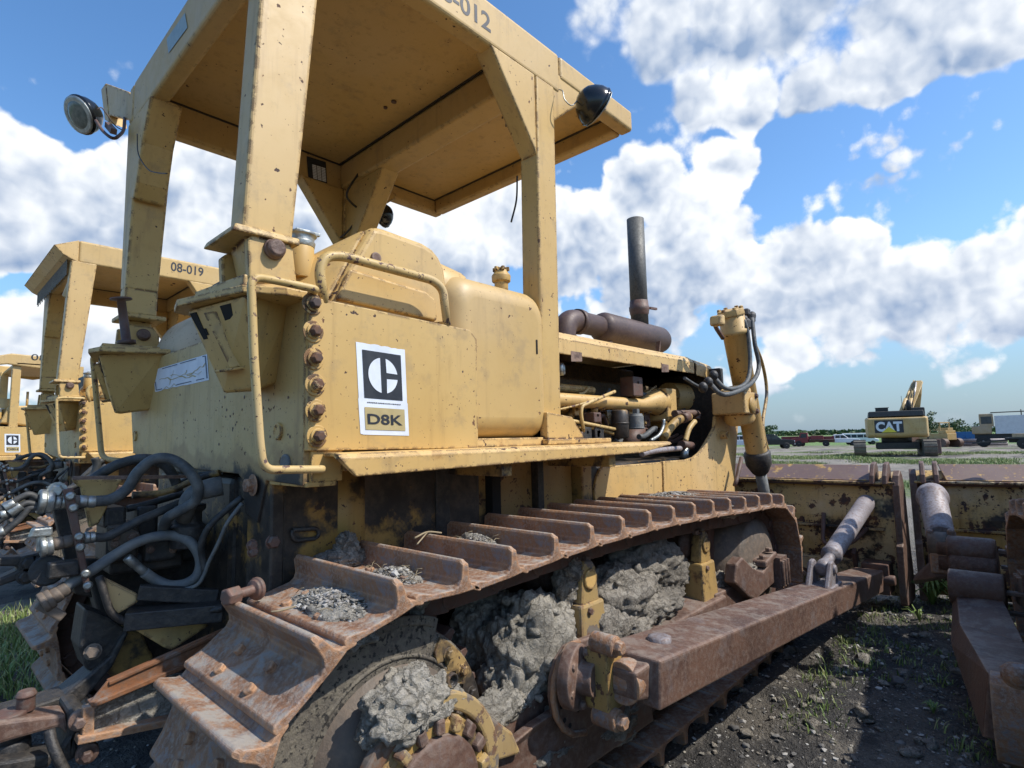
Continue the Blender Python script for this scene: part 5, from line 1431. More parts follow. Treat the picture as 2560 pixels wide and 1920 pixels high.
# ============================================================ rear hydraulics and drawbar
def H0(x, y, v=2.4): return P(C0(x, y), 'y', v)
def hose(pts, r, mt='hose', nm='hydraulic_hose', v=2.4, par=None, n_=14):
    m = MB(); pp = smooth_path([H0(p[0], p[1], p[2] if len(p) > 2 else v) for p in pts], 7)
    m.tube(pp, r, n_); return m.build(nm, M[mt], par or dz)
rh = (MB().box(.90, 1.2, 2.35, 3.3, .45, 1.30)).build('rear_case', M['yellow_grease'], dz, .03)
hose([(480, 310), (560, 300), (640, 250), (700, 160, 2.38), (780, 98, 2.36), (870, 98, 2.34), (955, 155, 2.3), (1003, 240, 2.28), (985, 310, 2.3), (905, 360, 2.32), (845, 400, 2.36), (825, 470, 2.45)], 0.0189)
hose([(430, 230, 2.6), (520, 165, 2.58), (620, 115, 2.55), (740, 95, 2.5), (830, 125, 2.5), (880, 190, 2.5), (900, 260, 2.5)], 0.0189, 'hose_dark')
hose([(330, 745), (400, 700), (480, 650), (600, 570), (700, 515), (800, 487), (880, 485), (965, 520, 2.36), (1012, 600, 2.34), (1000, 680, 2.34), (940, 725, 2.36), (860, 735, 2.38), (790, 710), (730, 670)], 0.0182, 'hose_light')
hose([(480, 492), (540, 490), (620, 450), (720, 400), (850, 345, 2.42), (980, 290, 2.45)], 0.0154, 'hose_dark')
hose([(640, 350, 2.6), (720, 330, 2.6), (830, 300, 2.6), (930, 270, 2.6)], 0.0126, 'hose_dark')
hose([(1225, 290, 2.2), (1150, 350, 2.22), (1065, 430, 2.25), (1020, 520, 2.28), (1025, 600, 2.3), (1040, 660, 2.3)], 0.0119, 'hose_dark')
hose([(1225, 320, 2.15), (1150, 420, 2.18), (1105, 520, 2.22), (1060, 610, 2.26), (1000, 730, 2.3), (860, 770, 2.35)], 0.0070, 'hose_light')
hose([(670, 278, 2.5), (800, 270, 2.5), (900, 240, 2.48), (1000, 195, 2.45), (1110, 165, 2.4)], 0.0126, 'yellow_dirty', 'steel_pipe')
hose([(900, 220, 2.5), (1000, 175, 2.5), (1120, 160, 2.45)], 0.0070, 'hose_dark')
hose([(540, 130, 2.7), (450, 200, 2.7), (330, 260, 2.7), (200, 380, 2.7)], 0.0112, 'hose_dark')
hose([(520, 100, 2.8), (450, 160, 2.8), (300, 300, 2.8)], 0.0098, 'hose_dark')
hose([(480, 90, 2.7), (490, 130, 2.7), (470, 180, 2.7), (420, 210, 2.7)], 0.0140, 'hose_dark')
# small hoses leaving to the left
hose([(200, 300), (150, 275), (90, 300), (30, 340), (-60, 380)], 0.0098, 'hose_dark')
hose([(200, 330), (130, 320), (70, 360), (-20, 420), (-80, 470)], 0.0098, 'hose_dark')
hose([(200, 345), (150, 345), (100, 400), (20, 470), (-60, 540)], 0.0098, 'hose_dark')
for (a, b) in (((20, 345), (75, 318)), ((45, 372), (105, 330)), ((-10, 470), (20, 460)), ((0, 380), (30, 372))):
    m = MB(); m.cyl(H0(*a), H0(*b), .016, n=12); m.build('hose_end', M['zinc'], dz, .002)
# big grey elbow
m = MB(); m.tube(fillet([H0(1125, 232, 2.3), H0(960, 262, 2.34), H0(935, 400, 2.4)], .09, 8), .030, 20)
m.lathe(H0(1125, 232, 2.3), H0(1040, 250, 2.32)-H0(1125, 232, 2.3), [(0, .036), (.09, .036), (.095, .032)], 22)
m.build('elbow_pipe', M['hose_light'], dz)
m = MB(); m.lathe(H0(950, 540, 2.42), (0, 0, 1), [(0, .06), (.08, .06), (.09, .045), (.13, .045), (.14, .058), (.16, .058)], 24); m.build('filter_housing', M['black'], dz, .004)
# couplings in the clamp bars
def coup(a, b, r, mt='zinc', nm='coupling', v=2.4, hexn=0):
    m = MB(); A_ = H0(*a, v); B_ = H0(*b, v); L_ = (B_-A_).length
    if hexn: m.tube([A_, B_], r, 6, True, False)
    else: m.lathe(A_, B_-A_, [(0, r*.9), (L_*.1, r), (L_*.45, r), (L_*.5, r*.88), (L_*.6, r*.95), (L_*.95, r*.95), (L_, r*.8)], 18)
    return m.build(nm, M[mt], dz, .002)
coup((190, 312), (272, 312), 0.0396); coup((272, 312), (345, 312), 0.0259); coup((395, 312), (485, 312), 0.0216); coup((345, 310), (400, 312), 0.0216, 'cast_smooth')
coup((200, 545), (268, 532), 0.0324); coup((268, 528), (370, 508), 0.0216, 'cast_smooth'); coup((425, 496), (482, 490), 0.0202); coup((360, 512), (425, 496), 0.0187, 'cast_smooth')
coup((205, 830), (268, 795), 0.0346, 'cast_smooth'); coup((262, 800), (345, 742), 0.0259, 'cast_smooth'); coup((640, 592), (735, 672), 0.0158)
m = MB(); p = H0(205, 490); m.hull([p+V(q) for q in [(-.03, -.01, .0), (.03, -.01, 0), (-.022, -.01, .03), (.03, -.01, .03), (-.03, .03, 0), (.03, .03, 0), (-.02, .03, .03), (.03, .03, .03)]]); m.box(p.x-.008, p.x+.012, p.y-.005, p.y+.02, p.z-.05, p.z+.01); m.build('wing_nut', M['zinc'], dz, .006)
m = MB(); p = H0(265, 860); m.bar(p+V((-.04, 0, .03)), p+V((.03, 0, -.03)), .02, .03); m.build('wing_nut', M['cast_smooth'], dz, .006)
# clamp bars with bolts
m = MB()
y_ = 2.35
a = [H0(318, 250, y_), H0(372, 240, y_), H0(462, 765, y_), H0(435, 775, y_)]
m.prism(a, (0, .02, 0)); cb = m.build('clamp_bar', M['rust_dark'], dz, .004)
for q in [(358, 283), (373, 342), (402, 487), (407, 541), (434, 674), (445, 735)]:
    m = MB(); p = H0(*q, y_-.002); m.lathe(p, (-.2, -1, 0), [(0, .014), (.008, .013), (.012, .008)], 14); m.build('bolt', M['zinc'], cb)
m = MB(); a = [H0(240, 235, 2.52), H0(330, 235, 2.52), H0(470, 800, 2.52), H0(380, 780, 2.52)]; m.prism(a, (0, .05, 0)); m.build('support_plate', M['black'], dz, .006)
m = MB(); a = [H0(366, 192, 2.5), H0(620, 200, 2.5), H0(590, 250, 2.5), H0(500, 425, 2.5), H0(455, 445, 2.5), H0(410, 240, 2.5), H0(375, 215, 2.5)]; m.prism(a, (0, .03, 0)); m.build('valve_bracket', M['yellow'], dz, .005)
m = MB(); m.bar(H0(366, 192, 2.45), H0(960, 185, 2.4), .02, .012); m.build('cross_rod', M['rust_brown'], dz)
m = MB(); p = H0(290, 255, 2.4); m.bolt(p, (-.3, -1, 0), .020, .02, 1.4); m.build('bolt', M['zinc'], dz)
# valve block
def vb(x0_, y0_, x1_, y1_, mt, nm, v=2.5, dpt=.18, bv=.012):
    m = MB(); a = H0(x0_, y0_, v); b = H0(x1_, y1_, v)
    m.box(min(a.x, b.x), max(a.x, b.x), v, v+dpt, min(a.z, b.z), max(a.z, b.z)); return m.build(nm, M[mt], dz, bv)
vb(530, 345, 640, 440, 'black', 'valve_body'); vb(545, 430, 700, 610, 'yellow_grease', 'valve_body', 2.48); vb(700, 340, 800, 500, 'black', 'valve_body', 2.55)
vb(735, 520, 900, 600, 'black', 'valve_flange', 2.46, .1); vb(700, 590, 930, 640, 'yellow_grease', 'valve_body', 2.5); vb(850, 430, 1010, 600, 'black', 'valve_body', 2.6)
vb(560, 600, 740, 660, 'black', 'valve_body', 2.5)
m = MB(); c_ = H0(630, 507, 2.465); m.hull([c_+V(q) for q in [(-.045, 0, -.035), (.045, 0, -.035), (.05, 0, .02), (-.05, 0, .02), (0, 0, .05), (-.045, .02, -.035), (.045, .02, -.035), (.05, .02, .02), (-.05, .02, .02), (0, .02, .05)]]); fl_ = m.build('port_flange', M['cast_smooth'], dz, .008)
for q in [(583, 492), (583, 525), (672, 488), (662, 492), (760, 555), (875, 553)]:
    m = MB(); m.bolt(H0(*q, 2.462), (0, -1, 0), .012, .014, 1.2); m.build('bolt', M['rust_brown'], fl_)
# black fork linkage on the left
m = MB()
m.prism([H0(*q, 2.5) for q in [(-80, 600), (0, 595), (110, 590), (200, 570), (235, 600), (235, 680), (120, 700), (0, 740), (-80, 745), (-80, 700), (0, 700), (90, 660), (85, 640), (0, 640), (-80, 645)]], (0, .07, 0))
m.cyl(H0(240, 660, 2.44), H0(240, 660, 2.6), .05, n=16); m.bar(H0(240, 660), H0(400, 640), .06, .05)
m.build('linkage_fork', M['black'], dz, .008)
for q in [(145, 622), (200, 615), (130, 690)]:
    m = MB(); m.bolt(H0(*q, 2.495), (0, -1, 0), .02, .02, 1.3); m.build('bolt', M['black'], dz)
# lower cradle
m = MB(); m.prism([H0(*q, 2.36) for q in [(520, 690), (700, 780), (700, 820), (600, 880), (560, 870), (540, 800)]], (0, .03, 0)); m.build('cradle_plate', M['yellow_worn'], dz, .006)
m = MB(); m.tube(fillet([H0(500, 690, 2.33), H0(560, 880, 2.33), H0(640, 925, 2.33), H0(900, 900, 2.3), H0(1130, 850, 2.2)], .05), .012, 10); m.bar(H0(700, 770, 2.36), H0(1100, 790, 2.3), .04, .05); m.bar(H0(640, 905, 2.36), H0(1130, 860, 2.25), .10, .06); m.build('cradle_rail', M['black'], dz, .004)
m = MB(); m.prism([H0(*q, 2.34) for q in [(640, 935), (1000, 905), (1060, 940), (870, 1065), (830, 1050)]], (0, .04, 0)); m.build('cradle_plate', M['yellow_worn'], dz, .006)
m = MB(); m.prism([H0(*q, 2.5) for q in [(580, 960), (720, 975), (780, 1100), (720, 1200), (560, 1200), (520, 1130)]], (0, .12, 0)); m.build('hitch_housing', M['yellow_dirty'], dz, .01)
m = MB(); m.prism([H0(*q, 2.44) for q in [(430, 850), (560, 900), (640, 960), (560, 1150), (440, 1170), (400, 1050)]], (0, .15, 0)); m.build('hitch_housing', M['black'], dz, .01)
m = MB(); m.prism([H0(*q, 2.7) for q in [(420, 600), (1180, 600), (1180, 1000), (900, 1130), (560, 1100)]], (0, .1, 0)); m.build('case_bottom', M['black'], dz, .01)
m = MB(); p = H0(470, 1070, 2.41); m.bolt(p, (-.2, -1, .1), .022, .02, 1.2); m.build('bolt', M['cast_smooth'], dz)
# drawbar
m = MB(); m.prism([H0(*q, 2.42) for q in [(645, 958), (600, 1010), (560, 1090), (450, 1190), (330, 1290), (180, 1340), (40, 1380), (-60, 1400), (-60, 1440), (60, 1440), (330, 1400), (360, 1380), (480, 1260), (570, 1150), (650, 985)]], (0, .12, 0)); db = m.build('drawbar_arm', M['black'], dz, .012)
m = MB()
m.prism([H0(*q, 2.18) for q in [(1130, 965), (1060, 985), (700, 1150), (540, 1225), (450, 1335), (940, 1145), (1130, 1040)]], (0, .012, 0))
m.bar(H0(1140, 962, 2.19), H0(545, 1226, 2.19), .035, .012); m.bar(H0(1130, 1050, 2.19), H0(450, 1337, 2.19), .05, .016)
m.build('drawbar_channel', metal('orange_rust_steel', [(.13, .055, .025), (.26, .105, .04), (.19, .10, .055)], .7, 7, 0, .5, grey=(.22, .21, .19), greyamt=.6), dz, .003)
m = MB(); m.prism([H0(*q, 2.2) for q in [(450, 1355), (880, 1195), (1000, 1180), (1000, 1380), (880, 1410), (470, 1495), (400, 1480)]], (0, .03, 0)); m.build('drawbar_web', M['mud'], dz, .004)
m = MB(); m.bar(H0(385, 1512, 2.18), H0(1000, 1388, 2.18), .05, .022); m.bar(H0(440, 1505, 2.18), H0(445, 1340, 2.18), .03, .03)
m.build('drawbar_flange', M['rust'], dz, .004)
m = MB(); m.prism([H0(*q, 2.24) for q in [(-60, 1440), (0, 1425), (200, 1400), (335, 1385), (350, 1500), (300, 1455), (240, 1470), (60, 1520), (-60, 1560)]], (0, .10, 0)); m.build('hitch_bar', M['rust_brown'], dz, .01)
m = MB(); m.prism([H0(*q, 2.22) for q in [(345, 1370), (420, 1350), (460, 1395), (440, 1460), (385, 1510), (400, 1600), (340, 1640), (300, 1560), (345, 1500)]], (0, .16, 0)); m.build('hitch_knuckle', M['black'], dz, .012)
for q, r_ in [((405, 1408), .030), ((440, 1575), .030)]:
    m = MB(); p = H0(*q, 2.21); m.lathe(p, (-.15, -1, 0), [(0, r_), (.02, r_), (.022, r_*.75)], 18); m.bolt(p+V((-.004, -.02, 0)), (-.15, -1, 0), r_*.55, .03, 0); m.build('bolt', M['rust_brown'], dz, .002)
m = MB(); p = H0(128, 1370, 2.3); m.lathe(p, (0, 0, 1), [(0, .024), (.04, .022), (.045, .028), (.06, .02)], 14); m.lathe(H0(45, 1400, 2.3), (0, 0, 1), [(0, .045), (.012, .045), (.016, .035)], 16); m.build('hitch_pin', M['rust_dark'], dz, .003)
m = MB(); m.bar(H0(-60, 1640, 2.26), H0(250, 1590, 2.26), .10, .04); m.cyl(H0(60, 1510, 2.3), H0(60, 1620, 2.3), .045, n=16); m.build('hitch_bar', M['black'], dz, .01)
m = MB(); m.tube(smooth_path([H0(250, 1470, 2.2), H0(262, 1530, 2.18), H0(290, 1600, 2.16), H0(330, 1680, 2.15)]), .014, 12); m.build('tow_cable', M['black'], dz)

# ============================================================ the other bulldozers
SKIP = ('unit_number', 'sticker', 'locking_pin', 'decal')
d2 = copy_tree(dz, None, SKIP+('work_lamp', 'lamp_shelf')); d2.location = dz.location+V((.31, 5.15, 0)); d2.name = 'bulldozer'
d2['label'] = 'second yellow bulldozer behind the rear of the nearest one, canopy numbered 08-019'
rf2 = [c for c in d2.children if c.name.startswith('canopy_roof')][0]
def rrel(parent): return root_loc(parent)
na = P((426, 690), 'y', Y0+5.15); nb_ = P((508, 701), 'y', Y0+5.15)
text('08-019', V((na.x, Y0+5.15, 3.37)), (1, 0, 0), (0, 0, 1), .105, M['ink'], rf2, 'unit_number', nb_.x-na.x, .018)
# visor with hanging strips at the back of the second canopy
m = MB(); m.prism([V((1.10, 6.90, 3.28)), V((1.10, 6.90, 3.515)), V((.90, 6.90, 3.42)), V((.98, 6.90, 3.34))], (0, 1.98, 0))
m.build('visor', M['yellow_worn'], rf2, .006)
m = MB()
for k in range(26): m.box(1.02, 1.025, 6.98+k*.07, 7.035+k*.07, 3.16+.02*math.sin(k*3.1), 3.36)
m.build('canvas_fringe', M['cast'], rf2)
d3 = copy_tree(dz, None, SKIP+('canopy_roof', 'locking_pin', 'seat_shell', 'work_lamp')); d3.location = dz.location+V((.15, 11.3, -.05)); d3.name = 'bulldozer'
d3['label'] = 'farthest yellow bulldozer at the left edge, low rounded canopy numbered 08-016'
sp3 = [c for c in d3.children if c.name.startswith('side_plate')][0]
off3 = d3.location-dz.location
logo(sp3, [c+off3 for c in cc], .0015, 'D8H')
yt3 = 12.95
def P3(x, y, v=13.0): return P(CL(x, y), 'y', v)
m = MB()
pr3 = [P3(*q) for q in [(-200, 260), (-60, 180), (-30, 130), (100, 110), (640, 165), (640, 225), (420, 250), (60, 200), (0, 205), (-60, 240), (-160, 290)]]
m.prism(pr3, (0, .05, 0)); m.prism([p+V((0, 2.0, 0)) for p in pr3], (0, .05, 0))
zt3 = max(p.z for p in pr3); xs3 = [p.x for p in pr3]
m.box(min(xs3)+.5, max(xs3), 13.0, 15.0, zt3-.20, zt3-.14)
r3 = m.build('canopy_roof', M['yellow2'], d3, .02)
text('08-016', P3(258, 165, 12.995), (1, 0, 0), (0, 0, 1), .11, M['ink'], r3, 'unit_number', .62, .0)
for (x, y) in ((660, 300), (140, 250)):
    for y3 in (13.05, 14.8):
        m = MB(); p = P3(x, 200, 13.1); m.box(p.x-.06, p.x+.06, y3, y3+.12, 1.5, zt3-.15); m.build('canopy_post', M['yellow2'], r3, .01)
m = MB(); m.prism([P3(*q, 13.1) for q in [(0, 690), (30, 630), (75, 545), (250, 545), (330, 625), (430, 640), (480, 740)]], (0, 1.2, 0)); m.build('engine_hood', M['yellow2'], d3, .03)
m = MB(); p = P3(45, 560, 13.4); m.cyl(p+V((0, 0, -.2)), p+V((0, 0, .15)), .12, n=16); p = P3(225, 520, 13.4); m.cyl(p+V((0, 0, -.1)), p+V((0, 0, .2)), .02, n=8); m.build('exhaust_stub', M['yellow2'], d3)

SKR = ('canopy_roof', 'push_arm', 'unit_number', 'locking_pin', 'sticker')
d4 = copy_tree(dz, None, SKR); d4.name = 'bulldozer'
d4.location = (2.97, -1.50, 0); d4.rotation_euler = (0, 0, R(8.8))
d4['label'] = 'bulldozer on the right, only its blade, brown push arm and track edge in view'
Tm = Matrix.Translation(d4.location) @ Matrix.Rotation(R(8.8), 4, 'Z')
Ti = Tm.inverted()
def build_r(mb, name, mat, parent, bevel=0):
    # world points -> coordinates of the turned machine
    mb.v = [Ti @ v for v in mb.v]
    mb.local = True
    o = mb.build(name, mat, None, bevel)
    o.parent = parent
    return o
def RX(x, y, v): return P(CR(x, y), 'x', v)
def RZ(x, y, v): return P(CR(x, y), 'z', v)
# bent push arm: top surface and outer side
zt_ = lambda k: .52+.02*k
m = MB()
tl = [RX(490, 625, 4.6), RX(515, 880, 3.9), RX(668, 1145, 3.0)]
zz1 = [p.z for p in tl]
top_in = [RX(700, 640, 4.55), RX(862, 960, 3.75), RX(1010, 1130, 3.0)]
for a, b in zip(top_in, tl): a.z = b.z
bt = [RX(478, 700, 4.6), RX(468, 990, 3.9), RX(640, 1500, 3.0)]
bt2 = [V((q.x, q.y, b.z)) for q, b in zip(top_in, bt)]
for i in range(2):
    m.hull([tl[i], tl[i+1], top_in[i], top_in[i+1], bt[i], bt[i+1], bt2[i], bt2[i+1]])
am4 = build_r(m, 'push_arm', M['rust_brown'], d4, .012)
m = MB(); c_ = RX(860, 1430, 2.92); m.hull([c_+V((-.06*math.cos(R(a)), .085*math.sin(R(b_)), .16*math.sin(R(a)))) for a in range(-90, 91, 30) for b_ in (-90, -40, 0, 40, 90)]+[c_+V((.12, -.09, -.12)), c_+V((.12, .09, -.12)), c_+V((.12, -.09, .14)), c_+V((.12, .09, .14))])
m.lathe(c_+V((.02, .0, .14)), (0, 0, 1), [(0, .055), (.05, .055), (.07, .035)], 18); build_r(m, 'ball_socket', M['rust'], am4)
# sleeve lug on the arm
m = MB(); c_ = RX(610, 695, 4.35); c2_ = c_
m.lathe(c_+V((0, .13, 0)), (0, -1, 0), [(0, .10), (.25, .10), (.26, .09)], 26)
m.hull([c_+V(q) for q in [(-.05, .0, -.06), (.05, 0, -.06), (-.05, -.08, -.06), (.05, -.08, -.06), (-.08, .04, -.20), (.08, .04, -.20), (-.08, -.12, -.20), (.08, -.12, -.20)]])
build_r(m, 'arm_sleeve', M['rust_brown'], am4, .012)
for dz4 in (0, -.11):
    m = MB(); m.bar(c_+V((0, -.10, dz4)), c_+V((0, -.23, dz4)), .05, .02); build_r(m, 'pin_key', M['rust_brown'], am4, .003)
# folded brace with yoke and spacer rollers
m = MB(); a = RX(365, 185, 5.55); b = RX(415, 415, 4.95); d = b-a; L_ = d.length
m.lathe(a, d, [(-.02, .06), (0, .10), (.06, .108), (.08, .108), (.10, .092), (L_*.9, .084), (L_*.95, .088), (L_, .08)], 28)
b4 = build_r(m, 'tilt_brace', M['chrome'], d4)
m = MB()
for x_ in (363, 475):
    q = RX(x_, 460, 4.9); m.hull([q+V(p) for p in [(-.05, -.02, -.12), (.05, -.02, -.12), (-.05, .02, -.12), (.05, .02, -.12), (-.04, -.02, .11), (.04, -.02, .11), (-.04, .02, .11), (.04, .02, .11)]])
build_r(m, 'yoke', M['rust_brown'], b4, .015)
m = MB(); q = RX(420, 455, 4.9); m.lathe(q+V((0, .07, 0)), (0, -1, 0), [(0, .085), (.14, .085)], 24); build_r(m, 'yoke_pin', M['cast_smooth'], b4)
m = MB(); m.hull([RX(*p, v) for p, v in [((385, 520), 4.85), ((480, 510), 4.85), ((485, 630), 4.85), ((380, 635), 4.85), ((385, 520), 5.0), ((480, 510), 5.0), ((485, 630), 5.0), ((270, 620), 5.1), ((275, 670), 5.1), ((370, 640), 4.9), ((265, 650), 5.0)]])
build_r(m, 'bell_crank', M['rust_brown'], b4, .012)
m = MB(); q = RX(430, 565, 4.83); m.hull([q+V(p) for p in [(0, -.07, -.06), (0, .07, -.06), (0, -.07, .07), (0, .07, .07), (.03, -.08, -.07), (.03, .08, -.07), (.03, -.08, .08), (.03, .08, .08)]]); build_r(m, 'cover_plate', M['rust'], b4, .01)
for (x_, y_, r_) in ((575, 485, .085), (590, 568, .105)):
    m = MB(); q = RX(x_, y_, 4.85); m.lathe(q+V((0, .13, 0)), (0, -1, 0), [(-.05, .05), (0, .05), (.01, r_*.9), (.02, r_), (.24, r_), (.26, r_*.9)], 26); m.bar(q+V((0, -.14, .01)), q+V((0, -.27, 0)), .05, .02); build_r(m, 'spacer_roller', M['rust_brown'], b4)

# ============================================================ dried mud and gravel lying on the big machine
def mudpile(name, blobs, mat, label, det=5, seed=0, jit=.22, cat='mud', group=None, freq=2.6):
    m = MB()
    rnd = random.Random(seed)
    for i, (c, r, sc) in enumerate(blobs):
        bm = bmesh.new(); bmesh.ops.create_icosphere(bm, subdivisions=det, radius=1.0)
        c = V(c); vs = []
        for v in bm.verts:
            q = v.co
            s0 = V((seed*3.7+i, seed, 0))
            k = 1.0+jit*1.0*noise.fractal(q*1.7+s0, .9, 2.1, 3)
            rg_ = 1-abs(noise.noise(q*4.1+s0))*2
            k += .10*rg_+.09*noise.fractal(q*9+s0, .8, 2.2, 4)
            vs.append(c+V((q.x*sc[0], q.y*sc[1], q.z*sc[2]))*r*k)
        bm.verts.index_update(); m.add(vs, [tuple(v.index for v in f.verts) for f in bm.faces], True)
        bm.free()
        for j in range(14):     # crumbs sitting in the surface
            d = V((rnd.uniform(-1, 1), rnd.uniform(-1, .2), rnd.uniform(-.3, 1))).normalized()
            m.ball(c+V((d.x*sc[0], d.y*sc[1], d.z*sc[2]))*r*rnd.uniform(.9, 1.12), r*rnd.uniform(.05, .16), 2, (rnd.uniform(.7, 1.3), 1, rnd.uniform(.6, 1.1)), .5, seed+i+j, 2.2)
    o = m.build(name, mat, None)
    tag(o, label, cat, group, 'stuff')
    return o
def U2(x, y, v): return P(C2(x, y), 'y', v)
g_ = 'dried mud packed on the undercarriage'
mudpile('caked_mud', [(U2(760, 1230, 1.34), .065, (1, .8, 1)), (U2(690, 1330, 1.34), .085, (1.3, .8, .9)), (U2(860, 1270, 1.34), .08, (1.2, .7, .7)), (U2(600, 1440, 1.35), .06, (1.2, .8, .8)), (U2(780, 1130, 1.38), .03, (.8, .8, 1.2)), (U2(940, 1250, 1.36), .055, (1.1, .7, .6)), (U2(680, 1220, 1.40), .06, (1, .7, .9)), (U2(660, 1410, 1.38), .08, (1.2, .8, .8))], M['mud'], 'grey dried mud stuck on the hub of the near sprocket', 5, 1, .34, group=g_)
mudpile('caked_mud', [(U2(1420, 1020, 1.52), .19, (.95, .7, 1.2)), (U2(1380, 1180, 1.50), .16, (.9, .7, 1.0)), (U2(1520, 880, 1.56), .14, (.9, .8, 1.0)), (U2(1340, 900, 1.66), .15, (1.2, .7, 1)), (U2(1200, 880, 1.72), .15, (1.2, .7, 1)), (U2(1560, 1100, 1.5), .13, (1, .7, 1.2)), (U2(1180, 1010, 1.75), .13, (1, .7, 1))], M['mud'], 'tall grey mud heap between the sprocket and the yellow-capped bracket', 5, 11, .30, group=g_)
mudpile('caked_mud', [(U2(1230, 1330, 1.42), .07, (1.5, .6, .9)), (U2(1170, 1400, 1.42), .06, (1.2, .6, .9)), (U2(1310, 1300, 1.42), .06, (1.3, .6, .7))], M['mud'], 'small grey mud lump on the guard plate right of the hub', 5, 21, .34, group=g_)
mudpile('caked_mud', [(U2(1850, 800, 1.55), .17, (1.3, .7, 1.0)), (U2(1950, 650, 1.62), .17, (1.6, .7, .8)), (P(C5(200, 560), 'y', 1.62), .20, (1.5, .7, .8)), (P(C5(90, 700), 'y', 1.55), .19, (1.4, .7, .8)), (P(C5(320, 610), 'y', 1.6), .16, (1.2, .7, .9)), (P(C5(250, 760), 'y', 1.55), .17, (1.5, .7, .55)), (P(C5(150, 860), 'y', 1.5), .13, (1.4, .7, .6))], M['mud_dark'], 'wide dark grey mud bank between the two carrier brackets', 5, 31, .28, group=g_)
mudpile('caked_mud', [(P(C5(610, 720), 'y', 1.52), .12, (1.1, .7, 1.1)), (P(C5(660, 780), 'y', 1.50), .10, (1.4, .7, .6)), (P(C5(770, 560), 'y', 1.42), .05, (1.5, .8, .5))], M['mud_dark'], 'grey mud behind the curved idler yoke of the near track', 5, 41, .3, group=g_)
mudpile('caked_mud', [(U2(1680, 540, 1.50), .055, (.9, .8, 1.2)), (U2(1640, 620, 1.52), .06, (.9, .8, 1.3))], M['mud_dark'], 'grey mud on top of the yellow-capped carrier bracket', 5, 51, .3, group=g_)
mudpile('caked_mud', [(P(C5(60, 1330), 'y', 1.4), .10, (1.8, .8, .7)), (P(C5(110, 1400), 'y', 1.4), .07, (1.5, .8, .6)), (U2(1500, 1560, 1.42), .09, (2.0, .8, .7))], M['mud_dark'], 'damp mud hanging under the frame behind the push arm joint', 5, 61, .3, group=g_)
mudpile('caked_mud', [(P(C8(1170, 180), 'y', 1.90), .045, (1, .8, 1.3)), (P(C8(1130, 240), 'y', 1.9), .06, (1.8, .9, .6))], M['mud_dark'], 'dark dirt clod on the inner edge of the near track', 5, 71, .3, group=g_)

def heap(label, c, rx, ry, h, n_, smin, smax, seed, straw=0, tilt=0.0, base=True, mats=None):
    rnd = random.Random(seed)
    c = V(c)
    m = MB()
    if base: m.ball(c+V((0, 0, -.02)), 1.0, 4, (rx*.85, ry*.85, h*.8+.02), .35, seed, 2.2)
    for i in range(n_):
        a = rnd.uniform(0, 2*math.pi); r_ = rnd.random()**.6
        x = math.cos(a)*r_; y = math.sin(a)*r_
        z = h*(1-r_*r_)*.9
        s_ = smin*.5+(smax*.75-smin*.5)*rnd.random()**2.2; s_ *= (1 if rnd.random() < .96 else 1.8)
        p = c+V((x*rx, y*ry, z+tilt*x*rx+s_*.3))
        bm = MB(); bm.ball(p, s_, 1, (rnd.uniform(.7, 1.3), rnd.uniform(.7, 1.3), rnd.uniform(.4, .8)), .75, seed+i, 1.1)
        m.add(bm.v, bm.f, False)
    k = len(m.f)
    o = m.build('gravel_heap', M['mud'], None)
    me = o.data
    me.materials.append(M['stone']); me.materials.append(M['stone_dark'])
    nb = 0
    if base: nb = 20*4**3
    rnd2 = random.Random(seed+1)
    per = 20
    idx = [0]*len(me.polygons)
    cur = 0
    for i in range(nb, len(me.polygons)):
        if (i-nb) % per == 0:
            q = rnd2.random(); cur = 1 if q < .26 else (2 if q < .42 else 0)
        idx[i] = cur
    me.polygons.foreach_set('material_index', idx)
    tag(o, label, 'gravel', 'stones and dirt lying on the track shoes', 'stuff')
    if straw:
        t = MB()
        for i in range(straw):
            a = rnd.uniform(0, 6.28); p = c+V((rnd.uniform(-rx, rx)*.8, rnd.uniform(-ry, ry)*.8, h*.7))
            d = V((math.cos(a), math.sin(a), rnd.uniform(-.2, .6))).normalized()*rnd.uniform(.02, .06)
            t.tube([p, p+d*.5+V((0, 0, .006)), p+d], .0012, 4)
        s2_ = t.build('straw', M['twig'], None); tag(s2_, label.split(' on ')[0].replace('heap', 'heap')+', dry straw bits on it', 'straw', None, 'stuff')
    return o
heap('pale gravel and dirt heap on the second shoe, nearest to the camera', (.895, 1.60, .915), .105, .24, .062, 1900, .004, .012, 101, 6, .25)
heap('straw-topped dirt heap on the third shoe of the near track', (1.14, 1.60, .945), .08, .17, .065, 1100, .004, .010, 102, 30)
heap('round dirt mound on the fifth shoe of the near track', (1.60, 1.70, .98), .075, .14, .07, 900, .003, .009, 103, 14)
heap('flat dirt patch on the eighth shoe of the near track', (2.26, 1.66, 1.0), .08, .16, .035, 500, .004, .010, 104, 6)
heap('scattered dirt on the tenth shoe of the near track', (2.71, 1.62, .995), .08, .20, .03, 500, .004, .010, 105, 6)
heap('long strip of loose gravel on the front half of the near track', (3.35, 1.74, 1.02), .42, .14, .05, 900, .006, .014, 106, 0, -.05)
heap('loose gravel sliding off the front half of the near track', (3.52, 1.45, .98), .10, .09, .04, 160, .006, .014, 107)
heap('thin gravel sprinkle on the sixth shoe of the near track', (1.83, 1.55, .985), .08, .12, .012, 120, .003, .008, 108, 2, 0, False)
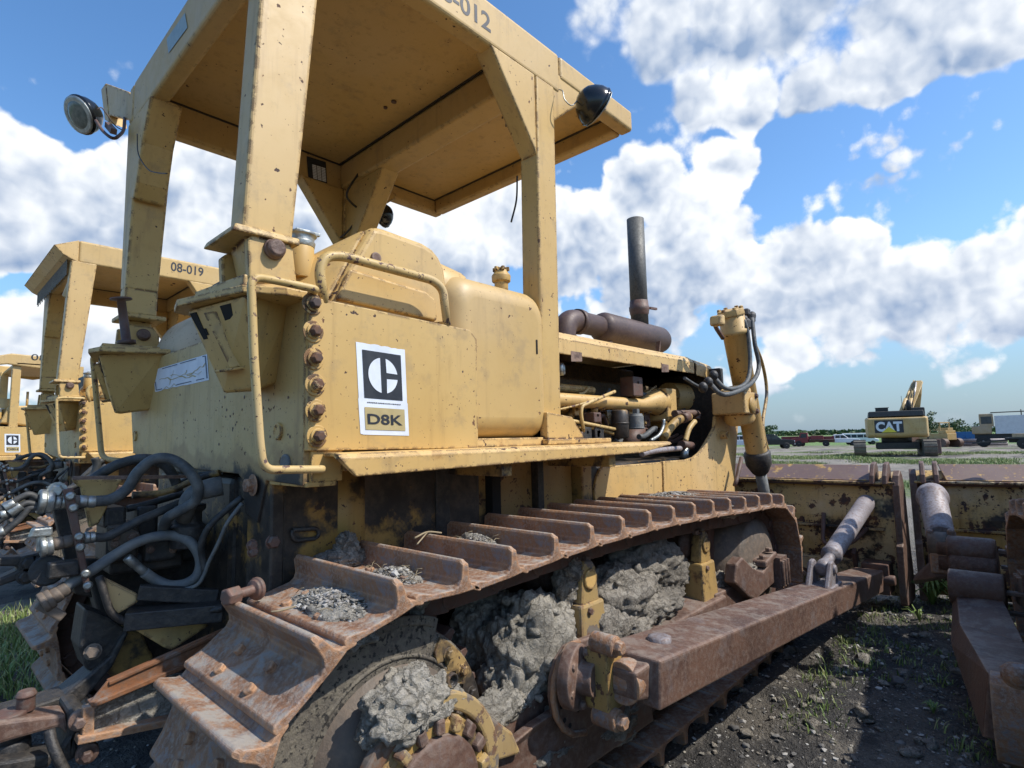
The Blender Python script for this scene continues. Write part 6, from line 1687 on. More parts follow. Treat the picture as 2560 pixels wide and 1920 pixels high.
# bleached twigs on the track
m = MB(); a = P(C2(775, 335), 'z', 1.06); b = P(C2(850, 300), 'z', 1.07); c_ = P(C2(930, 305), 'z', 1.06)
m.tube(smooth_path([a, b, c_]), .004, 6); m.tube(smooth_path([b, P(C2(790, 370), 'z', 1.05)]), .003, 6)
tag(m.build('twig', M['twig']), 'forked pale twig lying over the grouser of the fourth shoe', 'twig')
m = MB(); m.tube(smooth_path([P(C8(715, 552), 'z', .95), P(C8(770, 545), 'z', .95), P(C8(860, 520), 'z', .95)]), .003, 6)
tag(m.build('twig', M['twig']), 'thin dry twig on the lip of the second shoe', 'twig')

# ============================================================ ground
def gz(x, y):
    r = math.hypot(x, y)
    t = max(0.0, min(1.0, (r-18)/120)); t = t*t*(3-2*t)
    return -.85*t
def bump(x, y):
    r = math.hypot(x, y)
    k = 1/(1+(r/18)**2)
    v = noise.fractal(V((x*.55, y*.55, 0)), 1.0, 2.0, 4)*.045 + noise.fractal(V((x*3.1, y*3.1, 3)), .9, 2.1, 4)*.020*k
    if r < 9: v += noise.fractal(V((x*9, y*9, 7)), .8, 2.1, 4)*.016
    return v*min(1.0, .6+.4*k)
def hz(x, y): return gz(x, y)+bump(x, y)
N_ = 560
def ax_(i):
    t = (i/(N_-1))*2-1
    return math.copysign((math.sinh(abs(t)*9.2)/math.sinh(9.2))*3500, t)
xs = [ax_(i)+3.2 for i in range(N_)]; ys2 = [ax_(i)+1.2 for i in range(N_)]
vs = [(x, y, hz(x, y) if abs(x) < 300 and abs(y) < 300 else gz(x, y)) for y in ys2 for x in xs]
fs = [(j*N_+i, j*N_+i+1, (j+1)*N_+i+1, (j+1)*N_+i) for j in range(N_-1) for i in range(N_-1)]
me = bpy.data.meshes.new('ground'); me.from_pydata(vs, [], fs); me.polygons.foreach_set('use_smooth', [True]*len(fs)); me.update()
gm, t, b = newmat('ground_soil')
co = t.n('ShaderNodeTexCoord').outputs['Object']
sp = t.n('ShaderNodeSeparateXYZ', ins={0: co})
n1_ = t.noise(co, .55, 6, .62); n2_ = t.noise(co, 2.8, 6, .68); n3_ = t.noise(co, 16, 5, .7); n4_ = t.noise(co, 60, 4, .6)
soil = t.mix(t.ramp(n2_.outputs[0], .42, .60), (.040, .037, .034), (.125, .110, .090))
soil = t.mix(t.math('MULTIPLY', t.ramp(n1_.outputs[0], .50, .60), .7).outputs[0], soil, (.20, .175, .14))
soil = t.mix(t.ramp(n3_.outputs[0], .60, .72), soil, (.24, .215, .175))
soil = t.mix(t.math('MULTIPLY', t.ramp(n4_.outputs[0], .60, .70), .55).outputs[0], soil, (.34, .32, .29))
soil = t.mix(t.math('MULTIPLY', t.ramp(n3_.outputs[0], .46, .36), .6).outputs[0], soil, (.024, .022, .021))
# yard beyond: pale dry track with dark ruts and green patches
dist = t.n('ShaderNodeVectorMath', operation='LENGTH', ins={0: co})
yard = t.mix(t.ramp(n1_.outputs[0], .4, .6), (.30, .265, .215), (.22, .195, .16))
mp = t.n('ShaderNodeMapping', ins={'Vector': co, 'Rotation': (0, 0, R(-32)), 'Scale': (.10, .75, 1)})
rut = t.noise(mp.outputs[0], 1.0, 6, .6, .6)
yard = t.mix(t.math('MULTIPLY', t.ramp(rut.outputs[0], .52, .60), .85).outputs[0], yard, (.085, .075, .065))
far = t.math('MAXIMUM', t.ramp(dist.outputs['Value'], 7.0, 11.0), t.math('MULTIPLY', t.ramp(sp.outputs[1], 3.0, 4.2), t.ramp(n2_.outputs[0], .38, .52))).outputs[0]
col = t.mix(far, soil, yard)
mg = t.n('ShaderNodeMapping', ins={'Vector': co, 'Rotation': (0, 0, R(-32)), 'Scale': (.22, .6, 1)})
gn = t.noise(mg.outputs[0], .35, 5, .6)
grs = t.mix(t.ramp(n2_.outputs[0], .35, .65), (.085, .135, .03), (.17, .20, .065))
gmask = t.math('MULTIPLY', t.ramp(gn.outputs[0], .55, .60), t.ramp(n3_.outputs[0], .36, .48)).outputs[0]
gmask = t.math('MULTIPLY', gmask, t.ramp(dist.outputs['Value'], 8.0, 14.0)).outputs[0]
col = t.mix(gmask, col, grs)
col = t.mix(t.ramp(dist.outputs['Value'], 95, 130), col, (.12, .20, .05))
t.link(col, b.inputs['Base Color'])
t.link(t.math('MULTIPLY_ADD', n2_.outputs[0], .5, .55).outputs[0], b.inputs['Roughness'])
hh = t.math('ADD', n4_.outputs[0], t.math('MULTIPLY', n3_.outputs[0], 2.0)).outputs[0]
t.link(t.n('ShaderNodeBump', ins={'Strength': 1.0, 'Distance': .035, 'Height': hh}).outputs[0], b.inputs['Normal'])
me.materials.append(gm)
go = bpy.data.objects.new('ground', me); COL.objects.link(go); go['kind'] = 'structure'

# loose stones and clods on the ground near the camera
rnd = random.Random(77)
import numpy as np
def ico(sub=1):
    bm = bmesh.new(); bmesh.ops.create_icosphere(bm, subdivisions=sub, radius=1.0)
    v = np.array([q.co[:] for q in bm.verts]); bm.verts.index_update(); f = np.array([[w_.index for w_ in q.verts] for q in bm.faces]); bm.free(); return v, f
def scatter(name, n_, region, smin, smax, mats, seed, flat=.6, label=None, sub=1, cat='stones'):
    rg = np.random.RandomState(seed)
    V0, F0 = ico(sub)
    allv = []; allf = []; mi = []; off_ = 0; k = 0
    while k < n_:
        x, y = region(rg)
        s_ = smin+(smax-smin)*rg.rand()**5
        q = V0*(1+.42*rg.randn(len(V0), 1).clip(-1, 1))*np.array([rg.uniform(.7, 1.3), rg.uniform(.7, 1.3), rg.uniform(flat*.7, flat*1.3)])*s_
        a = rg.rand()*6.28; c, s2 = math.cos(a), math.sin(a)
        q = q @ np.array([[c, s2, 0], [-s2, c, 0], [0, 0, 1]])
        q = q+np.array([x, y, hz(x, y)+s_*.15])
        allv.append(q); allf.append(F0+off_); off_ += len(V0); mi += [rg.choice(len(mats), p=[m_[1] for m_ in mats])]*len(F0); k += 1
    me = bpy.data.meshes.new(name); me.from_pydata(np.vstack(allv).tolist(), [], np.vstack(allf).tolist())
    for m_ in mats: me.materials.append(M[m_[0]])
    me.polygons.foreach_set('material_index', mi); me.polygons.foreach_set('use_smooth', [sub > 1]*len(mi)); me.update()
    o = bpy.data.objects.new(name, me); COL.objects.link(o); tag(o, label, cat, None, 'stuff'); return o
def reg_front(rg):
    while True:
        x = rg.uniform(.9, 8.5); y = rg.uniform(-.3, 1.7)
        if abs(y-.4) < 1.2 and x/(1+abs(rg.randn())*1.5) < 6: return x, y
def reg_left(rg):
    return rg.uniform(-.5, 2.5), rg.uniform(2.6, 6.6)
scatter('loose_gravel', 9000, reg_front, .003, .015, [('stone', .4), ('stone_dark', .35), ('mud', .25)], 5, label='small pale stones strewn on the dark soil between the two machines')
scatter('soil_clods', 900, reg_front, .010, .045, [('stone_dark', .25), ('mud_dark', .75)], 6, label='dark clods of soil between the two machines', sub=2, cat='soil')
scatter('loose_gravel', 2500, reg_left, .005, .028, [('stone', .5), ('stone_dark', .25), ('mud', .25)], 8, label='pale stones in the grass behind the nearest bulldozer')

# grass and weeds
def grassmat(name, a, b_):
    m, t, b = newmat(name)
    oi = t.n('ShaderNodeTexCoord').outputs['Object']
    n_ = t.noise(oi, 3.0, 4, .6)
    t.link(t.mix(t.ramp(n_.outputs[0], .35, .65), a, b_), b.inputs['Base Color'])
    b.inputs['Roughness'].default_value = .55
    return m
M['grass'] = grassmat('grass_green', (.11, .18, .035), (.22, .28, .08))
M['grass_y'] = grassmat('grass_yellowish', (.24, .27, .09), (.30, .30, .13))
def blades(name, n_, region, hmin, hmax, seed, label, wd=.006, mats=('grass', 'grass_y'), clump=1, spread=.05, cat='grass', lean=.5):
    rg = np.random.RandomState(seed); vs = []; fs = []; mi = []
    k = 0
    while k < n_:
        x0_, y0_ = region(rg)
        for c in range(clump):
            x = x0_+rg.randn()*spread; y = y0_+rg.randn()*spread; z = hz(x, y)-.005
            h = rg.uniform(hmin, hmax)*(.6+.4*rg.rand()); a = rg.rand()*6.28
            dx, dy = math.cos(a), math.sin(a); l = lean*rg.rand()*h; w_ = wd*(.6+.8*rg.rand())
            px_, py_ = -dy*w_, dx*w_
            o = len(vs)
            vs += [(x-px_, y-py_, z), (x+px_, y+py_, z), (x+dx*l*.35+px_*.8, y+dy*l*.35+py_*.8, z+h*.55), (x+dx*l*.35-px_*.8, y+dy*l*.35-py_*.8, z+h*.55), (x+dx*l, y+dy*l, z+h*(1-.25*lean*rg.rand()))]
            fs += [(o, o+1, o+2, o+3), (o+3, o+2, o+4)]; q = 0 if rg.rand() < .7 else 1; mi += [q, q]
            k += 1
    me = bpy.data.meshes.new(name); me.from_pydata(vs, [], fs)
    for m_ in mats: me.materials.append(M[m_])
    me.polygons.foreach_set('material_index', mi); me.update()
    o = bpy.data.objects.new(name, me); COL.objects.link(o); tag(o, label, cat, None, 'stuff'); return o
blades('grass', 13000, lambda rg: (rg.uniform(-.5, 2.0), rg.uniform(4.1, 6.6)), .05, .16, 3, 'low grass and weeds on the ground between the bulldozers at left', .004, clump=6, spread=.05, lean=.9)
def reg_sparse(rg):
    while True:
        x, y = rg.uniform(1.2, 6.5), rg.uniform(-.2, 1.1)
        if noise.noise(V((x*1.3, y*1.3, 5))) > .02: return x, y
blades('grass', 4200, reg_sparse, .02, .085, 4, 'sparse small weeds on the dark soil by the push arm', .003, clump=7, spread=.035, lean=1.2)
# field grass in the yard behind the blades
def reg_yard(rg):
    while True:
        d = 9+45*rg.rand()**1.5; a = R(rg.uniform(-6, 24)); x, y = d*math.cos(a), d*math.sin(a)
        if noise.noise(V((x*.13+y*.05, y*.22-x*.06, 1))) > .10: return x, y
blades('grass', 42000, reg_yard, .05, .22, 9, 'rough green grass patches in the yard around the excavator', .012, clump=10, spread=.22, lean=.8)
# green clump with long leaves between the blades
def plant(name, c, n_, h, spread, seed, label, wd=.012, cat='weed', mat='grass'):
    rnd = random.Random(seed); m = MB()
    for i in range(n_):
        a = rnd.uniform(0, 6.28); hh_ = h*rnd.uniform(.6, 1.1); out = rnd.uniform(.2, 1.0)*spread
        d = V((math.cos(a), math.sin(a), 0)); s_ = V((-d.y, d.x, 0))*wd*rnd.uniform(.7, 1.3)
        pts = [c+d*out*t_+V((0, 0, hh_*(1-(1-t_)**2) - hh_*.55*t_**3*rnd.uniform(.6, 1.2))) for t_ in (0, .3, .6, .85, 1)]
        ws = [.6, 1, .9, .5, .05]
        vs_ = []
        for p, w_ in zip(pts, ws): vs_ += [p-s_*w_, p+s_*w_]
        m.add(vs_, [(2*k, 2*k+1, 2*k+3, 2*k+2) for k in range(4)], True)
    o = m.build(name, M[mat], None, 0, origin=c); return tag(o, label, cat)
c_ = P(CR(370, 790), 'z', .0); plant('weed_clump', V((c_.x, c_.y, hz(c_.x, c_.y))), 70, .30, .22, 1, 'bright green long-leaved weed clump below the gap between the blades')
c_ = P(CR(375, 1370), 'z', .0); plant('weed_clump', V((c_.x, c_.y, hz(c_.x, c_.y))), 26, .07, .06, 2, 'small green weed on dark soil left of the right push arm', .005)
c_ = P(CR(300, 860), 'z', .0); plant('weed_clump', V((c_.x, c_.y, hz(c_.x, c_.y))), 14, .14, .12, 3, 'few thin leaves sprouting in front of the blade gap', .007)
c_ = P(C0(250, 1500), 'y', 2.9)

# ============================================================ background
def gpt(px, depth):
    """ground point at a given distance along the view axis on the bearing of a pixel column"""
    d = pixdir(px, 1085); p = CAM+d*depth
    return V((p.x, p.y, gz(p.x, p.y)))
def facing(p):  # rotation so that local +X points away from the camera
    return math.atan2(p.y-CAM.y, p.x-CAM.x)
M['redp'] = plain('dark_red_paint', (.19, .022, .028), .45, 0, (.14, .02, .022), 6)
M['whitep'] = plain('white_vehicle_paint', (.72, .74, .76), .3, 0, (.66, .68, .70), 5)
M['blackp'] = plain('black_vehicle_paint', (.012, .014, .018), .22, .1, (.016, .018, .022), 5)
M['bluep'] = plain('blue_dumpster_paint', (.012, .11, .30), .5, 0, (.02, .14, .33), 6)
M['tyre'] = plain('tyre_rubber', (.02, .02, .02), .85, 0, (.035, .034, .032), 20)
M['win'] = plain('window_glass', (.03, .04, .05), .08, 0, (.05, .06, .07), 3)
M['rim'] = plain('wheel_rim', (.45, .45, .46), .35, .7, (.35, .35, .36), 10)
M['catyel'] = paint('excavator_yellow', (.47, .31, .115), (.50, .36, .16), amount=.6, edge=0, rust=.9, streak=.8, big=.1)
M['matblack'] = plain('matt_black_panel', (.02, .022, .022), .6, 0, (.03, .032, .03), 6)
M['greybox'] = plain('white_grey_box', (.62, .64, .66), .5, 0, (.54, .56, .58), 3)

def wheel(root, x, y, r, w_, name='wheel'):
    m = MB(); s_ = 1 if y > 0 else -1
    m.local = True
    m.lathe(V((x, y-w_/2*s_, r)), (0, s_, 0), [(0, r*.6), (.0, r*.92), (w_*.15, r), (w_*.85, r), (w_, r*.92), (w_, r*.62)], 22)
    o = m.build(name, M['tyre'], root)
    m = MB(); m.local = True; m.lathe(V((x, y+s_*w_*.40, r)), (0, s_, 0), [(0, r*.62), (w_*.08, r*.60), (w_*.02, r*.45), (w_*.10, r*.15), (w_*.10, .001)], 16); m.build('rim', M['rim'], o)
def lb(m): m.local = True; return m
def prof_body(root, prof, hw, mat, name='body', bevel=.05):
    """side profile (x,z) extruded to half width hw"""
    m = lb(MB()); m.prism([V((x, -hw, z)) for x, z in prof], (0, 2*hw, 0)); return m.build(name, mat, root, bevel, seg=3)
def place(root, px, depth, yaw):
    p = gpt(px, depth); root.location = p; root.rotation_euler = (0, 0, yaw)
def pickup(label, paintm, px, depth, yaw, flatbed=None, group=None):
    r = empty('pickup_truck', (0, 0, 0), label, 'pickup', group)
    body = [(-2.9, .55), (2.75, .50), (2.85, .85), (2.75, 1.12), (1.45, 1.22), (-.1, 1.20), (-.75, 1.20), (-2.95, 1.18), (-2.98, .62)]
    if flatbed: body = [(-.80, .55), (2.75, .50), (2.85, .85), (2.75, 1.12), (1.45, 1.25), (-.80, 1.25)]
    bd = prof_body(r, body, .95, paintm, 'body', .06)
    cab = [(-.85, 1.15), (1.35, 1.18), (.62, 1.80), (.45, 1.88), (-.60, 1.88), (-.78, 1.80)]
    c_ = prof_body(r, cab, .80, paintm, 'cab', .05)
    m = lb(MB())
    for s_ in (-1, 1):
        for q in ([(-.68, 1.26), (.02, 1.26), (.02, 1.74), (-.58, 1.74)], [(.10, 1.26), (1.12, 1.26), (.62, 1.70), (.55, 1.74), (.10, 1.74)]):
            m.prism([V((x, s_*.803, z)) for x, z in q], (0, s_*.006, 0))
    m.prism([V((1.26, -.68, 1.26)), V((1.26, .68, 1.26)), V((.68, .62, 1.78)), V((.68, -.62, 1.78))], (.03, 0, .02)); m.build('window', M['win'], c_)
    if flatbed:
        m = lb(MB()); m.box(-3.1, -.9, -1.05, 1.05, .95, 1.05); m.box(-3.1, -.9, -1.05, -1.0, 1.05, 1.62); m.box(-3.1, -.9, 1.0, 1.05, 1.05, 1.62); m.box(-.95, -.90, -1.05, 1.05, 1.05, 1.7); m.box(-3.1, -3.05, -1.05, 1.05, 1.05, 1.62)
        m.box(-3.0, -.8, -.4, .4, .6, .95); m.build('dump_bed', M[flatbed], r, .02)
    else:
        m = lb(MB()); m.box(-2.85, -.9, -.82, .82, 1.19, 1.20); m.build('cargo_bed', M['matblack'], r)
    for x in (-1.95, 1.85):
        for s_ in (-1, 1): wheel(r, x, s_*.86, .40, .26)
    m = lb(MB()); m.box(2.80, 2.92, -.85, .85, .50, .72); m.build('bumper', M['rim'], bd, .03)
    for s_ in (-1, 1):
        m = lb(MB()); m.box(2.74, 2.86, *sorted((s_*.60, s_*.90)), .84, 1.04); m.build('headlight', M['white'], bd, .02)
    m = lb(MB()); m.box(2.78, 2.87, -.55, .55, .78, 1.04); m.build('grille', M['rim'], bd, .02)
    place(r, px, depth, yaw)
    return r
# yaw: vehicles stand broadside to the camera
bs = facing(gpt(1990, 60))-math.pi/2
pickup('black pickup truck parked side-on behind the lift cylinder', M['blackp'], 1922, 74, bs+.25, None, 'trucks parked in the yard')
pickup('white-and-red truck mostly hidden behind the lift cylinder', M['whitep'], 1846, 78, bs+.1, 'redp', 'trucks parked in the yard')
pickup('white pickup truck with dark red dump bed, left of the excavator', M['whitep'], 2097, 94, bs+.06, 'redp', 'trucks parked in the yard')
# old red flatbed truck
def old_truck(label, px, depth, yaw):
    r = empty('flatbed_truck', (0, 0, 0), label, 'truck')
    prof_body(r, [(.6, .6), (3.0, .6), (3.05, 1.3), (2.0, 1.45), (1.7, 2.25), (.65, 2.25)], .95, M['redp'], 'cab', .08)
    m = lb(MB()); 
    for s_ in (-1, 1): m.prism([V((x, s_*.953, z)) for x, z in [(.85, 1.45), (1.75, 1.45), (1.55, 2.1), (.85, 2.1)]], (0, s_*.01, 0))
    m.build('window', M['win'], r)
    m = lb(MB()); m.box(-3.2, .4, -1.1, 1.1, 1.0, 1.12); m.box(-3.2, .5, -.4, .4, .7, 1.0); m.build('flat_deck', M['rust_dark'], r, .02)
    m = lb(MB()); m.box(-1.6, .2, -1.0, 1.0, 1.12, 1.75); m.build('tool_box', M['redp'], r, .03)
    for x in (-1.9, 2.0):
        for s_ in (-1, 1): wheel(r, x, s_*.9, .48, .3)
    place(r, px, depth, yaw); return r
old_truck('old red flatbed truck with tall cab, beside the dump-bed pickup', 2030, 93, bs+math.pi-.05)
def trailer_bed(label, px, depth, yaw):
    r = empty('stake_trailer', (0, 0, 0), label, 'trailer')
    m = lb(MB()); m.box(-2.6, 2.6, -1.1, 1.1, .9, 1.0); m.box(-2.6, 2.6, -1.1, -1.05, 1.0, 1.7); m.box(-2.6, 2.6, 1.05, 1.1, 1.0, 1.7); m.box(-2.6, -2.55, -1.1, 1.1, 1, 1.7); m.box(-2.0, 2.6, -.3, .3, .6, .9); m.build('bed', M['redp'], r, .02)
    for x in (-.6, .6):
        for s_ in (-1, 1): wheel(r, x, s_*.95, .42, .3)
    place(r, px, depth, yaw); return r
trailer_bed('long dark red stake bed at the left end of the parked trucks', 1994, 98, bs+.05)
# white van
def van(label, px, depth, yaw):
    r = empty('passenger_van', (0, 0, 0), label, 'van')
    bd = prof_body(r, [(-2.8, .5), (2.7, .5), (2.75, .95), (1.9, 1.25), (1.3, 2.05), (1.1, 2.12), (-2.7, 2.12), (-2.85, 1.9)], .98, M['whitep'], 'body', .08)
    m = lb(MB())
    for s_ in (-1, 1):
        for (a, b) in ((-2.6, -1.75), (-1.65, -.8), (-.7, .25), (.35, 1.25)):
            m.prism([V((x, s_*.983, z)) for x, z in [(a, 1.3), (b, 1.3), (b-(.15 if b > 1 else 0), 1.85), (a, 1.85)]], (0, s_*.008, 0))
    m.build('window', M['win'], bd)
    for x in (-1.8, 1.75):
        for s_ in (-1, 1): wheel(r, x, s_*.88, .38, .25)
    place(r, px, depth, yaw); return r
van('white passenger van with dark side windows behind the white pickup', 2150, 104, bs+.15)

# blue dumpster
r = empty('dumpster', (0, 0, 0), 'blue steel dumpster standing in the yard right of the excavator', 'dumpster')
m = lb(MB()); m.prism([V((-1.15, -1.5, .12)), V((1.15, -1.5, .12)), V((1.25, -1.5, 1.75)), V((-1.25, -1.5, 1.75))], (0, 3.0, 0)); bd = m.build('bin', M['bluep'], r, .03)
m = lb(MB()); m.box(-1.28, -1.22, -1.55, 1.55, 1.68, 1.80); m.box(1.22, 1.28, -1.55, 1.55, 1.68, 1.80); m.box(-1.28, 1.28, -1.56, -1.50, 1.68, 1.80); m.box(-1.28, 1.28, 1.50, 1.56, 1.68, 1.80)
for k in range(4): m.box(-1.27, -1.2, -1.2+k*.8, -1.12+k*.8, .15, 1.7)
m.build('rim_rail', M['bluep'], r, .01)
for s_ in (-1, 1):
    m = lb(MB()); m.box(-1.45, -1.18, *sorted((s_*.5, s_*.75)), .95, 1.15); m.build('fork_pocket', M['bluep'], r, .01)
place(r, 2402, 75, facing(gpt(2402, 75)))

# ---- excavator
ex = empty('excavator', (0, 0, 0), 'yellow excavator seen from behind with big white lettering on its counterweight', 'excavator')
EXP = 2240; EXD = 35.5
m = lb(MB())
# local: +X away from the camera, Y left, Z up; scaled to the real machine
m.hull([V(q) for q in [(-1.55, -1.52, 1.15), (-1.55, 1.52, 1.15), (-1.72, -1.50, 1.30), (-1.72, 1.50, 1.30), (-1.72, -1.50, 2.35), (-1.72, 1.50, 2.35), (-1.0, -1.60, 1.15), (-1.0, 1.60, 1.15), (-1.0, -1.62, 2.42), (-1.0, 1.62, 2.42)]])
cw = m.build('counterweight', M['catyel'], ex, .10, seg=4)
m = lb(MB()); m.box(-1.0, 2.6, -1.58, 1.58, 1.2, 2.4); m.build('house', M['catyel'], ex, .05)
m = lb(MB()); m.hull([V(q) for q in [(-1.55, -1.42, 2.43), (-1.55, 1.42, 2.43), (.4, -1.45, 2.43), (.4, 1.45, 2.43), (-1.45, -1.38, 2.78), (-1.45, 1.38, 2.78), (.4, -1.4, 2.80), (.4, 1.4, 2.80)]]); m.build('engine_cover', M['matblack'], ex, .05, seg=3)
m = lb(MB()); m.box(-1.2, -.3, .35, 1.0, 2.8, 3.0); m.tube([V((-1.2, .3, 3.0)), V((-1.2, 1.05, 3.0))], .02, 8); m.build('roof_rail_box', M['matblack'], ex, .02)
m = lb(MB()); m.box(-.9, -.88, -.40, -.38, 2.8, 3.7); m.box(-.9, -.88, -.62, -.60, 2.8, 3.3); m.build('antenna', M['matblack'], ex)
m = lb(MB()); m.lathe(V((-1.0, -.72, 2.78)), (0, 0, 1), [(0, .13), (.4, .13), (.62, .10), (.66, .02)], 18); m.build('exhaust_stack', M['matblack'], ex)
m = lb(MB()); m.box(.4, 2.4, -1.62, -.75, 1.9, 3.0); m.build('cab', M['matblack'], ex, .06)
# sign
m = lb(MB()); m.box(-1.735, -1.72, -.32, 1.14, 1.45, 2.22); sg = m.build('sign_plate', M['ink'], cw)
def localtext(s_, o, xd, yd, h, wdt, mat, par, nm, bold=0.02):
    ob = text(s_, V(o), xd, yd, h, mat, None, nm, wdt, bold, .004); ob.parent = par; return ob
localtext('CAT', (-1.738, 1.08, 1.53), (0, -1, 0), (0, 0, 1), .60, 1.34, M['white'], sg, 'lettering', .045)
m = lb(MB()); m.prism([V((-1.748, .80, 1.48)), V((-1.748, .02, 1.48)), V((-1.748, .41, 1.82))], (.006, 0, 0)); m.build('triangle', plain('bright_yellow', (.72, .60, .06), .5, 0, (.68, .55, .05), 5), sg)
# boom, stick and cylinders folded up behind the house
m = lb(MB())
def bx(x, z, k): return V((x, -.22-.90*k-(.44-.30*k)*(z-2.4), z))
bp_ = [(1.2, 2.2), (1.0, 2.9), (1.9, 4.1), (2.5, 4.75), (3.0, 4.7), (2.9, 4.1), (2.1, 3.0), (1.9, 2.2)]
m.prism([bx(x, z, 0) for x, z in bp_], (0, -.62, 0)); m.build('boom', M['catyel'], ex, .04)
m = lb(MB())
m.prism([bx(x, z, 1) for x, z in [(2.6, 2.2), (2.2, 3.9), (2.4, 4.6), (2.6, 4.85), (2.9, 4.4), (3.1, 2.2)]], (0, -.36, 0)); m.build('stick', M['catyel'], ex, .04)
for k in (.05, .55):
    m = lb(MB()); m.cyl(bx(.8, 2.4, k), bx(1.35, 3.6, k), .12, n=16); m.cyl(bx(1.35, 3.6, k), bx(1.6, 4.1, k), .06, n=12); m.build('boom_cylinder', M['catyel'], ex)
m = lb(MB()); m.cyl(bx(1.5, 3.4, .85), bx(2.4, 4.7, .9), .09, n=14); m.build('stick_cylinder', M['rim'], ex)
for k in range(6):
    m = lb(MB()); m.tube(smooth_path([bx(.9, 2.9, .1+.13*k), bx(1.3, 3.6, .1+.13*k), bx(1.9, 4.45+.05*k, .15+.12*k), bx(2.3, 4.85-.03*k, .3+.1*k), bx(2.6, 4.6, .5+.08*k)]), .028, 8); m.build('hydraulic_line', M['matblack'] if k % 2 else M['catyel'], ex)
# undercarriage
ST_ = None
for s_ in (-1, 1):
    m = lb(MB()); ring = [(-1.9+.45*math.cos(R(a)), .53+.50*math.sin(R(a))) for a in range(90, 271, 20)]+[(1.9+.45*math.cos(R(a)), .50+.47*math.sin(R(a))) for a in range(-90, 91, 20)]
    yy = s_*1.75+.25
    m.prism([V((x, yy-.32, z)) for x, z in ring], (0, .64, 0)); tk = m.build('track', M['cast'], ex, .02)
    m = lb(MB())
    n_ = 34
    per = []
    dn = dense([V((x, 0, z)) for x, z in ring+[ring[0]]], .05)
    for k in range(n_):
        p = dn[int(k*len(dn)/n_)]; q = dn[(int(k*len(dn)/n_)+1) % len(dn)]; d = (q-p).normalized()
        m.bar(V((p.x, yy-.34, p.z)), V((p.x, yy+.34, p.z)), .05, .05)
    m.build('grouser_bars', M['rust_brown'], tk)
m = lb(MB()); m.box(-1.2, 1.2, -1.1, 1.1, .45, .85); m.cyl(V((0, 0, .85)), V((0, 0, 1.2)), .8, n=28); m.build('car_body', M['black'], ex, .03)
m = lb(MB()); m.hull([V(q) for q in [(.6, -2.3, .1), (1.6, -2.3, .1), (.6, -1.7, .1), (1.6, -1.7, .1), (.8, -2.3, 1.0), (1.4, -2.3, 1.0), (.8, -1.8, 1.0), (1.4, -1.8, 1.0)]]); m.build('bucket', M['rust_brown'], ex, .03)
place(ex, EXP, EXD, facing(gpt(EXP, EXD))+.05)
for k in range(0):
    m = lb(MB()); m.box(-1.2+.02*k, -1.16+.02*k, -1.55+.5*k*.9, -1.52+.5*k*.9, 2.42, 2.62); m.build('handrail_post', M['matblack'], ex)


# ---- loader / old dozer to the right of it
ld = empty('track_loader', (0, 0, 0), 'small yellow track machine with open cab just right of the excavator', 'loader')
m = lb(MB()); m.box(-1.6, 1.8, -.7, .7, .8, 1.6); m.box(-1.5, -.6, -.75, .75, 1.6, 1.9); m.build('body', M['catyel'], ld, .05)
m = lb(MB()); m.box(-.9, .4, -.75, .75, 2.75, 2.87)
for a in (-.85, .35):
    for b_ in (-.7, .7): m.box(a-.04, a+.04, b_-.04, b_+.04, 1.6, 2.76)
m.build('canopy', M['catyel'], ld, .02)
m = lb(MB()); m.box(-1.5, .2, -.4, .4, 1.9, 2.2); m.cyl(V((1.2, .2, 1.6)), V((1.2, .2, 2.5)), .06, n=10); m.build('engine_cover', M['catyel'], ld, .03)
for s_ in (-1, 1):
    m = lb(MB()); ring = [(-1.4+.5*math.cos(R(a)), .5+.5*math.sin(R(a))) for a in range(90, 271, 20)]+[(1.5+.45*math.cos(R(a)), .45+.45*math.sin(R(a))) for a in range(-90, 91, 20)]
    m.prism([V((x, s_*1.05-.28, z)) for x, z in ring], (0, .56, 0)); m.build('track', M['rust_brown'], ld, .02)
m = lb(MB()); m.prism([V((2.1, -1.5, .1)), V((2.6, -1.5, .0)), V((2.5, -1.5, 1.1)), V((2.2, -1.5, 1.2))], (0, 3.0, 0)); m.build('blade', M['rust_brown'], ld, .02)
place(ld, 2345, 66, facing(gpt(2345, 66))+.9)

# ---- box truck and cab at the right edge, trailer in front
bt_ = empty('haul_truck', (0, 0, 0), 'tan off-road truck with grey-white box body at the right edge', 'truck')
m = lb(MB()); m.box(-1.6, .1, -1.2, 1.2, 1.4, 2.3); m.build('bonnet', paint('tan_truck', (.36, .26, .15), (.40, .30, .18), amount=.5, edge=0), bt_, .12, seg=3)
m = lb(MB()); m.box(-.9, .3, -1.2, 1.2, 2.2, 3.6); cb_ = m.build('cab', bpy.data.materials['tan_truck'], bt_, .08)
m = lb(MB()); m.box(-.75, .15, -1.21, -1.2, 2.5, 3.3); m.box(-.91, -.9, -1.0, 1.0, 2.5, 3.3); m.build('window', M['win'], cb_)
m = lb(MB()); m.box(.4, 6.6, -1.3, 1.3, 1.4, 3.35); m.build('box_body', M['greybox'], bt_, .03)
m = lb(MB()); m.box(-1.4, 6.6, -1.0, 1.0, .9, 1.4); m.build('chassis', M['matblack'], bt_, .02)
m = lb(MB()); m.tube(fillet([V((.1, -1.1, 3.7)), V((4.2, -1.1, 3.75)), V((4.9, -1.1, 3.7)), V((5.0, -1.1, 3.3))], .4), .06, 10); m.cyl(V((2.6, -1.1, 3.3)), V((2.6, -1.1, 3.95)), .05, n=8); m.build('roof_pipe', M['cast'], bt_)
for x in (-.7, 4.2, 5.4):
    for s_ in (-1, 1): wheel(bt_, x, s_*1.1, .62, .45)
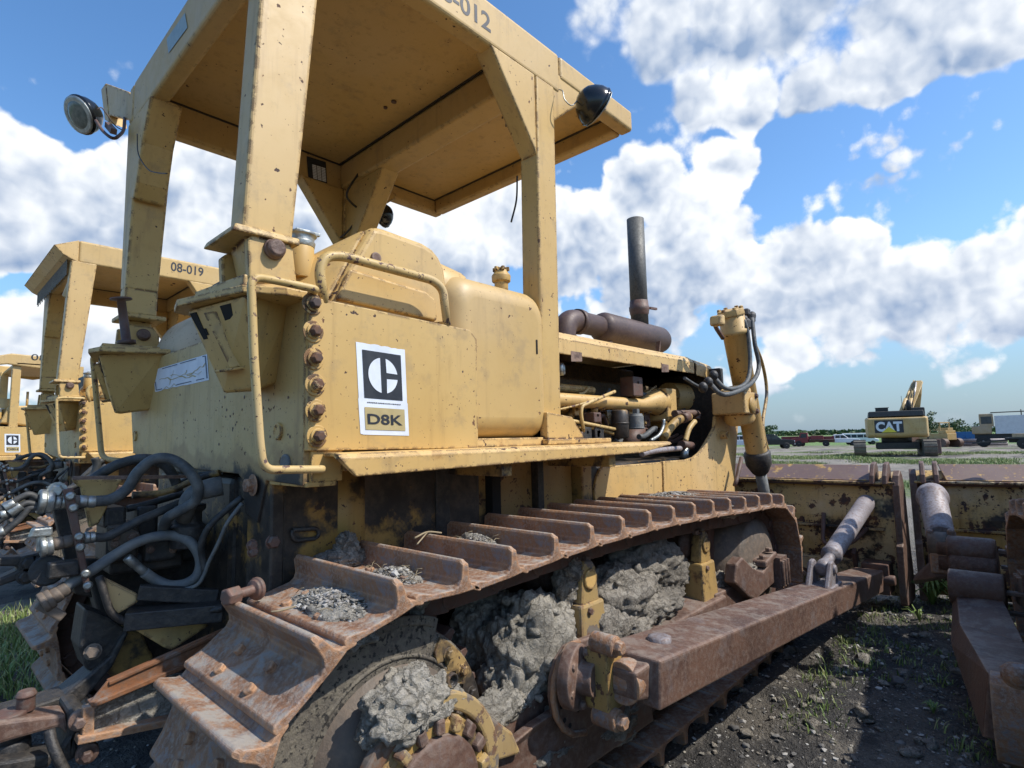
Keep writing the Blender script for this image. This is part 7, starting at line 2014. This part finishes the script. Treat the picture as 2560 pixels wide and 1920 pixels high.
place(bt_, 2478, 62, facing(gpt(2478, 62))-math.pi/2)
tr = empty('flat_trailer', (0, 0, 0), 'low trailer loaded with tan timbers in front of the grey box truck', 'trailer')
m = lb(MB()); m.box(-.2, 6, -1.1, 1.1, .85, 1.0); m.box(0, 6, -.5, -.4, .55, .85); m.box(0, 6, .4, .5, .55, .85); m.bar(V((-2.6, 0, .5)), V((0, .5, .8)), .12, .12); m.bar(V((-2.6, 0, .5)), V((0, -.5, .8)), .12, .12); m.build('deck', M['matblack'], tr, .01)
m = lb(MB()); 
for k in range(5): m.box(.3+.05*k, 5.6, -1.0+k*.4, -.66+k*.4, 1.0, 1.32)
m.build('timbers', plain('tan_timber', (.42, .33, .21), .8, 0, (.34, .26, .16), 6), tr, .01)
for x in (1.0, 2.2):
    for s_ in (-1, 1): wheel(tr, x, s_*1.0, .45, .3)
place(tr, 2522, 50, facing(gpt(2522, 50))-math.pi/2-.1)
sc = empty('pipe_stack', (0, 0, 0), 'stack of grey metal pipes lying beside the blue dumpster', 'pipes')
for k in range(6):
    m = lb(MB()); m.cyl(V((-2.0, (k % 3)*.45-.45, .25+(k//3)*.42)), V((2.0, (k % 3)*.45-.45, .27+(k//3)*.42)), .2, n=14); m.build('pipe', M['chrome'], sc)
place(sc, 2460, 66, facing(gpt(2460, 66))-math.pi/2)
wt_ = empty('water_tank', (0, 0, 0), 'pale cream tank trailer between the dumpster and the pipe stack', 'tank')
m = lb(MB()); m.lathe(V((-.9, 0, 1.0)), (1, 0, 0), [(0, .3), (.1, .62), (.3, .7), (1.5, .7), (1.7, .62), (1.8, .3)], 22); m.build('tank_shell', plain('cream_paint', (.5, .47, .36), .5), wt_)
m = lb(MB()); m.box(-.9, .9, -.5, .5, .3, .42); m.build('frame', M['matblack'], wt_)
for s_ in (-1, 1): wheel(wt_, 0, s_*.7, .33, .2)
place(wt_, 2436, 76, facing(gpt(2436, 76)))

# ---- trees
def leafmat(name, a, b_):
    m, t, b = newmat(name); co = t.n('ShaderNodeTexCoord').outputs['Object']
    t.link(t.mix(t.ramp(t.noise(co, 1.5, 4, .6).outputs[0], .38, .62), a, b_), b.inputs['Base Color']); b.inputs['Roughness'].default_value = .6; return m
M['leaf'] = leafmat('foliage_green', (.035, .07, .022), (.075, .12, .035))
M['bark'] = plain('bark', (.10, .08, .06), .9, 0, (.06, .05, .04), 8, .5)
def tree(label, px, depth, h, w_, seed, n_=1400, leaf=.22, group=None):
    p = gpt(px, depth); root = empty('tree', p, label, 'tree', group)
    rg = np.random.RandomState(seed)
    m = lb(MB()); m.tube([V((0, 0, -.2)), V((.05*h*.1, 0, h*.3)), V((-.03*h, .02*h, h*.6))], [h*.03, h*.022, h*.012], 8)
    tips = []
    for k in range(9):
        a = rg.rand()*6.28; z0_ = h*rg.uniform(.25, .55); e = V((math.cos(a)*w_*rg.uniform(.2, .42), math.sin(a)*w_*rg.uniform(.2, .42), h*rg.uniform(.5, .92)))
        m.tube([V((0, 0, z0_)), V((e.x*.5, e.y*.5, (z0_+e.z)/2+.03*h)), e], [h*.012, h*.008, h*.003], 6); tips.append(e)
    m.build('trunk', M['bark'], root)
    vs = []; fs = []
    cl = [(t_, rg.uniform(.12, .24)*w_) for t_ in tips]+[(V((rg.uniform(-.25, .25)*w_, rg.uniform(-.25, .25)*w_, h*rg.uniform(.35, .8))), rg.uniform(.12, .22)*w_) for _ in range(7)]
    for i in range(n_):
        c, r_ = cl[rg.randint(len(cl))]
        d = rg.randn(3); d /= np.linalg.norm(d); rr = r_*(.5+.6*rg.rand())
        q = np.array(c[:])+d*rr*np.array([1, 1, .8])
        u_ = rg.randn(3); u_ /= np.linalg.norm(u_); v_ = np.cross(u_, d); v_ /= np.linalg.norm(v_)+1e-6; s_ = leaf*rg.uniform(.5, 1.2)
        o = len(vs); vs += [tuple(q-u_*s_), tuple(q+v_*s_*.6), tuple(q+u_*s_), tuple(q-v_*s_*.6)]; fs.append((o, o+1, o+2, o+3))
    me = bpy.data.meshes.new('crown'); me.from_pydata(vs, [], fs); me.materials.append(M['leaf']); me.update()
    o = bpy.data.objects.new('crown', me); COL.objects.link(o); o.parent = root
    return root
TG = 'low trees at the horizon'
tree('green tree at the horizon just right of the lift cylinder', 1908, 120, 4.2, 6, 1, 1600, .22, TG)
tree('dark small tree showing above the excavator house on its right', 2320, 60, 4.6, 2.2, 2, 600, .13, TG)
tree('broad green tree behind the blue dumpster', 2376, 95, 3.9, 5, 3, 1500, .2, TG)
tree('low tree between the dumpster and the box truck', 2440, 140, 3.2, 9, 4, 1200, .25, TG)
# distant wood line: one mass
rg = np.random.RandomState(12)
vs = []; fs = []
for i in range(15000):
    a = R(rg.uniform(-20, 80)); d = 760+rg.uniform(-40, 40); hh_ = 5+3*noise.noise(V((a*30, 0, 0)))+2*noise.noise(V((a*120, 1, 0)))
    z = -1+hh_*rg.rand()**.7
    p = np.array([d*math.cos(a), d*math.sin(a), z]); s_ = rg.uniform(1.2, 2.6)
    u_ = rg.randn(3); u_ /= np.linalg.norm(u_); v_ = np.cross(u_, rg.randn(3)); v_ /= np.linalg.norm(v_)
    o = len(vs); vs += [tuple(p-u_*s_), tuple(p+v_*s_), tuple(p+u_*s_), tuple(p-v_*s_)]; fs.append((o, o+1, o+2, o+3))
me = bpy.data.meshes.new('distant_wood'); me.from_pydata(vs, [], fs); me.materials.append(M['leaf']); me.update()
o = bpy.data.objects.new('distant_wood', me); COL.objects.link(o); tag(o, 'thin line of distant woods along the horizon', 'woods', None, 'stuff')
